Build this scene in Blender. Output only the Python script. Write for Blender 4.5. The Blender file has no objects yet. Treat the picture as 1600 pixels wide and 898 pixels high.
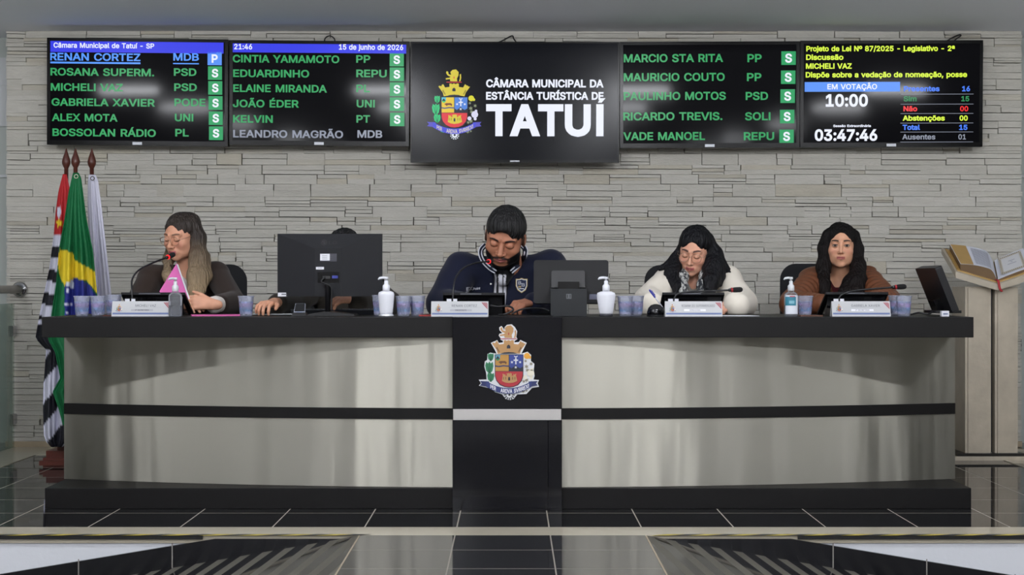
import bpy, bmesh, math, random
import numpy as np
from mathutils import Vector, Matrix, Euler

# ------------------------------------------------------------------ camera, world, light, exposure
SC = bpy.context.scene
COL = SC.collection
FPX = 2188.0            # focal length in pixels of the 1600 px wide frame
CAMZ = 0.964            # eye height above the stage floor
cam_data = bpy.data.cameras.new('camera')
cam_data.sensor_width = 36.0
cam_data.lens = 36.0 * FPX / 1600.0
cam_data.shift_y = -4.0 / 1600.0
cam_data.clip_start = 0.05
cam = bpy.data.objects.new('camera', cam_data)
cam.location = (0, 0, CAMZ)
cam.rotation_euler = (math.pi / 2, 0, 0)
COL.objects.link(cam)
SC.camera = cam
SC.view_settings.view_transform = 'Standard'
SC.view_settings.look = 'None'
SC.view_settings.gamma = 1.0
SC.view_settings.use_curve_mapping = False
SC.view_settings.exposure = 0.0
LAMP_STRENGTH = 228.0
world = bpy.data.worlds.new('world')
world.use_nodes = True
world.node_tree.nodes['Background'].inputs[0].default_value = (0.55, 0.58, 0.62, 1)
world.node_tree.nodes['Background'].inputs[1].default_value = 0.05
SC.world = world

def W(px, py, Y):
    """point at depth Y that the photograph shows at (px, py)"""
    return Vector(((px - 800.0) / FPX * Y, Y, CAMZ - (py - 445.0) / FPX * Y))

# ------------------------------------------------------------------ helpers
def lin(c):
    r = []
    for v in c[:3]:
        v = v / 255.0
        r.append(v / 12.92 if v <= 0.04045 else ((v + 0.055) / 1.055) ** 2.4)
    return (r[0], r[1], r[2], 1.0)

def mat(name, col, rough=0.5, metal=0.0, spec=0.5, emit=None, estr=1.0, noise=None, bump=None, coat=0.0,
        trans=0.0, ior=1.45, sheen=0.0, sss=0.0):
    """principled material; noise=(scale, amount) varies the albedo, bump=(scale, strength, stretch xyz)"""
    m = bpy.data.materials.new(name)
    m.use_nodes = True
    nt = m.node_tree
    b = nt.nodes['Principled BSDF']
    c = lin(col)
    b.inputs['Base Color'].default_value = c
    b.inputs['Roughness'].default_value = rough
    b.inputs['Metallic'].default_value = metal
    b.inputs['Specular IOR Level'].default_value = spec
    b.inputs['IOR'].default_value = ior
    b.inputs['Coat Weight'].default_value = coat
    b.inputs['Transmission Weight'].default_value = trans
    b.inputs['Sheen Weight'].default_value = sheen
    if sss:
        b.inputs['Subsurface Weight'].default_value = sss
        b.inputs['Subsurface Radius'].default_value = (0.01, 0.004, 0.002)
    if emit is not None:
        b.inputs['Emission Color'].default_value = lin(emit)
        b.inputs['Emission Strength'].default_value = estr
    if noise or bump:
        tc = nt.nodes.new('ShaderNodeTexCoord')
    if noise:
        n = nt.nodes.new('ShaderNodeTexNoise')
        n.inputs['Scale'].default_value = noise[0]
        n.inputs['Detail'].default_value = 5
        nt.links.new(tc.outputs['Object'], n.inputs['Vector'])
        mr = nt.nodes.new('ShaderNodeMapRange')
        mr.inputs['To Min'].default_value = 1 - noise[1]
        mr.inputs['To Max'].default_value = 1 + noise[1]
        nt.links.new(n.outputs['Fac'], mr.inputs['Value'])
        vm = nt.nodes.new('ShaderNodeVectorMath'); vm.operation = 'SCALE'
        vm.inputs[0].default_value = c[:3]
        nt.links.new(mr.outputs[0], vm.inputs['Scale'])
        nt.links.new(vm.outputs[0], b.inputs['Base Color'])
    if bump:
        n2 = nt.nodes.new('ShaderNodeTexNoise')
        n2.inputs['Scale'].default_value = bump[0]
        n2.inputs['Detail'].default_value = 4
        mp = nt.nodes.new('ShaderNodeMapping')
        mp.inputs['Scale'].default_value = bump[2] if len(bump) > 2 else (1, 1, 1)
        nt.links.new(tc.outputs['Object'], mp.inputs['Vector'])
        nt.links.new(mp.outputs[0], n2.inputs['Vector'])
        bp = nt.nodes.new('ShaderNodeBump')
        bp.inputs['Strength'].default_value = bump[1]
        bp.inputs['Distance'].default_value = 0.01
        nt.links.new(n2.outputs['Fac'], bp.inputs['Height'])
        nt.links.new(bp.outputs[0], b.inputs['Normal'])
    return m

def emis(name, col, s=1.0):
    """light given off by a lit screen or lamp"""
    m = bpy.data.materials.new(name); m.use_nodes = True
    nt = m.node_tree; b = nt.nodes['Principled BSDF']
    b.inputs['Base Color'].default_value = (0.005, 0.005, 0.006, 1)
    b.inputs['Roughness'].default_value = 0.25
    b.inputs['Specular IOR Level'].default_value = 0.12
    b.inputs['Emission Color'].default_value = lin(col)
    b.inputs['Emission Strength'].default_value = s
    return m

def attr_mat(name, rough=0.5, spec=0.4, sss=0.0, bump=None, metal=0.0, sheen=0.0):
    m = mat(name, (128, 128, 128), rough, metal, spec, bump=bump, sss=sss, sheen=sheen)
    nt = m.node_tree
    a = nt.nodes.new('ShaderNodeAttribute'); a.attribute_name = 'col'
    nt.links.new(a.outputs['Color'], nt.nodes['Principled BSDF'].inputs['Base Color'])
    return m

def finish(me, smooth):
    if smooth:
        me.polygons.foreach_set('use_smooth', [True] * len(me.polygons))
    me.update()

def link(name, me, parent=None):
    o = bpy.data.objects.new(name, me)
    COL.objects.link(o)
    if parent is not None:
        o.parent = parent
    return o

def tag(o, label=None, cat=None, group=None, kind=None):
    if label: o['label'] = label
    if cat: o['category'] = cat
    if group: o['group'] = group
    if kind: o['kind'] = kind
    return o

def empty(name, loc, rot=(0, 0, 0)):
    o = bpy.data.objects.new(name, None)
    o.empty_display_size = 0.05
    o.location = loc; o.rotation_euler = rot
    COL.objects.link(o)
    return o

def obj(name, bm, m, parent=None, smooth=False, loc=None, rot=None, bevel=0, autosmooth=None):
    if bevel:
        bmesh.ops.bevel(bm, geom=[e for e in bm.edges if e.is_manifold and e.calc_face_angle(0) > 0.5],
                        offset=bevel, segments=2, affect='EDGES', profile=0.5)
    bmesh.ops.recalc_face_normals(bm, faces=bm.faces)
    if autosmooth is not None:
        for e in bm.edges:
            e.smooth = not (e.is_manifold and e.calc_face_angle(0) > autosmooth)
        smooth = True
    me = bpy.data.meshes.new(name)
    bm.to_mesh(me); bm.free()
    for x in (m if isinstance(m, (list, tuple)) else [m]):
        me.materials.append(x)
    finish(me, smooth)
    o = link(name, me, parent)
    if loc is not None: o.location = loc
    if rot is not None: o.rotation_euler = rot
    return o

def box(bm, lo, hi, M=None, mi=0):
    vs = [bm.verts.new((x, y, z)) for x in (lo[0], hi[0]) for y in (lo[1], hi[1]) for z in (lo[2], hi[2])]
    fs = []
    for f in ((0, 1, 3, 2), (4, 6, 7, 5), (0, 4, 5, 1), (2, 3, 7, 6), (0, 2, 6, 4), (1, 5, 7, 3)):
        fc = bm.faces.new([vs[i] for i in f]); fc.material_index = mi; fs.append(fc)
    if M is not None:
        for v in vs: v.co = M @ v.co
    return vs

def lathe(bm, prof, n=24, c=(0, 0, 0), sx=1.0, sy=1.0, mi=0, cap=True, squareness=0.0):
    """revolve [(r, z)] about z; squareness > 0 turns the circle into a rounded square"""
    rings = []
    for r, z in prof:
        ring = []
        for i in range(n):
            a = 2 * math.pi * i / n
            ca, sa = math.cos(a), math.sin(a)
            if squareness:
                p = 2.0 / (1.0 + squareness * 3)
                ca = math.copysign(abs(ca) ** p, ca); sa = math.copysign(abs(sa) ** p, sa)
            ring.append(bm.verts.new((c[0] + r * ca * sx, c[1] + r * sa * sy, c[2] + z)))
        rings.append(ring)
    for a, b in zip(rings, rings[1:]):
        for i in range(n):
            f = bm.faces.new((a[i], a[(i + 1) % n], b[(i + 1) % n], b[i])); f.material_index = mi
    if cap:
        f = bm.faces.new(rings[0][::-1]); f.material_index = mi
        f = bm.faces.new(rings[-1]); f.material_index = mi
    return rings

def smooth_path(pts, n=8):
    pts = [Vector(p) for p in pts]
    if len(pts) < 3: return pts
    out = []
    P = [pts[0] * 2 - pts[1]] + pts + [pts[-1] * 2 - pts[-2]]
    for i in range(1, len(P) - 2):
        for k in range(n):
            t = k / n
            a, b, c, d = P[i - 1], P[i], P[i + 1], P[i + 2]
            out.append(0.5 * ((2 * b) + (c - a) * t + (2 * a - 5 * b + 4 * c - d) * t * t + (3 * b - a - 3 * c + d) * t ** 3))
    out.append(pts[-1])
    return out

def tube(bm, pts, r, n=8, mi=0, closed=False):
    pts = [Vector(p) for p in pts]
    rr = r if isinstance(r, (list, tuple)) else [r] * len(pts)
    rings = []
    up = Vector((0, 0, 1))
    N = len(pts)
    prev = None
    for i, p in enumerate(pts):
        if closed:
            d = pts[(i + 1) % N] - pts[i - 1]
        else:
            d = pts[min(i + 1, N - 1)] - pts[max(i - 1, 0)]
        d.normalize()
        if prev is None:
            s = d.cross(up)
            if s.length < 0.05: s = d.cross(Vector((1, 0, 0)))
        else:
            s = prev - d * prev.dot(d)
        s.normalize(); prev = s.copy()
        t = d.cross(s)
        rings.append([bm.verts.new(p + (s * math.cos(a) + t * math.sin(a)) * rr[i]) for a in (2 * math.pi * k / n for k in range(n))])
    pairs = list(zip(rings, rings[1:])) + ([(rings[-1], rings[0])] if closed else [])
    for a, b in pairs:
        for k in range(n):
            f = bm.faces.new((a[k], a[(k + 1) % n], b[(k + 1) % n], b[k])); f.material_index = mi
    if not closed:
        f = bm.faces.new(rings[0][::-1]); f.material_index = mi
        f = bm.faces.new(rings[-1]); f.material_index = mi

def ball(bm, c, r, M=None, mi=0, u=16, v=10):
    T = Matrix.Translation(Vector(c))
    if M is not None: T = T @ M
    if isinstance(r, (tuple, list)): S = Matrix.Diagonal((r[0], r[1], r[2], 1))
    else: S = Matrix.Diagonal((r, r, r, 1))
    g = bmesh.ops.create_uvsphere(bm, u_segments=u, v_segments=v, radius=1.0, matrix=T @ S)
    for vv in g['verts']:
        for f in vv.link_faces: f.material_index = mi

def prism(bm, poly, h0, h1, M=None, mi=0):
    """poly: list of (a, b) in the local x,z plane, extruded in y from h0 to h1 (h0 is the face towards -y)"""
    a = [bm.verts.new((p[0], h0, p[1])) for p in poly]
    b = [bm.verts.new((p[0], h1, p[1])) for p in poly]
    n = len(poly)
    fs = [bm.faces.new(a), bm.faces.new(b[::-1])]
    for i in range(n):
        fs.append(bm.faces.new((a[i], b[i], b[(i + 1) % n], a[(i + 1) % n])))
    for f in fs: f.material_index = mi
    if M is not None:
        for v in a + b: v.co = M @ v.co

def rrect(w, h, r, cx=0, cy=0, n=5):
    pts = []
    for sx, sy, a0 in ((1, 1, 0), (-1, 1, 90), (-1, -1, 180), (1, -1, 270)):
        for k in range(n + 1):
            a = math.radians(a0 + 90 * k / n)
            pts.append((cx + sx * (w / 2 - r) + r * math.cos(a), cy + sy * (h / 2 - r) + r * math.sin(a)))
    return pts

# ---- text as mesh: sans-serif outlines (advance, contours) at 200 units to the em
GLYPHS = {
'A':[96,[[3,0,40,102,55,102,93,0,79,0,57,60,53,74,46,96,49,96,43,74,38,60,17,0],[22,28,22,40,74,40,74,28]]],
'B':[91,[[12,0,12,102,48,102,58,101,66,98,72,94,76,88,79,82,80,75,79,69,77,64,75,60,71,57,67,55,63,53,63,52,68,51,73,49,77,45,80,41,83,35,84,27,83,20,80,13,75,8,69,4,60,1,49,0],[25,11,49,11,59,13,66,16,70,21,71,27,70,32,68,37,65,41,61,44,56,46,50,46,25,46],[25,57,48,57,53,58,58,59,62,62,65,65,67,70,67,74,66,81,63,86,57,89,48,90,25,90]]],
'C':[102,[[53,-1,41,0,30,5,21,13,14,23,10,36,8,51,10,66,14,79,21,89,30,97,41,102,53,103,61,103,68,101,75,98,80,94,85,89,90,84,93,77,95,70,82,70,80,75,78,79,75,83,71,86,67,88,63,90,58,91,53,91,45,90,37,86,30,81,25,73,22,63,21,51,22,39,25,29,30,21,37,15,45,12,53,11,58,11,63,12,67,14,71,16,75,19,78,23,80,27,82,32,95,32,93,25,90,18,86,12,80,8,75,4,68,1,61,-1]]],
'D':[100,[[44,0,19,0,19,11,43,11,54,13,64,16,71,22,76,30,79,40,80,51,79,62,76,72,71,80,64,86,55,89,44,90,19,90,19,102,45,102,59,100,71,96,80,88,87,78,91,66,92,51,91,36,87,24,80,14,70,6,58,2],[25,102,25,0,12,0,12,102]]],
'E':[84,[[12,0,12,102,74,102,74,90,25,90,25,57,71,57,71,46,25,46,25,11,75,11,75,0]]],
'F':[82,[[12,0,12,102,74,102,74,90,25,90,25,56,69,56,69,44,25,44,25,0]]],
'G':[104,[[54,-1,41,0,30,5,21,13,14,23,9,36,8,51,9,66,14,79,21,89,30,97,41,102,53,103,61,103,68,101,75,98,81,94,86,89,90,83,93,77,95,70,82,70,80,74,77,79,75,82,71,85,67,88,63,90,58,91,53,91,44,90,37,86,30,81,25,73,22,63,21,51,22,39,25,29,30,21,37,15,45,12,54,11,62,11,69,14,75,19,79,25,82,32,83,40,87,40,57,40,57,51,96,51,96,40,94,28,90,18,84,10,75,4,65,0]]],
'H':[103,[[12,0,12,102,25,102,25,58,78,58,78,102,91,102,91,0,78,0,78,46,25,46,25,0]]],
'I':[37,[[12,0,12,102,25,102,25,0]]],
'J':[79,[[37,-1,25,1,15,7,9,16,7,29,7,35,20,35,20,29,21,21,24,15,30,11,37,10,44,11,50,15,53,21,54,29,54,102,67,102,67,29,65,16,59,7,49,1]]],
'K':[93,[[21,29,21,43,28,52,35,61,42,69,73,102,90,102,46,55],[12,0,12,102,25,102,25,67,25,45,25,39,25,0],[74,0,38,52,46,62,90,0]]],
'L':[79,[[12,0,12,102,25,102,25,11,72,11,72,0]]],
'M':[126,[[12,0,12,102,30,102,55,37,57,32,60,25,62,17,64,10,61,10,64,17,66,24,68,32,70,37,95,102,114,102,114,0,101,0,101,58,101,65,101,74,101,83,101,91,103,91,100,82,96,73,93,64,91,58,68,0,57,0,34,58,32,64,29,72,26,82,22,91,24,91,24,83,24,74,24,66,24,58,24,0]]],
'N':[105,[[12,0,12,102,27,102,69,37,73,30,78,21,83,11,81,11,80,22,80,31,80,39,80,102,93,102,93,0,77,0,40,58,35,66,30,76,22,90,24,91,24,77,25,66,25,58,25,0]]],
'O':[107,[[53,-1,41,0,30,5,21,13,14,23,10,36,8,51,10,66,14,79,21,89,30,97,41,102,53,103,66,102,77,97,86,89,93,79,97,66,99,51,97,36,93,23,86,13,77,5,66,0],[53,11,62,12,70,15,77,21,82,29,85,39,86,51,85,63,82,73,77,81,70,87,62,90,53,91,45,90,37,87,30,81,25,73,22,63,21,51,22,39,25,29,30,21,37,15,45,12]]],
'P':[89,[[12,0,12,102,47,102,58,101,66,97,73,92,78,86,81,78,82,70,81,61,78,53,73,47,66,41,58,38,47,37,22,37,22,48,47,48,54,49,59,51,64,54,67,59,68,64,69,70,68,75,67,80,64,85,59,88,54,90,46,90,25,90,25,0]]],
'Q':[107,[[49,32,63,32,74,17,77,13,94,-10,80,-10,69,5,66,9],[53,-1,41,0,30,5,21,13,14,23,10,36,8,51,10,66,14,79,21,89,30,97,41,102,53,103,66,102,77,97,86,89,93,79,97,66,99,51,97,36,93,23,86,13,77,5,66,0],[53,11,62,12,70,15,77,21,82,29,85,39,86,51,85,63,82,73,77,81,70,87,62,90,53,91,45,90,37,87,30,81,25,73,22,63,21,51,22,39,25,29,30,21,37,15,45,12]]],
'R':[90,[[12,0,12,102,47,102,58,101,67,98,73,93,78,87,81,79,82,70,81,62,78,54,73,48,67,43,58,41,47,40,19,40,19,51,47,51,54,52,60,53,64,56,67,60,68,65,69,70,68,76,67,81,64,85,60,88,54,90,47,90,25,90,25,0],[71,0,46,46,61,46,86,0]]],
'S':[89,[[45,-2,34,-1,26,2,18,6,13,12,9,19,8,27,21,27,22,22,25,18,28,14,33,12,39,10,45,10,51,10,57,12,62,15,66,18,68,23,69,28,68,32,66,36,63,39,59,41,49,44,37,48,26,52,17,58,12,65,10,74,12,83,15,90,20,95,28,100,36,102,45,103,55,102,63,100,70,95,75,90,79,83,80,76,67,76,65,82,60,87,53,91,45,92,39,91,33,90,29,87,26,84,24,80,23,75,24,70,26,67,30,64,34,62,42,59,53,56,62,53,67,50,72,48,76,44,79,40,81,34,82,28,81,20,77,13,72,7,65,2,56,-1]]],
'T':[90,[[6,90,6,102,83,102,83,90,51,90,51,0,39,0,39,90]]],
'U':[103,[[52,-2,41,0,31,3,23,9,17,16,13,25,12,35,12,102,25,102,25,36,26,29,28,23,32,17,37,14,44,11,52,10,60,11,66,14,71,17,75,23,78,29,79,36,79,102,91,102,91,35,90,25,87,16,81,9,73,3,63,0]]],
'V':[96,[[41,0,3,102,17,102,38,41,43,27,50,6,47,6,53,28,58,41,79,102,93,102,56,0]]],
'W':[137,[[31,0,3,102,16,102,33,39,35,29,37,19,39,8,38,8,40,19,42,29,45,39,61,102,76,102,92,39,95,29,97,19,99,8,98,8,100,19,102,29,105,39,121,102,134,102,106,0,91,0,74,65,70,78,67,95,70,95,67,79,64,65,46,0]]],
'X':[95,[[4,0,43,57,43,47,6,102,21,102,36,80,41,72,45,66,49,58,46,58,50,66,54,72,60,80,75,102,89,102,52,48,52,57,91,0,76,0,58,26,54,33,50,39,46,46,49,46,45,39,41,33,36,26,18,0]]],
'Y':[94,[[41,0,41,42,3,102,18,102,38,69,44,58,50,46,45,46,50,59,56,69,76,102,91,102,54,42,54,0]]],
'Z':[88,[[8,0,8,9,55,77,61,86,68,95,70,91,57,90,45,90,8,90,8,102,79,102,79,92,34,26,27,16,19,7,18,11,30,11,43,11,80,11,80,0]]],
'a':[78,[[32,-2,25,-1,19,1,14,4,10,9,7,15,6,22,7,28,9,32,12,36,16,39,20,41,25,42,36,44,47,45,53,47,55,51,55,56,53,59,51,62,48,64,44,66,39,66,34,66,30,64,24,60,20,55,8,58,11,64,16,69,21,73,27,75,33,76,39,77,48,76,53,74,57,72,61,69,64,64,67,58,67,50,67,0,55,0,55,10,54,10,50,5,47,2,43,0,38,-1],[34,9,40,10,46,12,50,15,53,19,54,23,55,28,55,38,52,36,46,35,40,34,35,34,27,32,23,30,21,28,19,25,18,21,19,17,20,14,23,12,26,10,30,9]]],
'b':[85,[[46,-2,40,-1,34,1,31,3,28,6,24,12,22,12,22,0,11,0,11,102,23,102,23,64,24,64,27,69,30,72,34,75,39,76,46,77,55,76,63,72,69,66,74,59,77,49,78,38,77,27,74,17,69,9,63,3,55,0],[44,9,51,10,56,13,60,18,63,23,65,30,66,38,65,45,63,52,60,58,56,62,51,65,44,66,38,65,32,62,28,58,25,53,23,46,23,38,23,30,25,23,28,17,32,13,38,10]]],
'c':[79,[[41,-2,32,0,23,3,16,9,11,17,8,27,7,37,8,49,11,58,16,66,23,72,32,76,41,77,47,77,52,75,57,74,61,71,65,68,68,64,71,60,72,55,61,52,58,58,54,62,48,65,41,66,35,65,29,62,25,57,22,52,20,45,19,37,20,30,22,23,25,18,29,13,35,10,41,9,49,10,54,13,58,18,61,23,73,20,71,16,68,11,65,7,61,4,57,2,52,0,47,-1]]],
'd':[85,[[39,-2,30,0,22,3,16,9,11,17,8,27,7,38,8,49,11,59,16,66,22,72,30,76,39,77,46,76,51,75,54,72,57,69,61,64,62,64,62,102,74,102,74,0,63,0,63,12,61,12,57,6,54,3,50,1,45,-1],[41,9,47,10,53,13,57,17,60,23,62,30,62,38,62,46,60,53,57,58,53,62,47,65,41,66,34,65,29,62,25,58,22,52,20,45,19,38,20,30,22,23,25,18,29,13,34,10]]],
'e':[81,[[42,-2,32,0,23,3,16,9,11,17,8,26,7,37,8,48,11,58,16,66,23,72,31,76,41,77,47,76,53,75,59,72,64,68,68,63,71,56,74,48,74,39,74,34,15,34,15,44,68,44,62,40,61,47,60,54,57,59,53,63,47,65,41,66,35,65,29,63,25,59,22,54,20,48,19,42,19,36,20,28,22,21,26,16,30,12,36,10,42,9,47,10,51,11,54,12,57,15,59,18,61,21,73,18,71,13,67,8,62,4,57,1,50,-1]]],
'f':[51,[[46,76,46,65,1,65,1,76],[16,0,16,86,17,92,19,97,23,101,27,104,32,105,37,106,44,105,49,104,45,94,43,94,39,95,34,94,31,92,29,89,28,84,28,0]]],
'g':[85,[[41,-30,34,-30,27,-28,21,-25,16,-22,13,-18,10,-14,20,-8,24,-13,27,-16,31,-18,36,-19,41,-19,50,-18,56,-15,61,-9,62,-1,62,14,61,14,57,8,54,6,50,3,45,2,39,1,30,2,23,5,16,11,11,18,8,27,7,38,8,49,11,59,16,66,22,72,30,76,39,77,46,76,51,75,55,72,58,69,62,64,63,64,63,76,74,76,74,-2,73,-11,70,-18,65,-23,58,-27,50,-29],[41,12,47,13,53,15,57,19,60,24,62,31,62,39,62,46,60,53,57,58,53,62,47,65,41,66,34,65,29,62,25,58,22,52,20,46,19,39,20,31,22,25,25,19,29,15,34,13]]],
'h':[82,[[23,45,23,0,11,0,11,102,23,102,23,57,20,57,25,66,30,72,37,76,45,77,53,76,59,74,64,70,68,64,71,57,71,48,71,0,59,0,59,47,58,55,55,61,49,65,42,66,37,65,32,63,28,61,25,57,23,51]]],
'i':[33,[[11,0,11,76,23,76,23,0],[17,89,13,89,11,91,9,94,8,97,9,100,11,102,13,104,17,105,20,104,23,102,25,100,25,97,25,94,23,91,20,89]]],
'j':[33,[[11,76,23,76,23,-6,22,-13,20,-18,17,-23,13,-26,7,-28,1,-29,-2,-29,-2,-17,0,-17,5,-17,8,-14,10,-11,11,-6],[17,89,13,89,11,91,9,94,8,97,9,100,11,102,13,104,17,105,20,104,23,102,25,100,25,97,25,94,23,91,20,89]]],
'l':[38,[[28,0,20,1,15,4,12,9,11,17,11,102,23,102,23,20,23,15,24,12,26,11,29,10,32,11,34,11,36,1,32,0]]],
'm':[122,[[11,0,11,76,22,76,22,59,24,65,26,69,30,73,34,75,39,77,44,77,51,76,57,72,62,66,64,59,62,59,64,64,67,69,71,72,76,75,81,77,87,77,94,77,99,74,104,71,108,66,111,59,111,51,111,0,99,0,99,51,98,58,95,63,89,65,84,66,79,66,75,64,72,61,69,58,68,54,67,49,67,0,55,0,55,52,54,58,51,62,46,65,40,66,36,66,32,64,28,61,25,58,23,53,23,48,23,0]]],
'n':[82,[[23,45,23,0,11,0,11,76,22,76,22,57,20,57,25,66,30,72,37,76,45,77,53,76,59,74,64,70,68,64,71,57,71,48,71,0,59,0,59,47,58,55,55,61,49,65,42,66,37,65,32,63,28,61,25,57,23,51]]],
'o':[83,[[41,-2,32,0,23,3,16,9,11,17,8,27,7,37,8,49,11,58,16,66,23,72,32,76,41,77,51,76,60,72,67,66,72,58,75,49,76,37,75,27,72,17,67,9,60,3,51,0],[41,9,48,10,54,13,58,18,61,23,63,30,64,37,63,45,61,52,58,57,54,62,48,65,41,66,35,65,29,62,25,57,22,52,20,45,19,37,20,30,22,23,25,18,29,13,35,10]]],
'p':[85,[[11,-29,11,76,22,76,22,64,24,64,27,69,30,72,34,75,39,76,46,77,55,76,63,72,69,66,74,59,77,49,78,38,77,27,74,17,69,9,63,3,55,0,46,-2,40,-1,35,1,31,3,28,6,24,12,23,12,23,-29],[44,9,51,10,56,13,60,18,63,23,65,30,66,38,65,45,63,52,60,58,56,62,51,65,44,66,38,65,32,62,28,58,25,53,23,46,23,38,23,30,25,23,28,17,32,13,38,10]]],
'q':[85,[[74,-29,62,-29,62,12,61,12,57,6,54,3,50,1,45,-1,39,-2,30,0,22,3,16,9,11,17,8,27,7,38,8,49,11,59,16,66,22,72,30,76,39,77,46,76,51,75,54,72,57,69,61,64,63,64,63,76,74,76],[41,9,47,10,53,13,57,17,60,23,62,30,62,38,62,46,60,53,57,58,53,62,47,65,41,66,34,65,29,62,25,58,22,52,20,45,19,38,20,30,22,23,25,18,29,13,34,10]]],
'r':[52,[[11,0,11,76,22,76,22,64,23,64,26,69,30,73,36,76,43,77,46,77,49,77,49,64,46,65,41,65,36,65,32,63,28,60,25,57,23,52,23,47,23,0]]],
's':[73,[[36,-2,29,-1,22,1,17,4,12,8,9,13,7,19,19,21,21,16,25,12,30,10,36,9,43,10,49,12,52,16,54,21,53,24,51,27,47,29,42,31,30,34,21,37,14,42,11,47,9,55,10,61,13,66,17,71,23,74,30,76,37,77,45,76,51,74,56,72,60,68,63,63,65,58,54,55,52,60,49,63,44,66,37,67,31,66,26,63,23,60,22,55,22,52,25,49,29,46,34,45,46,42,55,39,61,34,65,28,66,21,65,15,62,9,58,5,52,1,45,-1]]],
't':[45,[[41,76,41,65,1,65,1,76],[13,94,25,94,25,20,26,15,27,12,30,11,34,10,37,10,40,11,43,0,38,-1,34,-1,25,0,18,4,14,10,13,19]]],
'u':[82,[[36,-1,29,0,23,2,18,6,14,12,11,19,11,28,11,76,23,76,23,29,24,21,27,15,33,11,40,10,45,11,50,12,54,15,57,19,59,24,59,31,59,76,71,76,71,0,60,0,60,18,61,18,57,9,51,3,44,0]]],
'v':[78,[[33,0,3,76,17,76,33,31,37,17,41,4,37,4,41,17,45,31,61,76,74,76,45,0]]],
'x':[76,[[4,0,34,44,34,34,6,76,20,76,29,61,36,51,41,41,35,41,40,51,47,61,56,76,70,76,42,34,42,43,72,0,57,0,46,17,40,27,35,36,41,36,36,27,30,17,18,0]]],
'y':[78,[[9,-28,12,-17,14,-17,21,-18,24,-17,26,-15,28,-12,30,-7,33,0,3,76,17,76,33,31,37,17,41,4,37,4,40,17,45,31,61,76,74,76,41,-12,38,-17,35,-21,32,-25,28,-27,23,-29,18,-29,13,-29]]],
'z':[76,[[8,0,8,9,51,64,51,65,10,65,10,76,67,76,67,66,25,12,25,11,68,11,68,0]]],
'0':[91,[[45,-1,35,0,26,5,19,12,14,23,11,36,10,51,11,66,14,79,19,89,26,97,35,102,45,103,56,102,65,97,72,89,77,79,80,66,81,51,80,36,77,23,72,12,65,5,56,0],[45,10,52,11,58,15,63,21,66,29,68,39,69,51,68,63,66,73,63,81,58,87,52,91,45,92,38,91,33,87,28,81,25,73,23,63,22,51,23,39,25,29,28,21,33,15,38,11]]],
'1':[91,[[15,0,15,11,78,11,78,0],[55,102,55,0,42,0,42,90,17,72,17,85,40,102]]],
'2':[91,[[13,0,13,9,47,46,56,56,60,61,62,65,64,70,64,74,63,79,62,84,59,87,55,90,50,91,45,92,39,91,34,89,31,87,28,83,26,78,25,72,13,72,14,81,17,88,22,95,29,99,36,102,45,103,54,102,61,99,67,95,72,89,75,82,76,74,76,69,74,64,71,58,67,52,61,45,53,36,31,12,31,11,78,11,78,0]]],
'3':[91,[[44,-1,35,-1,27,2,20,6,14,11,10,18,9,26,22,26,23,21,25,17,29,14,33,12,38,10,44,10,50,11,55,12,59,15,63,19,65,23,66,29,65,34,63,39,60,43,55,47,48,49,40,50,31,50,31,60,58,90,14,90,14,102,74,102,74,92,42,56,42,58,53,58,62,55,69,51,74,44,77,37,79,29,77,21,74,13,69,7,62,2,53,0]]],
'4':[91,[[8,21,8,32,49,102,62,102,22,33,83,33,83,21],[56,0,56,24,56,29,56,64,69,64,69,0]]],
'5':[91,[[44,-1,36,0,28,2,22,6,17,12,13,19,12,26,24,26,25,22,28,18,31,15,35,12,39,10,44,10,50,11,55,13,60,16,63,21,65,26,66,32,65,39,63,44,59,49,55,52,50,55,44,55,38,55,33,54,29,52,26,49,13,51,19,102,73,102,73,90,30,90,27,60,31,63,36,65,41,66,46,67,53,66,59,64,64,61,69,57,73,52,76,46,78,40,78,33,77,23,74,15,69,8,62,3,54,0]]],
'6':[91,[[45,-1,36,0,28,3,22,8,17,15,14,23,13,32,14,40,16,48,20,57,27,68,50,102,64,102,30,52,29,52,33,58,39,61,43,62,47,63,56,62,63,59,69,54,74,48,77,40,78,31,77,22,74,15,69,8,62,3,54,0],[45,10,51,10,56,13,60,16,63,20,65,26,65,31,65,37,63,43,60,47,56,50,51,52,45,53,40,52,35,50,31,47,28,43,26,38,25,32,26,26,28,20,31,16,35,13,40,10]]],
'7':[91,[[19,0,65,90,12,90,12,102,78,102,78,90,33,0]]],
'8':[91,[[45,-1,36,0,27,2,20,7,15,12,11,19,10,27,11,33,13,39,16,44,20,48,25,51,31,53,24,56,19,62,15,68,14,76,15,83,18,90,23,95,29,100,37,102,45,103,54,102,61,100,67,95,72,90,75,83,76,76,75,68,72,62,67,56,60,53,65,51,70,48,74,44,77,39,79,33,80,27,79,19,76,12,70,7,63,2,55,0],[45,10,52,10,57,12,61,15,65,18,67,23,67,28,67,33,64,38,61,42,57,45,51,46,45,47,39,46,34,45,29,42,26,38,24,33,23,28,24,23,26,18,29,15,33,12,39,10],[45,58,50,58,55,60,59,63,61,66,63,70,64,75,63,80,62,84,59,87,55,90,50,91,45,92,40,91,35,90,32,87,29,84,27,80,27,75,27,70,29,66,32,63,36,60,40,58]]],
'9':[91,[[45,103,54,102,62,99,69,94,74,87,77,79,78,69,77,62,75,54,70,45,63,34,40,0,26,0,60,50,61,50,57,44,51,40,48,39,44,39,35,40,27,43,21,47,17,54,14,61,13,70,14,79,17,87,22,94,29,99,36,102],[45,92,40,91,35,89,31,86,28,81,26,76,25,70,26,64,28,59,31,55,35,51,40,49,45,49,51,49,56,51,60,55,63,59,65,64,65,70,65,76,63,81,60,86,56,89,51,91]]],
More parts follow.
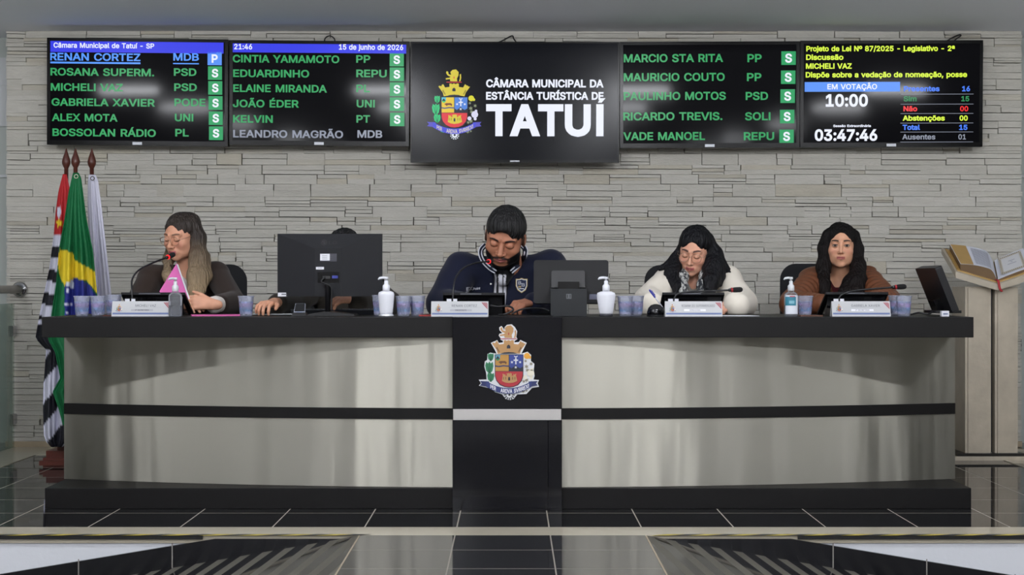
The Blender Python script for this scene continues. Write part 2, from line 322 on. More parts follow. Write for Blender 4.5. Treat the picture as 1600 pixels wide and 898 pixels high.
':':[38,[[19,-1,16,0,13,2,11,5,10,8,11,12,13,15,16,17,19,17,23,17,26,15,28,12,28,8,28,5,26,2,23,0],[19,54,16,55,13,57,11,60,10,63,11,67,13,70,16,72,19,72,23,72,26,70,28,67,28,63,28,60,26,57,23,55]]],
'/':[50,[[47,107,14,-15,3,-15,36,107]]],
'-':[91,[[67,49,67,38,23,38,23,49]]],
'.':[38,[[19,-1,16,0,13,2,11,5,10,8,11,12,13,15,16,17,19,17,23,17,26,15,28,12,28,8,28,5,26,2,23,0]]],
',':[38,[[8,-24,14,14,27,14,17,-24]]],
'º':[67,[[33,44,25,45,19,48,13,52,9,58,6,65,5,74,6,82,9,89,13,95,19,100,25,102,33,103,41,102,48,100,54,95,58,89,61,82,62,74,61,65,58,58,54,52,48,48,41,45],[33,54,39,55,43,57,46,60,48,64,50,68,50,74,50,79,48,84,46,88,43,91,39,93,33,94,28,93,24,91,21,88,19,84,17,79,17,74,17,68,19,64,21,60,24,57,28,55]]],
'ª':[63,[[25,44,20,45,15,46,11,49,7,52,5,56,5,62,5,67,8,71,12,74,17,77,28,79,37,80,42,81,43,84,43,88,40,91,37,93,31,94,26,93,22,92,19,89,17,86,6,88,9,93,12,97,16,100,21,102,26,103,31,103,39,102,47,99,50,97,53,93,54,89,55,84,55,45,44,45,44,53,43,53,41,50,37,47,32,45],[28,53,32,54,36,55,39,57,42,60,43,63,43,66,43,73,40,72,34,71,29,70,24,69,20,68,17,65,16,61,17,58,19,55,23,54]]],
'â':[78,[[32,-2,25,-1,19,1,14,4,10,9,7,15,6,22,7,28,9,32,12,36,16,39,20,41,25,42,36,44,47,45,53,47,55,51,55,56,53,59,51,62,48,64,44,66,39,66,34,66,30,64,24,60,20,55,8,58,11,64,16,69,21,73,27,75,33,76,39,77,48,76,53,74,57,72,61,69,64,64,67,58,67,50,67,0,55,0,55,10,54,10,50,5,47,2,43,0,38,-1],[34,9,40,10,46,12,50,15,53,19,54,23,55,28,55,38,52,36,46,35,40,34,35,34,27,32,23,30,21,28,19,25,18,21,19,17,20,14,23,12,26,10,30,9],[28,87,16,87,16,88,32,106,44,106,60,88,60,87,48,87,38,99]]],
'í':[33,[[11,0,11,76,23,76,23,0],[11,86,21,106,35,106,21,86]]],
'ã':[78,[[32,-2,25,-1,19,1,14,4,10,9,7,15,6,22,7,28,9,32,12,36,16,39,20,41,25,42,36,44,47,45,53,47,55,51,55,56,53,59,51,62,48,64,44,66,39,66,34,66,30,64,24,60,20,55,8,58,11,64,16,69,21,73,27,75,33,76,39,77,48,76,53,74,57,72,61,69,64,64,67,58,67,50,67,0,55,0,55,10,54,10,50,5,47,2,43,0,38,-1],[34,9,40,10,46,12,50,15,53,19,54,23,55,28,55,38,52,36,46,35,40,34,35,34,27,32,23,30,21,28,19,25,18,21,19,17,20,14,23,12,26,10,30,9],[47,89,42,90,37,92,33,94,30,95,28,93,27,90,18,90,19,95,21,100,24,103,29,104,34,103,38,101,42,99,45,98,48,99,49,103,58,103,57,98,55,93,51,90]]],
'Ã':[96,[[3,0,40,102,55,102,93,0,79,0,57,60,53,74,46,96,49,96,43,74,38,60,17,0],[22,28,22,40,74,40,74,28],[57,115,52,116,47,118,43,120,40,121,38,119,37,115,28,115,29,121,31,126,34,129,39,130,44,129,48,127,52,125,56,124,58,125,59,129,68,129,67,124,65,119,61,116]]],
'É':[84,[[12,0,12,102,74,102,74,90,25,90,25,57,71,57,71,46,25,46,25,11,75,11,75,0],[38,112,48,132,61,132,48,112]]],
'Á':[96,[[3,0,40,102,55,102,93,0,79,0,57,60,53,74,46,96,49,96,43,74,38,60,17,0],[22,28,22,40,74,40,74,28],[43,112,52,132,66,132,53,112]]],
'Â':[96,[[3,0,40,102,55,102,93,0,79,0,57,60,53,74,46,96,49,96,43,74,38,60,17,0],[22,28,22,40,74,40,74,28],[38,113,26,113,42,132,54,132,70,113,58,113,48,125]]],
'Í':[60,[[6,0,6,11,24,11,24,90,6,90,6,102,54,102,54,90,37,90,37,11,54,11,54,0],[25,112,34,132,48,132,35,112]]],
'ç':[79,[[41,-2,32,0,23,3,16,9,11,17,8,27,7,37,8,49,11,58,16,66,23,72,32,76,41,77,47,77,52,75,57,74,61,71,65,68,68,64,71,60,72,55,61,52,58,58,54,62,48,65,41,66,35,65,29,62,25,57,22,52,20,45,19,37,20,30,22,23,25,18,29,13,35,10,41,9,49,10,54,13,58,18,61,23,73,20,71,16,68,11,65,7,61,4,57,2,52,0,47,-1],[34,-29,34,-21,42,-21,47,-20,49,-17,47,-13,42,-12,36,-12,38,3,45,3,45,0,45,-6,51,-7,55,-9,57,-12,58,-17,57,-22,54,-26,49,-28,42,-29]]],
'õ':[83,[[41,-2,32,0,23,3,16,9,11,17,8,27,7,37,8,49,11,58,16,66,23,72,32,76,41,77,51,76,60,72,67,66,72,58,75,49,76,37,75,27,72,17,67,9,60,3,51,0],[41,9,48,10,54,13,58,18,61,23,63,30,64,37,63,45,61,52,58,57,54,62,48,65,41,66,35,65,29,62,25,57,22,52,20,45,19,37,20,30,22,23,25,18,29,13,35,10],[50,89,45,90,41,92,37,94,34,95,31,93,30,90,22,90,22,95,25,100,28,103,33,104,38,103,42,101,46,99,49,98,52,99,53,103,61,103,60,98,58,93,55,90]]],
'á':[78,[[32,-2,25,-1,19,1,14,4,10,9,7,15,6,22,7,28,9,32,12,36,16,39,20,41,25,42,36,44,47,45,53,47,55,51,55,56,53,59,51,62,48,64,44,66,39,66,34,66,30,64,24,60,20,55,8,58,11,64,16,69,21,73,27,75,33,76,39,77,48,76,53,74,57,72,61,69,64,64,67,58,67,50,67,0,55,0,55,10,54,10,50,5,47,2,43,0,38,-1],[34,9,40,10,46,12,50,15,53,19,54,23,55,28,55,38,52,36,46,35,40,34,35,34,27,32,23,30,21,28,19,25,18,21,19,17,20,14,23,12,26,10,30,9],[32,86,42,106,56,106,42,86]]],
'ê':[81,[[42,-2,32,0,23,3,16,9,11,17,8,26,7,37,8,48,11,58,16,66,23,72,31,76,41,77,47,76,53,75,59,72,64,68,68,63,71,56,74,48,74,39,74,34,15,34,15,44,68,44,62,40,61,47,60,54,57,59,53,63,47,65,41,66,35,65,29,63,25,59,22,54,20,48,19,42,19,36,20,28,22,21,26,16,30,12,36,10,42,9,47,10,51,11,54,12,57,15,59,18,61,21,73,18,71,13,67,8,62,4,57,1,50,-1],[31,87,19,87,19,88,35,106,47,106,63,88,63,87,50,87,41,99]]],
'Ê':[84,[[12,0,12,102,74,102,74,90,25,90,25,57,71,57,71,46,25,46,25,11,75,11,75,0],[34,113,22,113,38,132,49,132,65,113,53,113,44,125]]],
'Ç':[102,[[53,-1,41,0,30,5,21,13,14,23,10,36,8,51,10,66,14,79,21,89,30,97,41,102,53,103,61,103,68,101,75,98,80,94,85,89,90,84,93,77,95,70,82,70,80,75,78,79,75,83,71,86,67,88,63,90,58,91,53,91,45,90,37,86,30,81,25,73,22,63,21,51,22,39,25,29,30,21,37,15,45,12,53,11,58,11,63,12,67,14,71,16,75,19,78,23,80,27,82,32,95,32,93,25,90,18,86,12,80,8,75,4,68,1,61,-1],[46,-29,46,-22,54,-22,59,-21,60,-18,59,-14,54,-13,48,-13,50,3,57,3,57,-1,57,-7,62,-7,66,-9,69,-13,70,-18,69,-23,66,-26,61,-29,54,-29]]],
'ú':[82,[[36,-1,29,0,23,2,18,6,14,12,11,19,11,28,11,76,23,76,23,29,24,21,27,15,33,11,40,10,45,11,50,12,54,15,57,19,59,24,59,31,59,76,71,76,71,0,60,0,60,18,61,18,57,9,51,3,44,0],[36,86,45,106,59,106,46,86]]],
'ó':[83,[[41,-2,32,0,23,3,16,9,11,17,8,27,7,37,8,49,11,58,16,66,23,72,32,76,41,77,51,76,60,72,67,66,72,58,75,49,76,37,75,27,72,17,67,9,60,3,51,0],[41,9,48,10,54,13,58,18,61,23,63,30,64,37,63,45,61,52,58,57,54,62,48,65,41,66,35,65,29,62,25,57,22,52,20,45,19,37,20,30,22,23,25,18,29,13,35,10],[36,86,46,106,59,106,46,86]]],
'Ú':[103,[[52,-2,41,0,31,3,23,9,17,16,13,25,12,35,12,102,25,102,25,36,26,29,28,23,32,17,37,14,44,11,52,10,60,11,66,14,71,17,75,23,78,29,79,36,79,102,91,102,91,35,90,25,87,16,81,9,73,3,63,0],[46,112,56,132,70,132,56,112]]],
'&':[90,[[39,-1,30,0,22,2,16,7,11,12,8,19,7,27,7,33,9,38,13,43,17,47,28,56,43,67,47,70,51,75,52,81,52,85,49,89,45,91,40,92,34,91,29,86,28,83,27,80,28,76,29,73,34,65,41,57,88,0,73,0,34,46,24,59,20,64,17,69,16,74,15,80,16,86,18,92,22,96,27,100,33,102,40,103,47,102,53,100,58,96,62,92,64,87,65,81,64,76,63,72,61,68,58,65,51,59,31,43,26,39,22,35,20,31,19,26,20,22,22,17,25,14,29,11,33,10,39,9,45,10,50,12,56,15,60,19,64,24,67,30,69,37,70,45,82,45,81,36,79,29,77,23,74,18,69,12,67,9,61,5,54,1,47,-1]]],
}
_tc = {}
def swell(c, d):
    """move a contour outward of its fill by d, with limited mitres"""
    c = [p for i, p in enumerate(c) if p != c[i - 1]]
    n = len(c); out = []
    for i in range(n):
        a, p, b = c[i - 1], c[i], c[(i + 1) % n]
        n1 = (a[1] - p[1], p[0] - a[0]); n2 = (p[1] - b[1], b[0] - p[0])
        l1 = math.hypot(*n1); l2 = math.hypot(*n2)
        mx, my = n1[0] / l1 + n2[0] / l2, n1[1] / l1 + n2[1] / l2
        mm = mx * mx + my * my
        k = min(2 * d / mm, 2.2 * d) if mm > 1e-6 else d
        out.append((p[0] + mx * k, p[1] + my * k))
    return out
_gc = {}
def glyph(ch, bold):
    """triangles of one letter (non-zero winding fill of its swollen contours)"""
    from mathutils.geometry import delaunay_2d_cdt
    if (ch, bold) in _gc: return _gc[(ch, bold)]
    cs = [swell([(c[i], c[i + 1]) for i in range(0, len(c), 2)], bold * 200) for c in GLYPHS[ch][1]]
    pts = []; edges = []
    for c in cs:
        b = len(pts); n = len(c)
        pts += [Vector(p) for p in c]; edges += [(b + i, b + (i + 1) % n) for i in range(n)]
    v, e, f = delaunay_2d_cdt(pts, edges, [], 0, 1e-4)[:3]
    keep = []
    for t in f:
        cx = sum(v[i][0] for i in t) / len(t); cy = sum(v[i][1] for i in t) / len(t)
        w = 0
        for c in cs:
            for i in range(len(c)):
                a, b = c[i - 1], c[i]
                if (a[1] <= cy) != (b[1] <= cy):
                    xx = a[0] + (cy - a[1]) / (b[1] - a[1]) * (b[0] - a[0])
                    if xx > cx: w += 1 if b[1] > a[1] else -1
        if w: keep.append(tuple(t))
    _gc[(ch, bold)] = ([(p[0] / 200, p[1] / 200) for p in v], keep)
    return _gc[(ch, bold)]
def text_geo(s, bold=0.02):
    key = (s, bold)
    if key in _tc: return _tc[key]
    x = 0.0; V = []; F = []
    for ch in s:
        if ch == ' ': x += 0.25; continue
        v, f = glyph(ch, bold)
        b = len(V)
        used = sorted({i for t in f for i in t}); ix = {u: b + k for k, u in enumerate(used)}
        V += [(x + v[u][0], v[u][1], 0.0) for u in used]; F += [tuple(ix[i] for i in t) for t in f]
        x += GLYPHS[ch][0] / 200
    _tc[key] = (V, F)
    return V, F
def _cap(bold):
    v, f = text_geo('H', bold)
    return max(p[1] for p in v) - min(p[1] for p in v)
def add_text(bm, s, x0, x1, zb, cap, y=0.0, mi=0, bold=0.02, fn=None):
    """text in the local x,z plane facing -y: spans x0..x1, baseline zb, capital height cap"""
    v, f = text_geo(s, bold)
    a0 = min(p[0] for p in v); a1 = max(p[0] for p in v)
    k = (x1 - x0) / (a1 - a0); kz = cap / _cap(bold)
    vs = []
    for p in v:
        q = (x0 + (p[0] - a0) * k, zb + (p[1] + bold) * kz)
        if fn: q = fn(*q)
        vs.append(bm.verts.new((q[0], y, q[1])))
    for t in f:
        try:
            fc = bm.faces.new([vs[i] for i in t]); fc.material_index = mi
        except ValueError: pass
def text_w(s, cap, bold=0.02):
    v, f = text_geo(s, bold)
    return (max(p[0] for p in v) - min(p[0] for p in v)) * cap / _cap(bold)
# ------------------------------------------------------------------ setting
YW = 8.35; CEIL = 2.475
GX = -0.587; TS = 0.3673          # floor grout phase and pitch

def tile_mat(name, col, grout, rough, phase, size, mortar=0.0035, spec=0.5):
    m = mat(name, col, rough, spec=spec, ior=1.9)
    nt = m.node_tree; b = nt.nodes['Principled BSDF']
    geo = nt.nodes.new('ShaderNodeNewGeometry')
    mp = nt.nodes.new('ShaderNodeMapping'); mp.vector_type = 'POINT'
    mp.inputs['Location'].default_value = (-phase[0], -phase[1], 0)
    nt.links.new(geo.outputs['Position'], mp.inputs['Vector'])
    br = nt.nodes.new('ShaderNodeTexBrick')
    br.offset = 0.0; br.squash = 1.0
    br.inputs['Scale'].default_value = 1.0
    br.inputs['Brick Width'].default_value = size[0]
    br.inputs['Row Height'].default_value = size[1]
    br.inputs['Mortar Size'].default_value = mortar
    br.inputs['Mortar Smooth'].default_value = 0.0
    br.inputs['Bias'].default_value = 0.0
    br.inputs['Color1'].default_value = lin(col); br.inputs['Color2'].default_value = lin(col)
    br.inputs['Mortar'].default_value = lin(grout)
    nt.links.new(mp.outputs[0], br.inputs['Vector'])
    nt.links.new(br.outputs['Color'], b.inputs['Base Color'])
    mr = nt.nodes.new('ShaderNodeMapRange')
    mr.inputs['To Min'].default_value = rough; mr.inputs['To Max'].default_value = 0.7
    nt.links.new(br.outputs['Fac'], mr.inputs['Value'])
    nt.links.new(mr.outputs[0], b.inputs['Roughness'])
    return m

M_TILE = tile_mat('black_polished_tile', (24, 24, 26), (150, 142, 128), 0.04, (GX, 5.92), (TS, TS), 0.0025)
M_WALK = tile_mat('grey_polished_tile', (38, 38, 40), (120, 112, 102), 0.06, (GX, 5.095), (TS, 0.335), 0.0025)
M_BEIGE = mat('beige_polished_stone', (176, 168, 150), 0.12, noise=(14, 0.06))
M_WHITEPAINT = mat('white_wall_paint', (206, 208, 213), 0.7, noise=(5, 0.03), bump=(60, 0.08))
M_CEIL = mat('ceiling_paint', (240, 243, 250), 0.85, bump=(160, 0.05))
M_GREYWALL = mat('grey_green_wall', (168, 174, 170), 0.5)
M_HALLWALL = mat('hall_wall_paint', (206, 204, 200), 0.7)
M_HALLSIDE = mat('hall_side_paint', (88, 90, 80), 0.7)
M_HALLDARK = mat('reflection_panel_dark', (50, 44, 40), 0.5)  # finish of the dark panels added behind the camera for reflections
M_BLACKGRANITE = mat('black_granite', (21, 21, 24), 0.18, noise=(300, 0.25))

def struct(name, bm, m, **k):
    o = obj(name, bm, m, **k); o['kind'] = 'structure'; return o

# stage floor: dark tiles, beige borders
bm = bmesh.new(); box(bm, (-5.2, 5.58, -0.03), (5.2, 8.7, 0.0)); struct('floor', bm, M_TILE)
bm = bmesh.new()
box(bm, (-5.2, 5.394, -0.03), (5.2, 5.58, 0.0))                      # the strip along the edge of the stage
struct('trim_1', bm, M_BEIGE)
bm = bmesh.new()
box(bm, (-2.98, 7.94, 0.0), (2.98, 8.35, 0.003)); struct('trim_2', bm, M_BEIGE)
bm = bmesh.new(); box(bm, (-5.0, 5.58, 0.0), (-2.70, 7.94, 0.003)); struct('trim_3', bm, M_BEIGE)
bm = bmesh.new(); box(bm, (2.70, 5.58, 0.0), (5.0, 7.94, 0.003)); struct('trim_4', bm, M_BEIGE)
bm = bmesh.new(); box(bm, (-3.01, 8.318, 0.003), (3.03, 8.33, 0.035)); struct('baseboard_back', bm, mat('baseboard_stone', (168, 152, 128), 0.4, noise=(9, 0.15)))

# stage front: white riser, black slab edge, central walkway, ramps with skirting
bm = bmesh.new(); box(bm, (-5.2, 5.40, -0.62), (5.2, 5.46, -0.03)); struct('wall_stage_front', bm, M_WHITEPAINT)
bm = bmesh.new(); box(bm, (-5.2, 5.388, -0.030), (GX, 5.41, -0.0005)); box(bm, (0.515, 5.388, -0.030), (5.2, 5.41, -0.0005))
# slab edge: a thin black nosing above the white riser
M_NOSE = mat('black_stage_nosing', (20, 20, 20), 0.5)
bm.free()
for i, (x0, x1) in enumerate(((-5.2, -1.19), (1.10, 5.2))):
    bm = bmesh.new(); box(bm, (x0, 5.385, -0.014), (x1, 5.40, -0.001)); struct('trim_%d' % (5 + i), bm, M_NOSE)
bm = bmesh.new(); box(bm, (GX, 3.3, -0.4), (0.515, 5.394, 0.0)); struct('floor_walkway', bm, M_WALK)
bm = bmesh.new(); box(bm, (-6.5, -10.0, -0.5), (6.5, 5.40, -0.40)); struct('floor_hall', bm, mat('hall_floor', (222, 219, 214), 0.5))

def stripe_mat(name, sgn, x0):
    m = mat(name, (30, 30, 32), 0.12)
    nt = m.node_tree; b = nt.nodes['Principled BSDF']
    geo = nt.nodes.new('ShaderNodeNewGeometry')
    sep = nt.nodes.new('ShaderNodeSeparateXYZ'); nt.links.new(geo.outputs['Position'], sep.inputs[0])
    def mth(op, a, bb):
        n = nt.nodes.new('ShaderNodeMath'); n.operation = op
        for i, v in enumerate((a, bb)):
            if v is None: continue
            if hasattr(v, 'is_output'): nt.links.new(v, n.inputs[i])
            else: n.inputs[i].default_value = v
        return n.outputs[0]
    # x measured outward from the ramp's top, skewed a little with depth
    u = mth('MULTIPLY', mth('SUBTRACT', sep.outputs['X'], x0), sgn)
    d = mth('SUBTRACT', 5.39, sep.outputs['Y'])
    u = mth('SUBTRACT', u, mth('MULTIPLY', d, 0.12))
    fr = mth('FRACT', mth('DIVIDE', mth('ADD', u, 0.012), 0.086), None)
    k = mth('LESS_THAN', fr, 0.46)
    mix = nt.nodes.new('ShaderNodeMix'); mix.data_type = 'RGBA'
    nt.links.new(k, mix.inputs['Factor'])
    mix.inputs['A'].default_value = lin((28, 28, 30)); mix.inputs['B'].default_value = lin((80, 77, 68))
    nt.links.new(mix.outputs['Result'], b.inputs['Base Color'])
    nt.links.new(mth('ADD', mth('MULTIPLY', k, 0.5), 0.06), b.inputs['Roughness'])
    return m
SL = 0.172
for i, (sgn, x0) in enumerate(((-1, GX), (1, 0.515))):
    bm = bmesh.new()
    xa, xb = x0, x0 + sgn * 2.3
    za, zb = 0.0, -SL * 2.3
    poly = [(xa, za), (xb, zb), (xb, -0.42), (xa, -0.42)]
    prism(bm, poly, 3.9, 5.399)
    struct('floor_ramp_%d' % (i + 1), bm, stripe_mat('striped_ramp_%d' % i, sgn, x0))
    bm = bmesh.new()                                                     # light joint between ramp and walkway
    box(bm, (x0 - 0.003, 3.9, -0.001), (x0 + 0.003, 5.39, 0.0012)); struct('trim_%d' % (7 + i), bm, mat('pale_joint', (150, 138, 118), 0.6))
    # black skirting that follows the slope, cut off at stage level
    bm = bmesh.new()
    h = 0.096
    xs = xa + sgn * h / SL
    p = [(xa, -0.0125), (xs, -0.0125), (xb, zb + h), (xb, zb - 0.01)]
    prism(bm, p, 5.386, 5.399)
    o = struct('baseboard_ramp_%d' % (i + 1), bm, M_BLACKGRANITE)
    bm = bmesh.new()
    for q in (0.72, 1.08, 1.42, 1.78):
        X = xa + sgn * q; zt = min(-0.0125, -SL * q + h)
        box(bm, (X - 0.0022, 5.3848, -SL * q), (X + 0.0022, 5.3862, zt))
    struct('trim_%d' % (9 + i), bm, mat('skirting_joint', (130, 126, 120), 0.7))
# hazard tape on the stage edge
M_TY = mat('yellow_tape', (168, 150, 58), 0.5); M_TB = mat('black_tape', (38, 38, 40), 0.5)
for i, (x0, x1) in enumerate(((-3.6, GX - 0.02), (0.53, 3.6))):
    bm = bmesh.new()
    n = int((x1 - x0) / 0.145)
    for k in range(n):
        a = x0 + (x1 - x0) * k / n; b = x0 + (x1 - x0) * (k + 1) / n; mid = a + (b - a) * 0.5; sk = 0.07
        for (l, r, mi) in ((a, mid, 0), (mid, b, 1)):
            v = [bm.verts.new(p) for p in ((l, 5.384, 0.0012), (r, 5.384, 0.0012), (r + sk, 5.414, 0.0012), (l + sk, 5.414, 0.0012))]
            f = bm.faces.new(v); f.material_index = mi
    o = obj('hazard_tape', bm, [M_TY, M_TB])
    tag(o, ('yellow and black hazard tape on the stage edge above the %s ramp' % ('left' if i == 0 else 'right')), 'tape')

# back wall of stacked stone strips
def stone_wall():
    rnd = random.Random(11)
    m = mat('stacked_white_stone', (184, 180, 170), 0.85)
    nt = m.node_tree; b = nt.nodes['Principled BSDF']
    geo = nt.nodes.new('ShaderNodeNewGeometry')
    rp = nt.nodes.new('ShaderNodeValToRGB')
    cr = rp.color_ramp
    cr.elements[0].position = 0.0; cr.elements[0].color = lin((172, 167, 155))
    cr.elements[1].position = 1.0; cr.elements[1].color = lin((190, 187, 179))
    e = cr.elements.new(0.08); e.color = lin((184, 178, 163))
    e = cr.elements.new(0.14); e.color = lin((182, 179, 170))
    e = cr.elements.new(0.6); e.color = lin((187, 184, 175))
    nt.links.new(geo.outputs['Random Per Island'], rp.inputs[0])
    n = nt.nodes.new('ShaderNodeTexNoise'); n.inputs['Scale'].default_value = 9; n.inputs['Detail'].default_value = 8
    mp = nt.nodes.new('ShaderNodeMapping'); mp.inputs['Scale'].default_value = (1, 1, 4)
    nt.links.new(geo.outputs['Position'], mp.inputs['Vector']); nt.links.new(mp.outputs[0], n.inputs['Vector'])
    mr = nt.nodes.new('ShaderNodeMapRange'); mr.inputs['To Min'].default_value = 0.84; mr.inputs['To Max'].default_value = 1.13
    nt.links.new(n.outputs['Fac'], mr.inputs['Value'])
    vm = nt.nodes.new('ShaderNodeVectorMath'); vm.operation = 'SCALE'
    nt.links.new(rp.outputs[0], vm.inputs[0]); nt.links.new(mr.outputs[0], vm.inputs['Scale'])
    nt.links.new(vm.outputs[0], b.inputs['Base Color'])
    bp = nt.nodes.new('ShaderNodeBump'); bp.inputs['Strength'].default_value = 0.5; bp.inputs['Distance'].default_value = 0.01
    n2 = nt.nodes.new('ShaderNodeTexNoise'); n2.inputs['Scale'].default_value = 40; n2.inputs['Detail'].default_value = 6
    nt.links.new(mp.outputs[0], n2.inputs['Vector'])
    nt.links.new(n2.outputs['Fac'], bp.inputs['Height']); nt.links.new(bp.outputs[0], b.inputs['Normal'])
    bm = bmesh.new()
    x0, x1 = -3.012, 3.035
    z = 0.0
    # bands of courses; inside a band each run of stones is split into its own strips, so the joints step up and down
    while z < CEIL - 0.004:
        H = min(rnd.uniform(0.044, 0.078), CEIL - z)
        if CEIL - z - H < 0.03: H = CEIL - z
        x = x0
        while x < x1 - 1e-6:
            L = rnd.uniform(0.09, 0.40)
            xe = min(x + L, x1)
            if x1 - xe < 0.12: xe = x1
            k = rnd.choice((1, 2, 2, 2, 3))
            cuts = sorted([0, 1] + [(i + rnd.uniform(-0.22, 0.22)) / k for i in range(1, k)])
            for a, c in zip(cuts, cuts[1:]):
                za, zb = z + a * H, z + c * H
                g = 0.0006 if rnd.random() < 0.5 else rnd.uniform(.0018, .0036)
                gv = rnd.choice((0.0004, 0.0010, 0.0032))
                d = rnd.uniform(-0.009, 0.006)
                # some strips are halved lengthwise
                parts = [(x, xe)]
                if xe - x > 0.4 and rnd.random() < 0.5:
                    mid = x + (xe - x) * rnd.uniform(0.3, 0.7); parts = [(x, mid), (mid, xe)]
                for (pa, pb) in parts:
                    dd = d + rnd.uniform(-0.003, 0.003)
                    yf = YW - 0.012 - dd
                    t = rnd.uniform(-0.004, 0.004)
                    v = [bm.verts.new(p) for p in ((pa + gv, yf + t, za + g), (pb - gv, yf - t, za + g * 0.3), (pb - gv, yf - t, zb - g), (pa + gv, yf + t, zb - g * 0.4))]
                    w = [bm.verts.new((q.co.x, YW + 0.02, q.co.z)) for q in v]
                    bm.faces.new(v)
                    for i in range(4):
                        bm.faces.new((v[i], w[i], w[(i + 1) % 4], v[(i + 1) % 4]))
            x = xe
        z += H
    o = obj('wall_back', bm, m); o['kind'] = 'structure'
stone_wall()
bm = bmesh.new(); box(bm, (-3.0, YW + 0.019, -0.02), (3.02, YW + 0.2, CEIL)); struct('wall_back_core', bm, mat('dark_mortar', (96, 92, 86), 0.95))  # dark mortar core showing through the stone joints
bm = bmesh.new(); box(bm, (-5.2, 8.56, -0.02), (5.2, 8.66, 3.1)); struct('wall_rear', bm, M_GREYWALL)
bm = bmesh.new()
box(bm, (-3.4, 8.54, 1.93), (-3.03, 8.562, 2.35)); box(bm, (-3.4, 8.53, 2.18), (-3.03, 8.545, 2.205)); box(bm, (-3.4, 8.54, 1.62), (-3.03, 8.562, 1.635))
box(bm, (3.06, 8.54, 1.62), (3.4, 8.562, 1.635))
struct('trim_11', bm, mat('pale_frame', (185, 188, 190), 0.4))
bm = bmesh.new(); box(bm, (-5.2, 6.9, CEIL), (5.2, 8.7, CEIL + 0.7)); struct('ceiling', bm, M_CEIL)
bm = bmesh.new(); box(bm, (-6.5, -10.0, 3.1), (6.5, 6.9, 3.2)); struct('ceiling_hall', bm, M_CEIL)
for s, nm in ((-1, 'left'), (1, 'right')):
    bm = bmesh.new(); box(bm, (min(s * 5.2, s * 5.3), 5.4, -0.5), (max(s * 5.2, s * 5.3), 8.7, 3.1)); struct('wall_' + nm, bm, M_GREYWALL)
    bm = bmesh.new(); box(bm, (min(s * 6.4, s * 6.5), -10, -0.5), (max(s * 6.4, s * 6.5), 5.4, 3.1)); struct('wall_hall_' + nm, bm, M_HALLSIDE)
    bm = bmesh.new(); box(bm, (min(s * 5.2, s * 6.5), 5.4, -0.5), (max(s * 5.2, s * 6.5), 5.5, 3.1)); struct('wall_return_' + nm, bm, M_HALLWALL)
bm = bmesh.new(); box(bm, (-6.5, -10.1, -0.5), (6.5, -10, 3.1)); struct('wall_hall_end', bm, M_HALLWALL)
# dark panels added on the unseen end wall to streak the steel's reflections
for i, (x, w) in enumerate(((-5.0, 0.8), (-3.1, 0.5), (-1.75, 0.6), (1.9, 0.35), (3.2, 0.9), (5.2, 1.0))):
    bm = bmesh.new(); box(bm, (x - w / 2, -9.99, -0.4), (x + w / 2, -9.93, 2.2)); struct('door_%d' % (i + 1), bm, M_HALLDARK)

# ceiling lamps of the hall (real lamps: they light the room)
M_LAMP = emis('lamp_diffuser', (248, 250, 255), LAMP_STRENGTH)
M_LAMPBODY = mat('lamp_housing', (210, 210, 210), 0.5)
LAMPS = []
for yy in (4.3, 2.2, -0.6, -4.4, -8.2):
    for xx in (-3.3, -1.1, 1.1, 3.3):
        LAMPS.append((xx, yy))
for i, (xx, yy) in enumerate(LAMPS):
    t = empty('ceiling_lamp', (xx, yy, 2.42))
    tag(t, 'white tube lamp hung under the hall ceiling', 'ceiling light', 'tube lamps hung under the hall ceiling')
    L = 0.25 if yy > 1 else 0.18
    bm = bmesh.new(); box(bm, (-L - .02, -0.03, 0.03), (L + .02, 0.03, 0.07)); box(bm, (-L * .8, -0.003, 0.07), (-L * .8 + .006, 0.003, 0.68)); box(bm, (L * .8 - .006, -0.003, 0.07), (L * .8, 0.003, 0.68)); obj('housing', bm, M_LAMPBODY, t)
    bm = bmesh.new(); tube(bm, [(-L, 0, 0), (-L / 3, 0, 0), (L / 3, 0, 0), (L, 0, 0)], 0.024, 8); obj('diffuser', bm, M_LAMP, t)
# ------------------------------------------------------------------ the bench
DXC = -0.02                      # middle of the bench
CT = 0.826                       # counter top height
def front_y(x):
    return 6.045 + 0.265 * ((x - DXC) / 2.0) ** 2

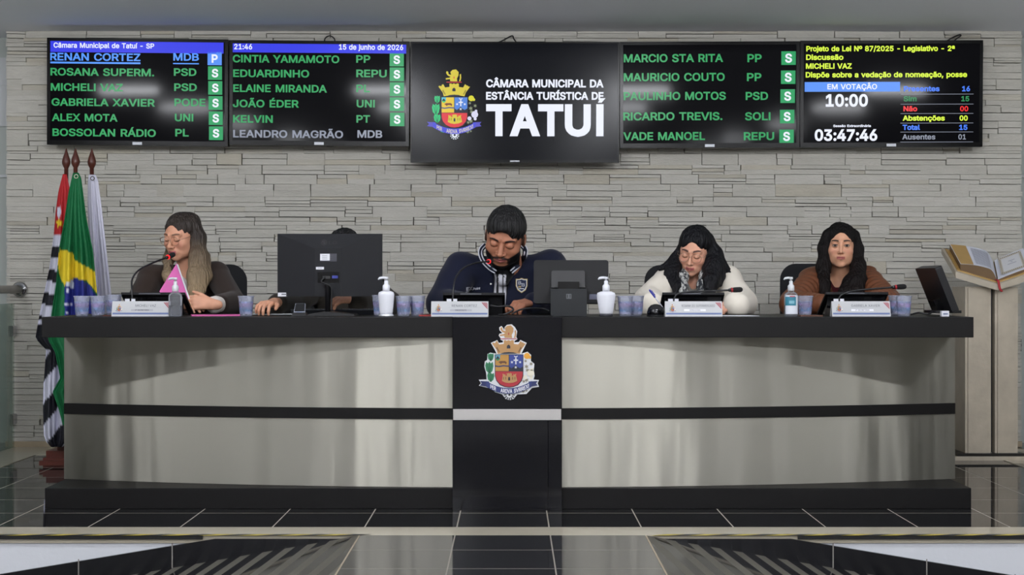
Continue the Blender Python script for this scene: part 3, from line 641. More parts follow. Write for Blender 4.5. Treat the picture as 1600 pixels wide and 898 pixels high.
def steel_mat():
    m = mat('brushed_steel', (170, 167, 156), 0.50, metal=1.0)
    nt = m.node_tree; b = nt.nodes['Principled BSDF']
    b.inputs['Anisotropic'].default_value = 0.95
    b.inputs['Anisotropic Rotation'].default_value = 0.25
    tg = nt.nodes.new('ShaderNodeTangent'); tg.direction_type = 'RADIAL'; tg.axis = 'Z'
    nt.links.new(tg.outputs[0], b.inputs['Tangent'])
    geo = nt.nodes.new('ShaderNodeNewGeometry')
    # sheet metal is never flat: slow buckles, mostly changing along x
    mp = nt.nodes.new('ShaderNodeMapping'); mp.inputs['Scale'].default_value = (3.2, 1.0, 0.55)
    n = nt.nodes.new('ShaderNodeTexNoise'); n.inputs['Scale'].default_value = 1.0; n.inputs['Detail'].default_value = 1.5
    nt.links.new(geo.outputs['Position'], mp.inputs['Vector']); nt.links.new(mp.outputs[0], n.inputs['Vector'])
    bp = nt.nodes.new('ShaderNodeBump'); bp.inputs['Strength'].default_value = 1.0; bp.inputs['Distance'].default_value = 0.045
    nt.links.new(n.outputs['Fac'], bp.inputs['Height'])
    mp3 = nt.nodes.new('ShaderNodeMapping'); mp3.inputs['Scale'].default_value = (8.5, 1.0, 0.8)
    n3 = nt.nodes.new('ShaderNodeTexNoise'); n3.inputs['Scale'].default_value = 1.0; n3.inputs['Detail'].default_value = 2
    nt.links.new(geo.outputs['Position'], mp3.inputs['Vector']); nt.links.new(mp3.outputs[0], n3.inputs['Vector'])
    bp3 = nt.nodes.new('ShaderNodeBump'); bp3.inputs['Strength'].default_value = 1.0; bp3.inputs['Distance'].default_value = 0.0048
    nt.links.new(n3.outputs['Fac'], bp3.inputs['Height']); nt.links.new(bp.outputs[0], bp3.inputs['Normal'])
    bp = bp3
    # fine horizontal grain
    mp2 = nt.nodes.new('ShaderNodeMapping'); mp2.inputs['Scale'].default_value = (6, 6, 700)
    n2 = nt.nodes.new('ShaderNodeTexNoise'); n2.inputs['Scale'].default_value = 1.0; n2.inputs['Detail'].default_value = 3
    nt.links.new(geo.outputs['Position'], mp2.inputs['Vector']); nt.links.new(mp2.outputs[0], n2.inputs['Vector'])
    bp2 = nt.nodes.new('ShaderNodeBump'); bp2.inputs['Strength'].default_value = 0.02; bp2.inputs['Distance'].default_value = 0.002
    nt.links.new(n2.outputs['Fac'], bp2.inputs['Height']); nt.links.new(bp.outputs[0], bp2.inputs['Normal'])
    nt.links.new(bp2.outputs[0], b.inputs['Normal'])
    return m
M_STEEL = steel_mat()
M_DARKWOOD = mat('dark_laminate', (13, 12, 12), 0.45, spec=.25, noise=(60, 0.08))
M_NAVYBLACK = mat('polished_black_panel', (7, 7, 13), 0.12, spec=0.3, bump=(9, 0.02))
M_CARCASS = mat('bench_carcass', (60, 58, 55), 0.6)

DESK = empty('bench', (DXC, 6.3, 0))
tag(DESK, 'long dark-topped official bench with brushed steel front and crest in the middle', 'desk')
DESK_INV = Matrix.Translation((-DXC, -6.3, 0))
def dobj(name, bm, m, **k):
    bmesh.ops.transform(bm, matrix=DESK_INV, verts=bm.verts)
    return obj(name, bm, m, DESK, **k)

def curved_panel(x0, x1, z0, z1, off, th=0.012, n=28):
    bm = bmesh.new()
    rows = []
    for i in range(n + 1):
        x = x0 + (x1 - x0) * i / n
        y = front_y(x) + off
        rows.append([bm.verts.new((x, y, z0)), bm.verts.new((x, y, z1)), bm.verts.new((x, y + th, z1)), bm.verts.new((x, y + th, z0))])
    for a, b in zip(rows, rows[1:]):
        for k in range(4):
            bm.faces.new((a[k], b[k], b[(k + 1) % 4], a[(k + 1) % 4]))
    bm.faces.new(rows[0]); bm.faces.new(rows[-1][::-1])
    return bm

XL, XR = -2.018, 1.998           # ends of the steel body
CPL, CPR = -0.2545, 0.2135       # centre panel
bm = curved_panel(XL + 0.02, XR - 0.02, 0.088, 0.737, 0.014, 0.12); dobj('carcass', bm, M_CARCASS)
for (a, b) in ((XL, CPL + 0.01), (CPR - 0.01, XR)):
    dobj('steel_panel', curved_panel(a, b, 0.432, 0.737, 0.0), M_STEEL, autosmooth=0.6)
    dobj('steel_panel', curved_panel(a, b, 0.0905, 0.384, 0.0), M_STEEL, autosmooth=0.6)
    dobj('dark_rail', curved_panel(a, b, 0.384, 0.432, -0.004), M_DARKWOOD, autosmooth=0.6)
for s in (-1, 1):
    bm = bmesh.new(); x = XL if s < 0 else XR
    box(bm, (min(x, x - s * 0.018), front_y(x) + 0.012, 0.09), (max(x, x - s * 0.018), 6.62, 0.737)); dobj('side_panel', bm, M_DARKWOOD)
for (a, b) in ((-2.012, CPL), (CPR, 1.978)):
    bm = bmesh.new(); box(bm, (a, 6.03, 0.0), (b, 6.60, 0.0895)); dobj('plinth', bm, M_DARKWOOD, bevel=0.002)
bm = bmesh.new(); box(bm, (-2.022, 6.02, 0.738), (1.985, 6.70, CT)); dobj('counter', bm, M_DARKWOOD, bevel=0.002)
bm = bmesh.new(); box(bm, (CPL, 5.985, 0.434), (CPR, 6.06, 0.8265)); dobj('upper_panel', bm, M_NAVYBLACK, bevel=0.0015)
bm = bmesh.new(); box(bm, (CPL, 5.985, 0.0), (0.153, 6.06, 0.386)); box(bm, (0.1545, 5.985, 0.0), (CPR, 6.06, 0.386)); dobj('lower_panel', bm, M_NAVYBLACK, bevel=0.001)
bm = bmesh.new(); box(bm, (CPL + 0.003, 5.982, 0.3865), (CPR - 0.003, 6.06, 0.4335)); dobj('steel_strip', bm, mat('bright_steel', (205, 202, 200), 0.28, metal=0.9), bevel=0.001)

# ---- coat of arms: drawn on the frame of the crest on the panel (898 units square there)
def emblem(bm, s, cx, cz, y, pal, outline=True, thick=0.004, step=0.0006):
    """pal: dict of material slots; s metres per unit; local x,z plane facing -y"""
    lv = [0]
    def P(pts): return [(cx + (p[0] - 450) * s, cz - (p[1] - 455) * s) for p in pts]
    def lay(pts, mi, lvl):
        if mi is None: return
        q = P(pts)
        yy = y - thick - lvl * step
        v = [bm.verts.new((p[0], yy, p[1])) for p in q]
        try:
            f = bm.faces.new(v); f.material_index = mi
        except ValueError: pass
    def circ(x, yy, r, n=14, rx=None):
        return [(x + (rx or r) * math.cos(2 * math.pi * k / n), yy + r * math.sin(2 * math.pi * k / n)) for k in range(n)]
    def star(x, yy, r, n=5):
        return [(x + (r if k % 2 == 0 else r * .42) * math.sin(math.pi * k / n), yy - (r if k % 2 == 0 else r * .42) * math.cos(math.pi * k / n)) for k in range(2 * n)]
    if outline:
        out = [(430, 50), (480, 45), (515, 75), (540, 120), (530, 180), (542, 205), (510, 225), (512, 240), (560, 235), (572, 212), (642, 245), (600, 330), (585, 362),
               (650, 340), (690, 375), (688, 440), (725, 470), (718, 540), (728, 600), (715, 640), (775, 645), (760, 680), (775, 718), (700, 730), (640, 795), (540, 800),
               (500, 850), (460, 862), (415, 850), (378, 800), (300, 775), (270, 740), (200, 725), (125, 705), (150, 680), (125, 642), (210, 640), (205, 570), (185, 500),
               (190, 445), (215, 430), (220, 365), (250, 350), (318, 362), (300, 325), (255, 245), (325, 215), (340, 245), (385, 240), (385, 222), (358, 210), (360, 195), (340, 165), (350, 145),
               (380, 140), (350, 110), (345, 80), (370, 62), (390, 85), (395, 110), (405, 75)]
        q = P(out)
        a = [bm.verts.new((p[0], y - thick, p[1])) for p in q]; b = [bm.verts.new((p[0], y, p[1])) for p in q]
        f = bm.faces.new(a); f.material_index = pal['white']
        for i in range(len(q)):
            f = bm.faces.new((a[i], b[i], b[(i + 1) % len(q)], a[(i + 1) % len(q)])); f.material_index = pal['white']
    G, D = pal['gold'], pal['dark']
    # rampant beast above the crown
    lay([(405, 190), (400, 165), (355, 172), (352, 155), (390, 150), (410, 140), (375, 125), (355, 95), (362, 75), (380, 80), (385, 110), (415, 118), (405, 85), (430, 60), (470, 55), (500, 85), (498, 125), (480, 160), (485, 192)], G, 2)
    lay([(505, 190), (515, 150), (512, 115), (526, 105), (530, 150), (520, 192)], G, 2)
    lay([(360, 197), (535, 197), (535, 205), (360, 205)], pal['red'], 2)
    lay([(447, 130), (454, 148), (447, 166), (440, 148)], pal['red'], 3)
    # mural crown
    lay([(330, 362), (318, 320), (268, 250), (285, 240), (300, 250), (310, 228), (325, 225), (345, 262), (395, 255), (395, 218), (415, 214), (425, 224), (445, 214), (470, 224), (480, 214), (503, 218), (503, 255),
         (552, 262), (575, 222), (592, 240), (605, 238), (612, 250), (632, 252), (582, 320), (568, 362), (450, 345)], G, 2)
    lay([(428, 305), (428, 278), (447, 262), (465, 278), (465, 305)], D, 3)
    lay([(355, 362), (400, 347), (450, 343), (500, 347), (545, 362)], D, 3)
    lay([(312, 300), (322, 285), (352, 340), (342, 345)], pal['tan'], 3); lay([(588, 300), (578, 285), (550, 340), (560, 345)], pal['tan'], 3)
    # leaves on the left
    for (x, yy, w, h) in ((255, 400, 34, 44), (240, 515, 46, 66), (255, 618, 40, 50)):
        lay([(x, yy + h), (x - w * .8, yy + h * .4), (x - w, yy - h * .4), (x - w * .75, yy - h), (x - w * .3, yy - h * .75), (x, yy - h * 1.05), (x + w * .3, yy - h * .75), (x + w * .8, yy - h), (x + w * .95, yy - h * .3), (x + w * .7, yy + h * .5)], pal['green'], 2)
        lay([(x - 2, yy + h * .9), (x - 3, yy - h * .8), (x + 3, yy - h * .8), (x + 3, yy + h * .9)], pal['dgreen'], 3)
        lay([(x - 4, yy + h * .9), (x - w * .6, yy - h * .6), (x - w * .5, yy - h * .6), (x + 2, yy + h * .7)], pal['dgreen'], 3)
        lay([(x + 4, yy + h * .9), (x + w * .6, yy - h * .6), (x + w * .5, yy - h * .6), (x - 2, yy + h * .7)], pal['dgreen'], 3)
    lay([(285, 745), (330, 735), (360, 770), (330, 778), (295, 768)], pal['green'], 2)
    # flowers on the right
    lay(circ(645, 385, 34, 9), pal['yellow'], 2); lay(circ(675, 400, 16), pal['yellow'], 3)
    for (x, yy, r) in ((630, 440, 20), (640, 500, 28), (690, 470, 24), (650, 540, 26), (640, 645, 30), (610, 660, 22), (605, 765, 26), (640, 760, 16)):
        lay(star(x, yy, r, 6), pal['leafgrey'], 2)
    for (x, yy, r) in ((685, 570, 40), (625, 615, 24), (700, 530, 16), (690, 620, 18)):
        lay(circ(x, yy, r, 10), pal['bloom'], 3)
    # shield
    sh = [(298, 368), (606, 368), (606, 600), (590, 655), (550, 700), (500, 720), (452, 726), (404, 720), (352, 698), (314, 652), (298, 600)]
    lay(sh, D, 3)
    lay([(305, 374), (448, 374), (448, 548), (305, 548)], pal['gold2'], 4)
    lay([(305, 374), (356, 374), (356, 410), (345, 428), (330, 436), (315, 428), (305, 410)], pal['sky'], 5)
    lay([(308, 415), (330, 385), (353, 415)], D, 6); lay([(307, 415), (354, 415), (345, 430), (330, 436), (315, 430)], pal['green'], 7)
    lay([(335, 450), (360, 440), (410, 440), (428, 455), (420, 475), (405, 462), (375, 462), (365, 475), (352, 462)], pal['brown'], 5)
    lay([(305, 486), (340, 492), (390, 484), (448, 488), (448, 502), (390, 498), (340, 506), (305, 500)], pal['navy'], 5)
    lay([(454, 374), (600, 374), (600, 500), (570, 518), (545, 505), (522, 480), (500, 505), (478, 518), (454, 500)], pal['blue'], 4)
    lay([(518, 405), (532, 405), (532, 424), (550, 424), (550, 438), (532, 438), (532, 475), (518, 475), (518, 438), (500, 438), (500, 424), (518, 424)], pal['white'], 5)
    lay(star(483, 452, 17), pal['white'], 5); lay(star(571, 452, 17), pal['white'], 5); lay(star(524, 508, 17), pal['white'], 5)
    lay([(503, 380), (525, 392), (547, 380), (540, 396), (525, 402), (510, 396)], pal['white'], 5)
    lay([(306, 553), (598, 553), (598, 600), (582, 650), (545, 692), (500, 712), (452, 718), (404, 712), (356, 690), (320, 648), (306, 600)], pal['red'], 4)
    lay([(375, 655), (385, 590), (380, 578), (395, 578), (400, 590), (410, 578), (415, 600), (430, 596), (425, 570), (437, 576), (447, 566), (455, 576), (465, 566), (475, 576), (484, 570), (480, 596), (495, 600),
         (500, 578), (512, 590), (518, 578), (532, 578), (525, 590), (540, 655), (500, 672), (452, 678), (410, 672)], G, 5)
    lay([(443, 650), (443, 620), (453, 608), (463, 620), (463, 650)], D, 6)
    for x in (392, 415, 490, 515): lay([(x - 4, 640), (x - 4, 610), (x + 4, 610), (x + 4, 640)], pal['tan'], 6)
    # cog below
    lay(circ(455, 805, 52, 16), pal['white'], 2)
    for k in range(12):
        a = math.pi * 2 * k / 12
        c, sn = math.cos(a), math.sin(a)
        lay([(455 + 30 * c - 6 * sn, 805 + 30 * sn + 6 * c), (455 + 30 * c + 6 * sn, 805 + 30 * sn - 6 * c), (455 + 58 * c + 6 * sn, 805 + 58 * sn - 6 * c), (455 + 58 * c - 6 * sn, 805 + 58 * sn + 6 * c)], pal['cog'], 3)
    lay(circ(455, 805, 12), pal['cog'], 3)
    # ribbon
    R = pal['ribbon']
    arc = []
    def rb(t): return (205 + t * 490, 690 + 78 * (1 - (2 * t - 1) ** 2))
    top = [(rb(k / 16)[0], rb(k / 16)[1] - 36) for k in range(17)]; bot = [(rb(k / 16)[0], rb(k / 16)[1] + 26) for k in range(17)]
    for k in range(16):
        lay([top[k], top[k + 1], bot[k + 1], bot[k]], R, 8)
    lay([(138, 655), (235, 660), (255, 735), (215, 715), (138, 703), (160, 680)], pal['ribbon2'], 7)
    lay([(762, 655), (665, 660), (645, 735), (685, 715), (762, 703), (742, 680)], pal['ribbon2'], 7)
    for (w, t0, t1) in (('PER', 0.09, 0.215), ('ARDVA', 0.315, 0.575), ('SVRREXI', 0.61, 0.94)):
        def fn(X, Z, t0=t0, t1=t1):
            t = t0 + (t1 - t0) * X
            p = rb(t)
            return (cx + (p[0] - 450) * s, cz - (p[1] + 18 - Z * 46 - 455) * s)
        add_text(bm, w, 0, 1, 0, 0.95, y=y - thick - step * 10, mi=pal['letter'], bold=0.02, fn=fn)

def emblem_mats(tv):
    N = ('white', 'gold', 'dark', 'red', 'tan', 'green', 'dgreen', 'yellow', 'leafgrey', 'bloom', 'gold2', 'sky', 'brown', 'navy', 'blue', 'cog', 'ribbon', 'ribbon2', 'letter')
    if tv:
        C = ((235, 240, 250), (222, 205, 60), (25, 30, 45), (230, 55, 65), (150, 135, 40), (40, 205, 125), (20, 120, 80), (225, 220, 40), (140, 150, 120), (225, 225, 250), (238, 205, 55), (90, 200, 225), (120, 60, 40), (70, 80, 140), (80, 135, 225), (20, 22, 30), (75, 80, 220), (90, 85, 200), (225, 215, 190))
        ms = [emis('crest_lit_' + n, c, 0.9) for n, c in zip(N, C)]
    else:
        C = ((205, 206, 208), (170, 130, 84), (30, 34, 46), (160, 42, 52), (112, 84, 56), (46, 116, 78), (26, 76, 54), (212, 150, 52), (132, 126, 108), (214, 208, 190), (172, 128, 62), (90, 140, 160), (96, 62, 44), (48, 54, 96), (48, 62, 130), (34, 36, 40), (46, 56, 108), (40, 48, 92), (220, 220, 226))
        ms = [mat('crest_' + n, c, 0.5) for n, c in zip(N, C)]
    return ms, {n: i for i, n in enumerate(N)}
CREST_M, CREST_P = emblem_mats(False)
TVCREST_M, TVCREST_P = emblem_mats(True)
bm = bmesh.new()
s = 5.985 / FPX / 6.908                                        # metres per unit of the crest drawing
c = W(730 + 450 / 6.908, 500 + 455 / 6.908, 5.985)
emblem(bm, s, c.x, c.z, 5.985, CREST_P)
bmesh.ops.transform(bm, matrix=DESK_INV, verts=bm.verts)
me = bpy.data.meshes.new('coat_of_arms'); bm.to_mesh(me); bm.free()
for m in CREST_M: me.materials.append(m)
link('coat_of_arms', me, DESK)
# ------------------------------------------------------------------ the five wall screens
M_BEZEL = mat('screen_bezel', (8, 8, 9), 0.2, spec=.15)
M_PANEL = mat('screen_panel', (5, 5, 6), 0.08, spec=0.05, emit=(20, 20, 24), estr=0.4)
M_PANEL_B = mat('screen_panel_soft', (5, 6, 9), 0.16, spec=0.10, emit=(16, 19, 30), estr=0.25)
M_BACKCASE = mat('screen_back_case', (20, 20, 22), 0.5)
T_GREEN = emis('lit_green', (50, 166, 97), 0.92); T_WHITE = emis('lit_white', (236, 240, 255), 1.0)
T_BLUE = emis('lit_blue', (82, 150, 255), 1.0); T_BAR = emis('lit_bar_blue', (54, 62, 236), 0.95)
T_BOX = emis('lit_box_green', (38, 160, 96), 0.95); T_GREY = emis('lit_grey', (150, 156, 172), 0.9)
T_YELLOW = emis('lit_yellow', (222, 250, 64), 1.0); T_RED = emis('lit_red', (240, 40, 44), 1.0)
T_LBLUE = emis('lit_light_blue', (86, 146, 246), 1.0); T_DBLUE = emis('lit_deep_blue', (72, 128, 255), 1.0)
T_DGREEN = emis('lit_dark_green', (44, 140, 84), 0.9)
TVM = [T_GREEN, T_WHITE, T_BLUE, T_BAR, T_BOX, T_GREY, T_YELLOW, T_RED, T_LBLUE, T_DBLUE, T_DGREEN]
(GR, WH, BL, BA, BX, GY, YE, RE, LB, DB, DG) = range(11)

TILT = math.radians(1.6)
class TV:
    def __init__(self, corners, Y, label, frame=5, panel=M_PANEL, chin=7):
        (x0, y0), (x1, y1), (x2, y2), (x3, y3) = corners           # tl, tr, br, bl in the photograph
        self.cx = (x0 + x1 + x2 + x3) / 4; self.cy = (y0 + y1 + y2 + y3) / 4
        self.k = Y / FPX
        self.roll = math.atan2((y1 - y0 + y2 - y3) / 2, (x1 - x0 + x2 - x3) / 2)
        w = ((x1 - x0) + (x2 - x3)) / 2 * self.k; h = ((y3 - y0) + (y2 - y1)) / 2 * self.k
        self.w, self.h = w, h
        c = W(self.cx, self.cy, Y)
        self.root = empty('wall_screen', c, (TILT, self.roll, 0))
        tag(self.root, label, 'screen', 'screens in a row on the stone wall')
        f = frame * self.k
        bm = bmesh.new(); box(bm, (-w / 2, 0.0, -h / 2), (w / 2, 0.045, h / 2)); obj('back_case', bm, M_BACKCASE, self.root, bevel=0.004)
        bm = bmesh.new()
        ch = chin * self.k
        for (a, b) in (((-w / 2, h / 2 - f), (w / 2, h / 2)), ((-w / 2, -h / 2), (w / 2, -h / 2 + ch)), ((-w / 2, -h / 2 + ch), (-w / 2 + f, h / 2 - f)), ((w / 2 - f, -h / 2 + ch), (w / 2, h / 2 - f))):
            box(bm, (a[0], -0.008, a[1]), (b[0], 0.0, b[1]))
        obj('frame', bm, M_BEZEL, self.root, bevel=0.0012)
        bm = bmesh.new(); box(bm, (-w / 2 + f, -0.0035, -h / 2 + ch), (w / 2 - f, -0.0005, h / 2 - f)); obj('screen', bm, panel, self.root)
        bm = bmesh.new(); box(bm, (-0.028, -0.0095, -h / 2 + 0.003), (0.028, -0.008, -h / 2 + ch * 0.75)); obj('badge', bm, mat('badge_grey', (120, 122, 126), 0.3, metal=0.8), self.root)
        bm = bmesh.new(); box(bm, (-0.15, 0.045, -0.12), (0.15, 0.13, 0.12)); obj('wall_mount', bm, M_BACKCASE, self.root)
    def L(self, px, py):
        dx = (px - self.cx) * self.k; dz = (self.cy - py) * self.k
        r = self.roll
        return (dx * math.cos(r) - dz * math.sin(r), dx * math.sin(r) + dz * math.cos(r))
    def text(self, s, x0, x1, base, cap, mi, bold=0.022):
        a = self.L(x0, base); b = self.L(x1, base)
        bm = bmesh.new(); add_text(bm, s, a[0], b[0], (a[1] + b[1]) / 2, cap * self.k, y=-0.0048, bold=bold); obj('text_line', bm, TVM[mi], self.root)
    def rect(self, x0, y0, x1, y1, mi, y=-0.0041, name='colour_bar'):
        a = self.L(x0, y1); b = self.L(x1, y0)
        zc0, zc1 = a[1], b[1]
        bm = bmesh.new()
        bm.faces.new([bm.verts.new(p) for p in ((a[0], y, zc0), (b[0], y, zc0), (b[0], y, zc1), (a[0], y, zc1))])
        obj(name, bm, TVM[mi], self.root)
    def vote(self, x0, y0, x1, y1, mi, ch, cap):
        self.rect(x0, y0, x1, y1, mi, name='vote_box')
        w = text_w(ch, cap, 0.03); cx = (x0 + x1) / 2
        self.text(ch, cx - w / 2, cx + w / 2, (y0 + y1) / 2 + cap / 2, cap, WH, 0.03)

def rows(tv, ox, oy, sc, data, cap, vb=None):
    """data in the pixels of one enlarged view: (name, x0, x1, base, party, p0, p1, box or None, colour)"""
    for (n, x0, x1, b, pt, p0, p1, bx, col) in data:
        tv.text(n, ox + x0 / sc, ox + x1 / sc, oy + b / sc, cap, col)
        tv.text(pt, ox + p0 / sc, ox + p1 / sc, oy + b / sc, cap, col)
        if bx: tv.vote(ox + bx[0] / sc, oy + bx[1] / sc, ox + bx[2] / sc, oy + bx[3] / sc, bx[4], bx[5], cap * 1.12)

YT = 8.19
# first screen
tv = TV(((72, 59), (356, 62.5), (357, 228), (76, 226)), YT, 'leftmost wall screen, a voting list headed by a blue name over five green ones')
tv.rect(77, 65, 350, 81.5, BA)
tv.text('Câmara Municipal de Tatuí - SP', 84.7, 241.8, 75.6, 8.0, WH)
rows(tv, 0, 0, 3.99, [
    ('RENAN CORTEZ', 315, 878, 380, 'MDB', 1083, 1242, (1296, 326, 1385, 407, LB, 'P'), BL),
    ('ROSANA SUPERM.', 317, 963, 474, 'PSD', 1086, 1226, (1298, 415, 1386, 498, BX, 'S'), GR),
    ('MICHELI VAZ', 318, 767, 568, 'PSD', 1087, 1228, (1299, 507, 1387, 590, BX, 'S'), GR),
    ('GABRIELA XAVIER', 322, 967, 662, 'PODE', 1088, 1282, (1300, 600, 1388, 684, BX, 'S'), GR),
    ('ALEX MOTA', 323, 733, 756, 'UNI', 1090, 1205, (1301, 695, 1389, 778, BX, 'S'), GR),
    ('BOSSOLAN RÁDIO', 326, 971, 850, 'PL', 1092, 1176, (1302, 788, 1390, 872, BX, 'S'), GR)], 11.8)
tv.rect(79, 97.8, 220, 99.2, BL); tv.rect(271, 99, 311.3, 100.4, BL)
# second
tv = TV(((358, 63), (640, 65.5), (639, 228), (359.5, 226)), YT, 'second wall screen from the left, with time and date in its blue bar')
tv.rect(362, 66.5, 635, 82, BA)
tv.text('21:46', 366.4, 394.7, 77.6, 8.5, WH); tv.text('15 de junho de 2026', 530, 630.3, 78.4, 8.5, WH)
rows(tv, 320, 40, 3.99, [
    ('CINTIA YAMAMOTO', 176, 840, 233, 'PP', 945, 1033, (1153, 172, 1242, 255, BX, 'S'), GR),
    ('EDUARDINHO', 178, 652, 323, 'REPU', 945, 1135, (1153, 262, 1243, 347, BX, 'S'), GR),
    ('ELAINE MIRANDA', 178, 762, 416, 'PL', 945, 1030, (1153, 355, 1243, 440, BX, 'S'), GR),
    ('JOÃO ÉDER', 175, 587, 510, 'UNI', 947, 1060, (1153, 448, 1243, 532, BX, 'S'), GR),
    ('KELVIN', 176, 424, 605, 'PT', 945, 1030, (1154, 543, 1244, 626, BX, 'S'), GR),
    ('LEANDRO MAGRÃO', 176, 862, 699, 'MDB', 951, 1106, None, GY)], 11.8)
# middle
tv = TV(((641, 66), (968, 66), (967, 254), (642, 253)), YT - 0.03, 'large middle wall screen with a city crest and big white lettering', frame=2.5, panel=M_PANEL_B, chin=4)
tv.text('CÂMARA MUNICIPAL DA', 759.5, 943, 136.8, 12.4, WH, 0.03)
tv.text('ESTÂNCIA TURÍSTICA DE', 759.5, 943, 156, 12.2, WH, 0.03)
tv.text('TATU', 759.5, 923, 212.8, 50, WH, 0.035)
a0 = tv.L(931.5, 212.8); 
tv.rect(931.5, 162.8, 943, 212.8, WH, y=-0.0048, name='letter_stem')
bm = bmesh.new(); v = [bm.verts.new((p[0], -0.0048, p[1])) for p in (tv.L(934, 160.5), tv.L(940, 160.5), tv.L(946, 153.5), tv.L(938, 153.5))]
bm.faces.new(v); obj('letter_accent', bm, T_WHITE, tv.root)
bm = bmesh.new()
c = tv.L(709.8, 163.2)
emblem(bm, (754.5 - 666) / 650 * tv.k, c[0], c[1], -0.0040, TVCREST_P, outline=False, thick=0.0002, step=0.00012)
me = bpy.data.meshes.new('crest_image'); bm.to_mesh(me); bm.free()
for m in TVCREST_M: me.materials.append(m)
link('crest_image', me, tv.root)
# fourth
tv = TV(((969, 66), (1250, 65), (1248, 230), (968, 231)), YT, 'fourth wall screen from the left, a list of five green names without a blue bar')
rows(tv, 950, 40, 4.49, [
    ('MARCIO STA RITA', 110, 806, 258, 'PP', 976, 1076, (1214, 182, 1315, 277, BX, 'S'), GR),
    ('MAURICIO COUTO', 110, 818, 390, 'PP', 973, 1075, (1212, 316, 1313, 410, BX, 'S'), GR),
    ('PAULINHO MOTOS', 110, 826, 522, 'PSD', 965, 1122, (1209, 447, 1310, 543, BX, 'S'), GR),
    ('RICARDO TREVIS.', 107, 803, 664, 'SOLI', 961, 1140, (1206, 590, 1307, 685, BX, 'S'), GR),
    ('VADE MANOEL', 107, 681, 803, 'REPU', 953, 1166, (1203, 729, 1304, 824, BX, 'S'), GR)], 12.6)
# fifth
tv = TV(((1251, 64), (1537.5, 63.5), (1532.5, 229), (1249, 230)), YT, 'rightmost wall screen with yellow text over a vote count')
def q(s, x0, x1, b, cap, mi, bold=0.03): tv.text(s, 1240 + x0 / 4.444, 1240 + x1 / 4.444, 40 + b / 4.444, cap, mi, bold)
q('Projeto de Lei Nº 87/2025 - Legislativo - 2ª', 85, 1115, 180, 8.5, YE)
q('Discussão', 84, 343, 240, 8.5, YE); q('MICHELI VAZ', 83, 401, 301, 8.5, YE)
q('Dispõe sobre a vedação de nomeação, posse', 82, 1202, 360, 8.5, YE)
tv.rect(1257, 128, 1406, 143.5, LB)
q('EM VOTAÇÃO', 233, 578, 443, 8.4, WH, 0.02); q('10:00', 222, 515, 563, 19.6, WH); q('Sessão Extraordinária', 275, 537, 704, 3.8, WH)
q('03:47:46', 147, 582, 800, 18.2, WH)
for (n, x0, x1, b, v, a0, a1, ln, c) in (('Presentes', 763, 1012, 457, '16', 1168, 1223, 476, DB), ('Sim', 762, 853, 526, '15', 1163, 1218, 545, DG), ('Não', 762, 858, 595, '00', 1155, 1212, 610, RE),
                                       ('Abstenções', 757, 1050, 660, '00', 1152, 1209, 676, YE), ('Total', 757, 878, 724, '15', 1150, 1207, 738, DB), ('Ausentes', 755, 985, 790, '01', 1145, 1197, 807, GY)):
    q(n, x0, x1, b, 8.2, c, 0.03 if c != GY else 0.02); q(v, a0, a1, b, 8.2, c, 0.03 if c != GY else 0.02)
    tv.rect(1240 + 742 / 4.444, 40 + (ln - 2.2) / 4.444, 1240 + 1248 / 4.444, 40 + (ln + 2.2) / 4.444, GY, name='rule_line')

# cables looping above the screens
M_CABLE = mat('black_cable', (22, 22, 24), 0.5)
def cable(name, pts, r, label, n=8):
    bm = bmesh.new(); tube(bm, smooth_path(pts, n), r, 8)
    o = obj(name, bm, M_CABLE, smooth=True); tag(o, label, 'cable'); return o
cable('loop_cable', [W(507, 68, 8.27), W(508, 60, 8.27), W(515, 56, 8.27), W(522, 60, 8.27), W(524, 68, 8.27)], 0.004, 'short black cable looping above the second screen from the left')
cable('screen_cable', [W(775, 68, 8.25), W(788, 62, 8.27), W(800, 56, 8.29), W(803, 61, 8.27), W(808, 68, 8.25)], 0.004, 'black cable rising above the large middle screen')
cable('power_cable', [W(1476, 66, 8.26), W(1488, 59, 8.28), W(1499, 54.5, 8.3), W(1501, 56, 8.3), W(1494, 61, 8.27), W(1488, 66, 8.26)], 0.004, 'black cable running up from the rightmost screen to the ceiling')
# ------------------------------------------------------------------ implicit modelling: smooth blends of tapered limbs, meshed by surface nets
F32 = np.float32
def axis(lo, hi, coarse, fine=()):
    """grid coordinates: coarse spacing, finer inside the (a, b, step) spans"""
    out = [lo]
    while out[-1] < hi:
        x = out[-1]; st = coarse
        for (a, b, s) in fine:
            if a - s <= x <= b: st = min(st, s)
            elif x < a: st = min(st, max(a - x, s))
        out.append(x + st)
    return np.array(out, F32)

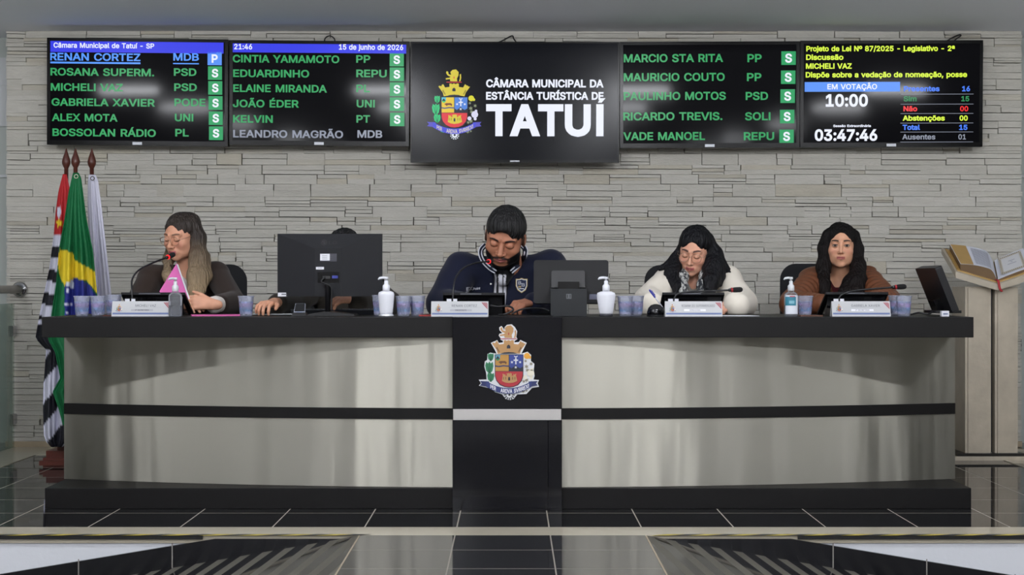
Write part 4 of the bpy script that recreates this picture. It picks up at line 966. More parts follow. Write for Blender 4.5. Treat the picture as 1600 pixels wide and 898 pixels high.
class Field:
    def __init__(self, xs, ys, zs):
        self.x, self.y, self.z = xs, ys, zs
        self.F = np.full((len(xs), len(ys), len(zs)), 0.5, F32)
    def block(self, lo, hi):
        r = []
        for a, l, h in ((self.x, lo[0], hi[0]), (self.y, lo[1], hi[1]), (self.z, lo[2], hi[2])):
            i = max(0, int(np.searchsorted(a, l)) - 1); j = min(len(a), int(np.searchsorted(a, h)) + 1)
            r.append(slice(i, max(i, j)))
        return tuple(r)
    def op(self, fn, lo, hi, k=0.0, mode='add', pad=0.03):
        pad = pad + k
        b = self.block([v - pad for v in lo], [v + pad for v in hi])
        X = self.x[b[0]][:, None, None]; Y = self.y[b[1]][None, :, None]; Z = self.z[b[2]][None, None, :]
        if X.size == 0 or Y.size == 0 or Z.size == 0: return
        d = fn(X, Y, Z).astype(F32)
        A = self.F[b]
        if mode == 'add': self.F[b] = smin(A, d, k)
        elif mode == 'sub': self.F[b] = -smin(-A, d, k)
        elif mode == 'and': self.F[b] = -smin(-A, -d, k)
        elif mode == 'disp': self.F[b] = A + d
    def cone(self, a, b, ra, rb, k=0.02, mode='add', sq=None):
        a = Vector(a); b = Vector(b); r = max(ra, rb)
        lo = [min(a[i], b[i]) - r for i in range(3)]; hi = [max(a[i], b[i]) + r for i in range(3)]
        self.op(lambda X, Y, Z: f_cone(X, Y, Z, a, b, ra, rb), lo, hi, k, mode)
    def ell(self, c, r, R=None, k=0.02, mode='add'):
        m = max(r); c = Vector(c)
        self.op(lambda X, Y, Z: f_ell(X, Y, Z, c, r, R), [v - m for v in c], [v + m for v in c], k, mode)
    def path(self, pts, rad, k=0.01, mode='add'):
        for i in range(len(pts) - 1):
            self.cone(pts[i], pts[i + 1], rad[i], rad[i + 1], k, mode)

def smin(a, b, k):
    if k <= 0: return np.minimum(a, b)
    h = np.clip(0.5 + 0.5 * (b - a) / k, 0, 1)
    return b + (a - b) * h - k * h * (1 - h)
def f_cone(X, Y, Z, a, b, ra, rb):
    ba = b - a; L2 = max(ba.length_squared, 1e-9)
    px, py, pz = X - a[0], Y - a[1], Z - a[2]
    t = np.clip((px * ba[0] + py * ba[1] + pz * ba[2]) / L2, 0, 1)
    return np.sqrt((px - t * ba[0]) ** 2 + (py - t * ba[1]) ** 2 + (pz - t * ba[2]) ** 2) - (ra + (rb - ra) * t)
def f_ell(X, Y, Z, c, r, R=None):
    px, py, pz = X - c[0], Y - c[1], Z - c[2]
    if R is not None:
        q = R.transposed()
        px, py, pz = (q[0][0] * px + q[0][1] * py + q[0][2] * pz, q[1][0] * px + q[1][1] * py + q[1][2] * pz, q[2][0] * px + q[2][1] * py + q[2][2] * pz)
    k0 = np.sqrt((px / r[0]) ** 2 + (py / r[1]) ** 2 + (pz / r[2]) ** 2)
    k1 = np.sqrt((px / r[0] ** 2) ** 2 + (py / r[1] ** 2) ** 2 + (pz / r[2] ** 2) ** 2)
    return k0 * (k0 - 1) / np.maximum(k1, 1e-6)

def surface(fld):
    """surface nets -> vertex array, quad array"""
    F = fld.F; xs, ys, zs = fld.x, fld.y, fld.z
    I = F < 0
    cnt = np.zeros(tuple(n - 1 for n in F.shape), np.uint8)
    for dx in (0, 1):
        for dy in (0, 1):
            for dz in (0, 1):
                cnt += I[dx:F.shape[0] - 1 + dx, dy:F.shape[1] - 1 + dy, dz:F.shape[2] - 1 + dz]
    act = (cnt > 0) & (cnt < 8)
    idx = np.argwhere(act)
    num = np.full(act.shape, -1, np.int32); num[act] = np.arange(len(idx))
    i, j, k = idx.T
    S = np.zeros((len(idx), 3)); C = np.zeros(len(idx))
    cs = [(a, b, c) for a in (0, 1) for b in (0, 1) for c in (0, 1)]
    for a in cs:
        for ax in range(3):
            if a[ax]: continue
            b = list(a); b[ax] = 1
            fa = F[i + a[0], j + a[1], k + a[2]]; fb = F[i + b[0], j + b[1], k + b[2]]
            m = (fa < 0) != (fb < 0)
            t = np.where(m, fa / np.where(m, fa - fb, 1), 0)
            pa = np.stack([xs[i + a[0]], ys[j + a[1]], zs[k + a[2]]], 1); pb = np.stack([xs[i + b[0]], ys[j + b[1]], zs[k + b[2]]], 1)
            S += np.where(m[:, None], pa + (pb - pa) * t[:, None], 0); C += m
    V = S / C[:, None]
    Q = []
    for ax in range(3):
        sl0 = [slice(None)] * 3; sl1 = [slice(None)] * 3
        sl0[ax] = slice(0, -1); sl1[ax] = slice(1, None)
        d = I[tuple(sl0)] != I[tuple(sl1)]
        e = np.argwhere(d)
        u, v = [(1, 2), (2, 0), (0, 1)][ax]
        ok = (e[:, u] > 0) & (e[:, v] > 0) & (e[:, u] < F.shape[u] - 1) & (e[:, v] < F.shape[v] - 1)
        e = e[ok]
        def cell(du, dv):
            q = e.copy(); q[:, u] -= du; q[:, v] -= dv
            return num[q[:, 0], q[:, 1], q[:, 2]]
        quad = np.stack([cell(1, 1), cell(0, 1), cell(0, 0), cell(1, 0)], 1)
        flip = ~I[e[:, 0], e[:, 1], e[:, 2]]
        quad[flip] = quad[flip][:, ::-1]
        Q.append(quad)
    Q = np.concatenate(Q)
    return V, Q[(Q >= 0).all(1)]

def relax(V, Q, n=1, w=0.5):
    for _ in range(n):
        S = np.zeros_like(V); C = np.zeros(len(V))
        for a, b in ((0, 1), (1, 2), (2, 3), (3, 0)):
            np.add.at(S, Q[:, a], V[Q[:, b]]); np.add.at(S, Q[:, b], V[Q[:, a]])
            np.add.at(C, Q[:, a], 1); np.add.at(C, Q[:, b], 1)
        V = V * (1 - w) + w * S / np.maximum(C, 1)[:, None]
    return V

def mesh_from(name, V, Q, m, origin, colors=None, parent=None):
    me = bpy.data.meshes.new(name)
    V = (V - np.array(origin)).astype(np.float32)
    me.vertices.add(len(V)); me.vertices.foreach_set('co', V.ravel())
    me.loops.add(Q.size); me.loops.foreach_set('vertex_index', Q.astype(np.int32).ravel())
    me.polygons.add(len(Q)); me.polygons.foreach_set('loop_start', np.arange(0, Q.size, 4, dtype=np.int32))
    me.polygons.foreach_set('use_smooth', np.ones(len(Q), bool))
    me.update(calc_edges=True); me.validate()
    if colors is not None:
        at = me.color_attributes.new('col', 'FLOAT_COLOR', 'POINT')
        c = np.ones((len(V), 4), np.float32); c[:, :3] = colors
        at.data.foreach_set('color', c.ravel())
    for x in (m if isinstance(m, (list, tuple)) else [m]): me.materials.append(x)
    o = bpy.data.objects.new(name, me); COL.objects.link(o)
    if parent is not None: o.parent = parent
    else: o.location = origin
    return o

def L3(c): return np.array(lin(c)[:3], np.float32)
def blend(C, c, w):
    w = np.clip(w, 0, 1)[:, None]
    return C * (1 - w) + L3(c) * w
def sstep(a, b, x):
    t = np.clip((x - a) / (b - a), 0, 1); return t * t * (3 - 2 * t)

# ------------------------------------------------------------------ head, hand, hair, clothes
class Head:
    """local frame: x to the picture's right, -y out of the face, z up; chin at -.118, crown at +.112 (before scale)"""
    def __init__(self, c, yaw=0, pitch=0, roll=0, s=0.95, wide=1.0, jaw=1.0, age=0):
        self.c = Vector(c); self.s = s; self.wide = wide; self.jaw = jaw
        self.R = (Matrix.Rotation(math.radians(yaw), 3, 'Z') @ Matrix.Rotation(math.radians(pitch), 3, 'X') @ Matrix.Rotation(math.radians(roll), 3, 'Y'))
        self.Rh = Matrix.Rotation(math.radians(yaw), 3, 'Z')
    def w(self, p): return self.c + self.R @ (Vector(p) * self.s)
    def hang(self, p): return self.c + self.Rh @ (Vector(p) * self.s)
    def loc(self, V):
        return ((V - np.array(self.c)) @ np.array(self.R)) / self.s
    def local_xyz(self, X, Y, Z):
        q = self.R.transposed(); c = self.c
        px, py, pz = X - c[0], Y - c[1], Z - c[2]
        return tuple((q[i][0] * px + q[i][1] * py + q[i][2] * pz) / F32(self.s) for i in range(3))
    def fn(self, X, Y, Z, eyes='open', nose=1.0, lips=1.0):
        x, y, z = self.local_xyz(X, Y, Z)
        x = x / F32(self.wide); ax = np.abs(x)
        V = Vector
        d = f_ell(x, y, z, V((0, .014, .034)), (.0735, .092, .079))
        d = smin(d, f_ell(x, y, z, V((0, -.018, -.022)), (.0645, .070, .088)), .03)
        j = self.jaw
        d = smin(d, f_ell(ax, y, z, V((.024, -.022, -.070)), (.034 * j, .052, .036)), .028)
        d = smin(d, f_ell(x, y, z, V((0, -.068, -.096)), (.024 * j, .020, .020)), .022)
        d = smin(d, f_ell(ax, y, z, V((.040, -.058, -.026)), (.024, .024, .022)), .024)      # cheekbones
        d = smin(d, f_cone(ax, y, z, V((.012, -.086, .026)), V((.044, -.070, .026)), .008, .008), .016)   # brow ridge
        # eye sockets
        e = f_ell(ax, y, z, V((.031, -.098, .006)), (.021, .019, .0125))
        d = -smin(-d, e, .014)
        # nose
        n = f_cone(x, y, z, V((0, -.083, .014)), V((0, -.1085 - .004 * nose, -.029)), .0072, .0098 * nose)
        n = smin(n, f_ell(ax, y, z, V((.0115 * nose, -.098, -.034)), (.0078, .0100, .0072)), .008)
        d = smin(d, n, .010)
        d = -smin(-d, f_ell(ax, y, z, V((.0062, -.1035, -.0415)), (.0032, .0045, .0030)), .003)  # nostrils
        # mouth
        d = smin(d, f_ell(x, y, z, V((0, -.080, -.063)), (.030, .017, .020)), .014)
        up = f_cone(ax, y, z, V((.004, -.0985, -.0580)), V((.0225, -.0885, -.0625)), .0052 * lips, .0022)
        lo = f_cone(ax, y, z, V((.0, -.0975, -.0685)), V((.0190, -.0890, -.0645)), .0064 * lips, .0026)
        d = smin(d, smin(up, lo, .002), .004)
        d = -smin(-d, f_cone(ax, y, z, V((0, -.1060, -.0633)), V((.0215, -.0935, -.0632)), .0022, .0015), .003)
        # eyes: ball and lids
        ball_ = f_ell(ax, y, z, V((.031, -.0790, .004)), (.0128, .0128, .0128))
        lid = f_ell(ax, y, z, V((.031, -.0790, .0045)), (.0152, .0146, .0140))
        if eyes == 'open':
            slit = np.abs(z - .0040 - .0 * ax) - .0064 * np.sqrt(np.clip(1 - ((ax - .031) / .0148) ** 2, 0, 1)) 
            lid = np.maximum(lid, -slit)
            d = smin(d, lid, .004); d = np.minimum(d, ball_)
        else:
            d = smin(d, lid, .005)
        # ears
        ear = f_ell(ax, y, z, V((.0745, .012, -.006)), (.0085, .019, .031))
        ear = -smin(-ear, f_ell(ax, y, z, V((.0835, .006, -.002)), (.006, .010, .017)), .004)
        d = smin(d, ear, .006)
        return d * F32(self.s)
    def colors(self, C, V, skin, brow=(60, 44, 36), lip=(160, 92, 88), eyes='open', iris=(62, 42, 30), beard=None, lash=(40, 30, 26), cheek=None, browup=0.0, liner=1.0, beardw=None):
        p = self.loc(V); x, y, z = p[:, 0] / self.wide, p[:, 1], p[:, 2]; ax = np.abs(x)
        front = sstep(-.03, -.05, y) * (y > -.135) * (ax < .1)
        inh = front * (np.abs(z) < .14)
        if cheek is not None:
            C = blend(C, cheek, inh * .55 * np.exp(-(((ax - .042) / .018) ** 2 + ((z + .028) / .017) ** 2)))
        C = blend(C, lip, inh * sstep(.0240, .0205, ax) * sstep(.0098, .0066, np.abs(z + .0632 + 6 * ax * ax * 0)) * sstep(-.084, -.087, y))
        C = blend(C, (70, 34, 34), inh * sstep(.022, .019, ax) * sstep(.0017, .0007, np.abs(z + .0632)) * .8)
        zb = .0272 + browup + .0042 * np.sin(np.clip((ax - .010) / .040, 0, 1) * 2.6)
        C = blend(C, brow, inh * sstep(.011, .015, ax) * sstep(.054, .047, ax) * sstep(.0058, .0030, np.abs(z - zb) * (1 + np.clip(ax - .03, 0, 1) * 22)))
        ex = (ax - .031); r = np.sqrt(ex ** 2 + ((z - .004)) ** 2)
        eye = inh * (np.abs(ex) < .0165) * (y < -.058)
        if eyes == 'open':
            rad = np.sqrt((ax - .031) ** 2 + (y + .079) ** 2 + (z - .004) ** 2)
            on = eye * sstep(.0137, .0131, rad) * (np.abs(z - .004) < .0074)
            C = blend(C, (160, 148, 140), on)
            C = blend(C, iris, on * sstep(.0078, .0066, r)); C = blend(C, (14, 12, 12), on * sstep(.0032, .0024, r))
            zl = .004 + .0066 * np.sqrt(np.clip(1 - (ex / .0155) ** 2, 0, 1))
            C = blend(C, lash, eye * sstep(.0026, .0012, np.abs(z - zl)) * liner)
            zl2 = .004 - .0062 * np.sqrt(np.clip(1 - (ex / .0155) ** 2, 0, 1))
            C = blend(C, lash, eye * sstep(.0014, .0006, np.abs(z - zl2)) * .6)
        else:
            zl = .001 - .0055 * np.sqrt(np.clip(1 - (ex / .0175) ** 2, 0, 1)) 
            C = blend(C, lash, eye * sstep(.0024, .0010, np.abs(z - zl)) * sstep(.017, .015, np.abs(ex)) * liner)
        if beard is not None: C = np.where((np.linalg.norm(p, axis=1) < .17)[:, None], beard(C, x, ax, y, z), C)
        return C

def hand(F, wrist, d, up, side, s=1.0, curl=(25, 30, 20), spread=6, thumb=(35, 20), lens=(.92, 1.0, .95, .75), k=.006):
    """five separate fingers: d towards the fingers, up out of the back of the hand, side +1/-1 which way the thumb lies"""
    d = Vector(d).normalized(); up = Vector(up); up = (up - d * up.dot(d)).normalized()
    lat = d.cross(up).normalized() * side            # towards the thumb
    wrist = Vector(wrist)
    kn = []
    for i in range(4):
        o = (.028 - i * .0185) * s
        kn.append(wrist + d * (.088 - abs(i - 1.2) * .004) * s + lat * o + up * (.004 - abs(i - 1.3) * .0025) * s)
    for i, p in enumerate(kn):
        F.cone(wrist + lat * (.012 - i * .008) * s, p, .0155 * s, .0105 * s, .012)
    F.cone(wrist - d * .03 * s, wrist, .024 * s, .022 * s, .016)
    for i, p in enumerate(kn):
        L = lens[i] * s
        a = math.radians(spread * (1.2 - i))
        dd = (d * math.cos(a) + lat * math.sin(a)).normalized()
        q = p
        for n, (ln, r0, r1) in enumerate(((.043, .0098, .0088), (.026, .0088, .0078), (.021, .0078, .0062))):
            c = math.radians(curl[n] if not isinstance(curl[n], (tuple, list)) else curl[n][i])
            axis_ = dd.cross(up).normalized()
            Rm = Matrix.Rotation(-c, 3, axis_)
            dd = (Rm @ dd).normalized(); up2 = Rm @ up
            e = q + dd * ln * L
            F.cone(q, e, r0 * s, r1 * s, k if n == 0 else .003)
            q = e; up = up2 if False else up
    # thumb
    t0 = wrist + d * .022 * s + lat * .022 * s
    a = math.radians(thumb[0])
    d1 = (d * math.cos(a) + lat * math.sin(a) - Vector(up) * .25).normalized()
    t1 = t0 + d1 * .040 * s
    a = math.radians(thumb[0] - thumb[1])
    d2 = (d * math.cos(a) + lat * math.sin(a) - Vector(up) * .35).normalized()
    F.cone(t0, t1, .0140 * s, .0108 * s, .010)
    t2 = t1 + d2 * .030 * s
    F.cone(t1, t2, .0105 * s, .0092 * s, .004)
    F.cone(t2, t2 + d2 * .022 * s, .0092 * s, .0068 * s, .003)

class Body:
    """joints in world space; side 'L'/'R' are the picture's left and right"""
    def __init__(self, **k): self.__dict__.update(k)
    def arms(self, F, g=0.0, ru=.052, re=.044, rw=.034, cut=0.0, k=.02, puff=None, hang_=.0):
        for sh, el, wr in ((self.shL, self.elL, self.wrL), (self.shR, self.elR, self.wrR)):
            sh, el, wr = Vector(sh), Vector(el), Vector(wr)
            e = wr - (wr - el).normalized() * cut
            F.cone(sh, el, ru + g, re + g, k)
            F.cone(el, e, re + g, rw + g, .012)
    def torso(self, F, g=0.0, k=.04, depth=1.0, wide=1.0, rs=.055):
        N = Vector(self.neck); P = Vector(self.pelvis); shL, shR = Vector(self.shL), Vector(self.shR)
        mid = (shL + shR) / 2
        w = (shR - shL).length
        F.cone(shL, N + Vector((0, .005, -.02)), rs + g, rs * .95 + g, k); F.cone(shR, N + Vector((0, .005, -.02)), rs + g, rs * .95 + g, k)
        ch = mid + (P - mid) * .24
        be = mid + (P - mid) * .62
        F.ell(ch, (w * .46 * wide + g, .115 * depth + g, .17 + g), None, k)
        F.ell(be, (w * .42 * wide + g, .120 * depth * self.belly + g, .20 + g), None, k)
        F.ell(P, (w * .44 * wide + g, .125 + g, .13 + g), None, k)
    def legs(self, F):
        P = Vector(self.pelvis)
        for s in (-1, 1):
            h = P + Vector((s * .09, 0, -.02)); kn = P + Vector((s * .11, -.40, .0)); an = Vector((kn.x, kn.y + .05, .08))
            F.cone(h, kn, .085, .058, .03); F.cone(kn, an, .055, .040, .02)
            F.cone(an + Vector((0, .03, -.045)), an + Vector((0, -.13, -.05)), .032, .026, .02)

def folds(V, amp, fr, seed=0):
    """small cloth folds as smooth noise along the surface normals' directions"""
    r = np.random.RandomState(seed); D = np.zeros(len(V))
    for i in range(6):
        k = r.normal(size=3) * fr * (0.6 + 0.3 * i); ph = r.uniform(0, 6.28)
        D += np.sin(V @ k + ph) / (1 + .5 * i)
    return D * amp / 2.2
def on_counter(V):
    """what lies on the counter is pressed flat by it"""
    m = (V[:, 1] < 6.708) & (V[:, 2] < CT + .0012) & (V[:, 2] > .70)
    V[m, 2] = CT + .0012
    return V
def normals(V, Q):
    n = np.cross(V[Q[:, 2]] - V[Q[:, 0]], V[Q[:, 3]] - V[Q[:, 1]])
    N = np.zeros_like(V)
    for i in range(4): np.add.at(N, Q[:, i], n)
    return N / np.maximum(np.linalg.norm(N, axis=1), 1e-12)[:, None]

M_SKIN = attr_mat('skin', 0.5, 0.35, sss=0.08)
M_CLOTH = attr_mat('woven_cloth', 0.85, 0.2, bump=(350, 0.12), sheen=0.1)
def hair_mat(name, root, tip, z0, z1, rough=0.42, spec=0.35):
    """strand streaks along z; colour runs from root to tip (dyed ends)"""
    m = mat(name, root, rough, spec=spec)
    nt = m.node_tree; b = nt.nodes['Principled BSDF']
    geo = nt.nodes.new('ShaderNodeNewGeometry')
    sep = nt.nodes.new('ShaderNodeSeparateXYZ'); nt.links.new(geo.outputs['Position'], sep.inputs[0])
    mr = nt.nodes.new('ShaderNodeMapRange'); mr.inputs['From Min'].default_value = z0; mr.inputs['From Max'].default_value = z1
    nt.links.new(sep.outputs['Z'], mr.inputs['Value'])
    mp = nt.nodes.new('ShaderNodeMapping'); mp.inputs['Scale'].default_value = (1, 1, 0.07)
    nt.links.new(geo.outputs['Position'], mp.inputs['Vector'])
    n = nt.nodes.new('ShaderNodeTexNoise'); n.inputs['Scale'].default_value = 140; n.inputs['Detail'].default_value = 4
    nt.links.new(mp.outputs[0], n.inputs['Vector'])
    mix = nt.nodes.new('ShaderNodeMix'); mix.data_type = 'RGBA'
    mix.inputs['A'].default_value = lin(tip); mix.inputs['B'].default_value = lin(root)
    nt.links.new(mr.outputs[0], mix.inputs['Factor'])
    mr2 = nt.nodes.new('ShaderNodeMapRange'); mr2.inputs['To Min'].default_value = 0.55; mr2.inputs['To Max'].default_value = 1.45
    nt.links.new(n.outputs['Fac'], mr2.inputs['Value'])
    vm = nt.nodes.new('ShaderNodeVectorMath'); vm.operation = 'SCALE'
    nt.links.new(mix.outputs['Result'], vm.inputs[0]); nt.links.new(mr2.outputs[0], vm.inputs['Scale'])
    nt.links.new(vm.outputs[0], b.inputs['Base Color'])
    bp = nt.nodes.new('ShaderNodeBump'); bp.inputs['Strength'].default_value = 1.0; bp.inputs['Distance'].default_value = 0.012
    nt.links.new(n.outputs['Fac'], bp.inputs['Height']); nt.links.new(bp.outputs[0], b.inputs['Normal'])
    return m
# ------------------------------------------------------------------ the five people
def build_body(name, label, B, H, hands, skin, headkw, colkw, hs=0.95):
    """one continuous skin: head, neck, trunk, limbs, hands"""
    s = H.s
    c = H.c
    pts = [Vector(p) for p in (B.shL, B.shR, B.elL, B.elR, B.wrL, B.wrR, B.pelvis, B.neck, c)]
    x0 = min(p.x for p in pts) - .22; x1 = max(p.x for p in pts) + .22
    y0 = min(p.y for p in pts) - .25; y1 = max(p.y for p in pts) + .30
    fx = [(c.x - .10, c.x + .10, .0027)]; fy = [(c.y - .15, c.y + .13, .0027)]; fz = [(c.z - .155, c.z + .15, .0027)]
    for h in hands:
        wv = Vector(h['wrist']); dv = Vector(h['d']).normalized() * .1 * hs
        m = wv + dv
        if not h.get('coarse'):
            fx.append((m.x - .11, m.x + .11, .004)); fy.append((m.y - .10, m.y + .10, .004)); fz.append((m.z - .06, m.z + .06, .004))
    F = Field(axis(x0, x1, .013, fx), axis(y0, y1, .013, fy), axis(.0, c.z + .17, .013, fz))
    B.torso(F, g=-.022); B.legs(F); B.arms(F, g=-.012)
    F.cone(c + H.R @ Vector((0, .022, -.055)) * s, Vector(B.neck) + Vector((0, 0, -.01)), .054 * s * B.neckw, .058 * s * B.neckw, .025)
    m = .165 * s * max(1, H.wide)
    F.op(lambda X, Y, Z: H.fn(X, Y, Z, **headkw), [v - m for v in c], [v + m for v in c], .012, pad=.0)
    for h in hands:
        q = {k: v for k, v in h.items() if k != 'coarse'}
        hand(F, s=hs, **q)
    V, Q = surface(F); V = on_counter(V)
    C = np.tile(L3(skin), (len(V), 1))
    # knuckle and skin mottling: real variation of skin colour
    C = C * (1 + folds(V, .05, 60, 3))[:, None]
    C = H.colors(C, V, skin, **colkw)
    o = mesh_from(name, V, Q, M_SKIN, (B.pelvis[0], B.pelvis[1], 0.0), C)
    tag(o, label, 'person')
    return o

def garment(name, parent, org, B, col, fn_build, res=.0062, fold=(.004, 16, 1), m=None, colfn=None, lo=None, hi=None, smooth=1):
    pts = [Vector(p) for p in (B.shL, B.shR, B.elL, B.elR, B.wrL, B.wrR, B.neck)]
    x0 = min(p.x for p in pts) - .15; x1 = max(p.x for p in pts) + .15
    y0 = min(p.y for p in pts) - .16; y1 = max(p.y for p in pts) + .28
    z0 = .40; z1 = max(p.z for p in pts) + .16
    F = Field(axis(x0, x1, res), axis(y0, y1, res), axis(z0, z1, res))
    fn_build(F)
    V, Q = surface(F)
    V = relax(V, Q, smooth, .5)
    if fold: V = V + normals(V, Q) * folds(V, fold[0], fold[1], fold[2])[:, None]
    V = on_counter(V)
    C = np.tile(L3(col), (len(V), 1))
    if colfn: C = colfn(C, V)
    return mesh_from(name, V, Q, m or M_CLOTH, org, C, parent)

def wedge(F, xc0, xc1, zb, zt, w0, w1, yback):
    """cut a front opening: centre runs xc0 (bottom) to xc1 (top), half width w0 to w1"""
    def fn(X, Y, Z):
        t = np.clip((Z - zb) / (zt - zb), 0, 1.3)
        return np.maximum(np.maximum(np.abs(X - (xc0 + (xc1 - xc0) * t)) - (w0 + (w1 - w0) * t), Y - yback), zb - Z)
    w = max(w0, w1) * 1.5
    F.op(fn, (min(xc0, xc1) - w, yback - .4, zb), (max(xc0, xc1) + w, yback, zt + .06), 0.004, 'sub')

def hair_mesh(name, parent, org, H, m, cap=((0, .020, .040), (.0815, .100, .085)), cut=((0, -.118, -.020), (.0575, .098, .115)), strands=(), lowcut=None, res=.0042, extra=None, fold=(.0034, 190, 5), smooth=1, cut2=None):
    s = H.s; c = H.c
    P = [c] + [Vector(p[0]) for st in strands for p in st]
    x0 = min(p.x for p in P) - .14; x1 = max(p.x for p in P) + .14
    y0 = min(p.y for p in P) - .14; y1 = max(p.y for p in P) + .15
    z0 = min(p.z for p in P) - (.12 if not strands else .06); z1 = c.z + .16
    F = Field(axis(x0, x1, res), axis(y0, y1, res), axis(z0, z1, res))
    Rm = H.R
    F.ell(H.w(cap[0]), [v * s * (H.wide if i == 0 else 1) for i, v in enumerate(cap[1])], Rm, 0)
    if extra: extra(F)
    for st in strands:
        for a, b in zip(st, st[1:]):
            F.cone(a[0], b[0], a[1], b[1], .028)
    if lowcut is not None:
        m_ = .2
        def fl(X, Y, Z):
            x, y, z = H.local_xyz(X, Y, Z)
            return (z - lowcut(x, y)) * F32(s)
        F.op(fl, [v - m_ for v in c], [v + m_ for v in c], .004, 'sub')
    if cut is not None:
        F.ell(H.w(cut[0]), [v * s * (H.wide if i == 0 else 1) for i, v in enumerate(cut[1])], Rm, .006, 'sub')
    if cut2 is not None:
        F.ell(H.w(cut2[0]), [v * s for v in cut2[1]], Rm, .006, 'sub')
    V, Q = surface(F)
    V = relax(V, Q, smooth, .4)
    V = V + normals(V, Q) * (folds(V * np.array([1, 1, .12]), fold[0], fold[1], fold[2]))[:, None]
    return mesh_from(name, V, Q, m, org, None, parent)

def glasses(parent, org, H, col=(150, 120, 96), rx=.0255, rz=.0225):
    bm = bmesh.new()
    o = Vector(org)
    def P(x, y, z): return H.w((x * H.wide, y, z)) - o
    for sx in (-1, 1):
        ring = [P(sx * (.0325 + rx * math.cos(a)), -.103 + .10 * abs(.0325 + rx * math.cos(a) * 1) ** 1.5, -.001 + rz * math.sin(a)) for a in (2 * math.pi * k / 28 for k in range(28))]
        tube(bm, ring, .0011, 6, closed=True)
        tube(bm, [P(sx * .058, -.0995 + .10 * .058 ** 1.5, .006), P(sx * .071, -.085, .008), P(sx * .077, -.02, .006), P(sx * .078, .012, .004), P(sx * .077, .02, -.006)], .0011, 6)
    tube(bm, smooth_path([P(-.0075, -.1015, .002), P(0, -.1040, .0055), P(.0075, -.1015, .002)], 5), .0011, 6)
    return obj('glasses', bm, mat('thin_metal_frame', col, 0.3, metal=0.7), parent, smooth=True)

def local_obj(name, bm, m, parent, org, **k):
    bmesh.ops.transform(bm, matrix=Matrix.Translation(-Vector(org)), verts=bm.verts)
    return obj(name, bm, m, parent, **k)

# ---- woman in the brown blazer -------------------------------------------------
B = Body(shL=W(237, 434, 7.03), shR=W(338, 429, 7.10), elL=W(214, 476, 6.86), elR=W(366, 474, 6.86), wrL=W(268, 477, 6.64), wrR=W(334, 476, 6.60),
         neck=W(293, 424, 7.08), pelvis=Vector((W(292, 0, 7.2).x, 7.22, .52)), belly=1.0, neckw=.92)
H = Head(W(283, 369, 7.0), yaw=-24, pitch=16, roll=2, s=.945)
P = build_body('person', 'woman in a dark brown blazer with long fair hair and glasses, reading a pink folder', B, H,
               [dict(wrist=W(331, 475, 6.58), d=(-1, -.15, .12), up=(.1, -1, .35), side=1, curl=(38, 38, 20), spread=4, thumb=(34, 12)),
                dict(wrist=W(270, 477, 6.62), d=(.9, -.3, .1), up=(0, -.3, 1), side=-1, curl=(20, 25, 15), coarse=1)],
               (206, 152, 124), dict(eyes='closed'), dict(eyes='closed', lip=(176, 92, 96), brow=(96, 66, 48), cheek=(190, 116, 100)))
org = P.location.copy()
xn = W(299, 0, 6.93).x
def fb(F):
    B.torso(F, g=-.010); B.arms(F, g=-.002, cut=.012, re=.044, rw=.043)
    F.cone(B.neck, Vector(B.neck) + Vector((0, -.02, .12)), .062, .075, 0, 'sub')
    wedge(F, xn, W(292, 0, 7).x, W(0, 455, 6.9).z, W(0, 418, 6.95).z, .004, .055, 7.03)
garment('blouse', P, org, B, (206, 198, 190), fb, fold=(.003, 30, 2))
def fb(F):
    B.torso(F, g=.006); B.arms(F, g=.006, cut=.075, ru=.055, re=.050, rw=.044)
    F.cone(B.neck, Vector(B.neck) + Vector((-.01, -.03, .12)), .066, .095, 0, 'sub')
    wedge(F, W(302, 0, 6.9).x, W(293, 0, 7).x, W(0, 484, 6.85).z, W(0, 418, 6.95).z, .018, .066, 7.04)
    # lapels
    for sx in (-1, 1):
        for t in range(8):
            u = t / 7
            xx = W(302, 0, 6.9).x + (W(293, 0, 7).x - W(302, 0, 6.9).x) * u + sx * (.034 + .052 * u); zz = W(0, 480, 6.85).z + .19 * u
            F.ell((xx, 6.925 + .06 * u * u, zz), (.024, .010, .024), None, .008)
garment('blazer', P, org, B, (44, 34, 29), fb, fold=(.0045, 18, 4))
bm = bmesh.new(); lathe(bm, [(.030, 0), (.041, .0), (.043, .028), (.038, .036), (.034, .036)], 16)
cuff_d = (W(331, 475, 6.58) - W(366, 474, 6.86)).normalized()
Mx = Matrix.Translation(W(334, 476, 6.615)) @ (-cuff_d).to_track_quat('Z', 'Y').to_matrix().to_4x4()
bm.transform(Mx); local_obj('blouse_cuff', bm, mat('white_cuff', (212, 206, 200), .8, bump=(60, .2)), P, org, smooth=True)
S = W
strands = [
    [(S(300, 346, 7.02), .040), (S(308, 372, 7.01), .041), (S(311, 400, 6.98), .040), (S(312, 430, 6.945), .038), (S(308, 458, 6.90), .026), (S(301, 474, 6.87), .009)],
    [(S(304, 400, 6.97), .022), (S(301, 430, 6.92), .026), (S(299, 455, 6.88), .018), (S(298, 470, 6.865), .007)],
    [(S(322, 400, 7.03), .020), (S(324, 430, 6.98), .018), (S(318, 452, 6.92), .008)],
    [(S(268, 376, 7.06), .026), (S(264, 405, 7.03), .024), (S(262, 430, 6.96), .022), (S(264, 452, 6.91), .008)],
    [(S(292, 372, 7.09), .060), (S(294, 410, 7.12), .050)]]
HAIR1 = hair_mat('fair_streaked_hair', (46, 38, 33), (158, 136, 106), .93, 1.20)
hair_mesh('hair', P, org, H, HAIR1, strands=strands, cut=((0, -.120, -.022), (.0575, .099, .116)), cut2=((-.008, -.10, .030), (.046, .055, .040)))
glasses(P, org, H)
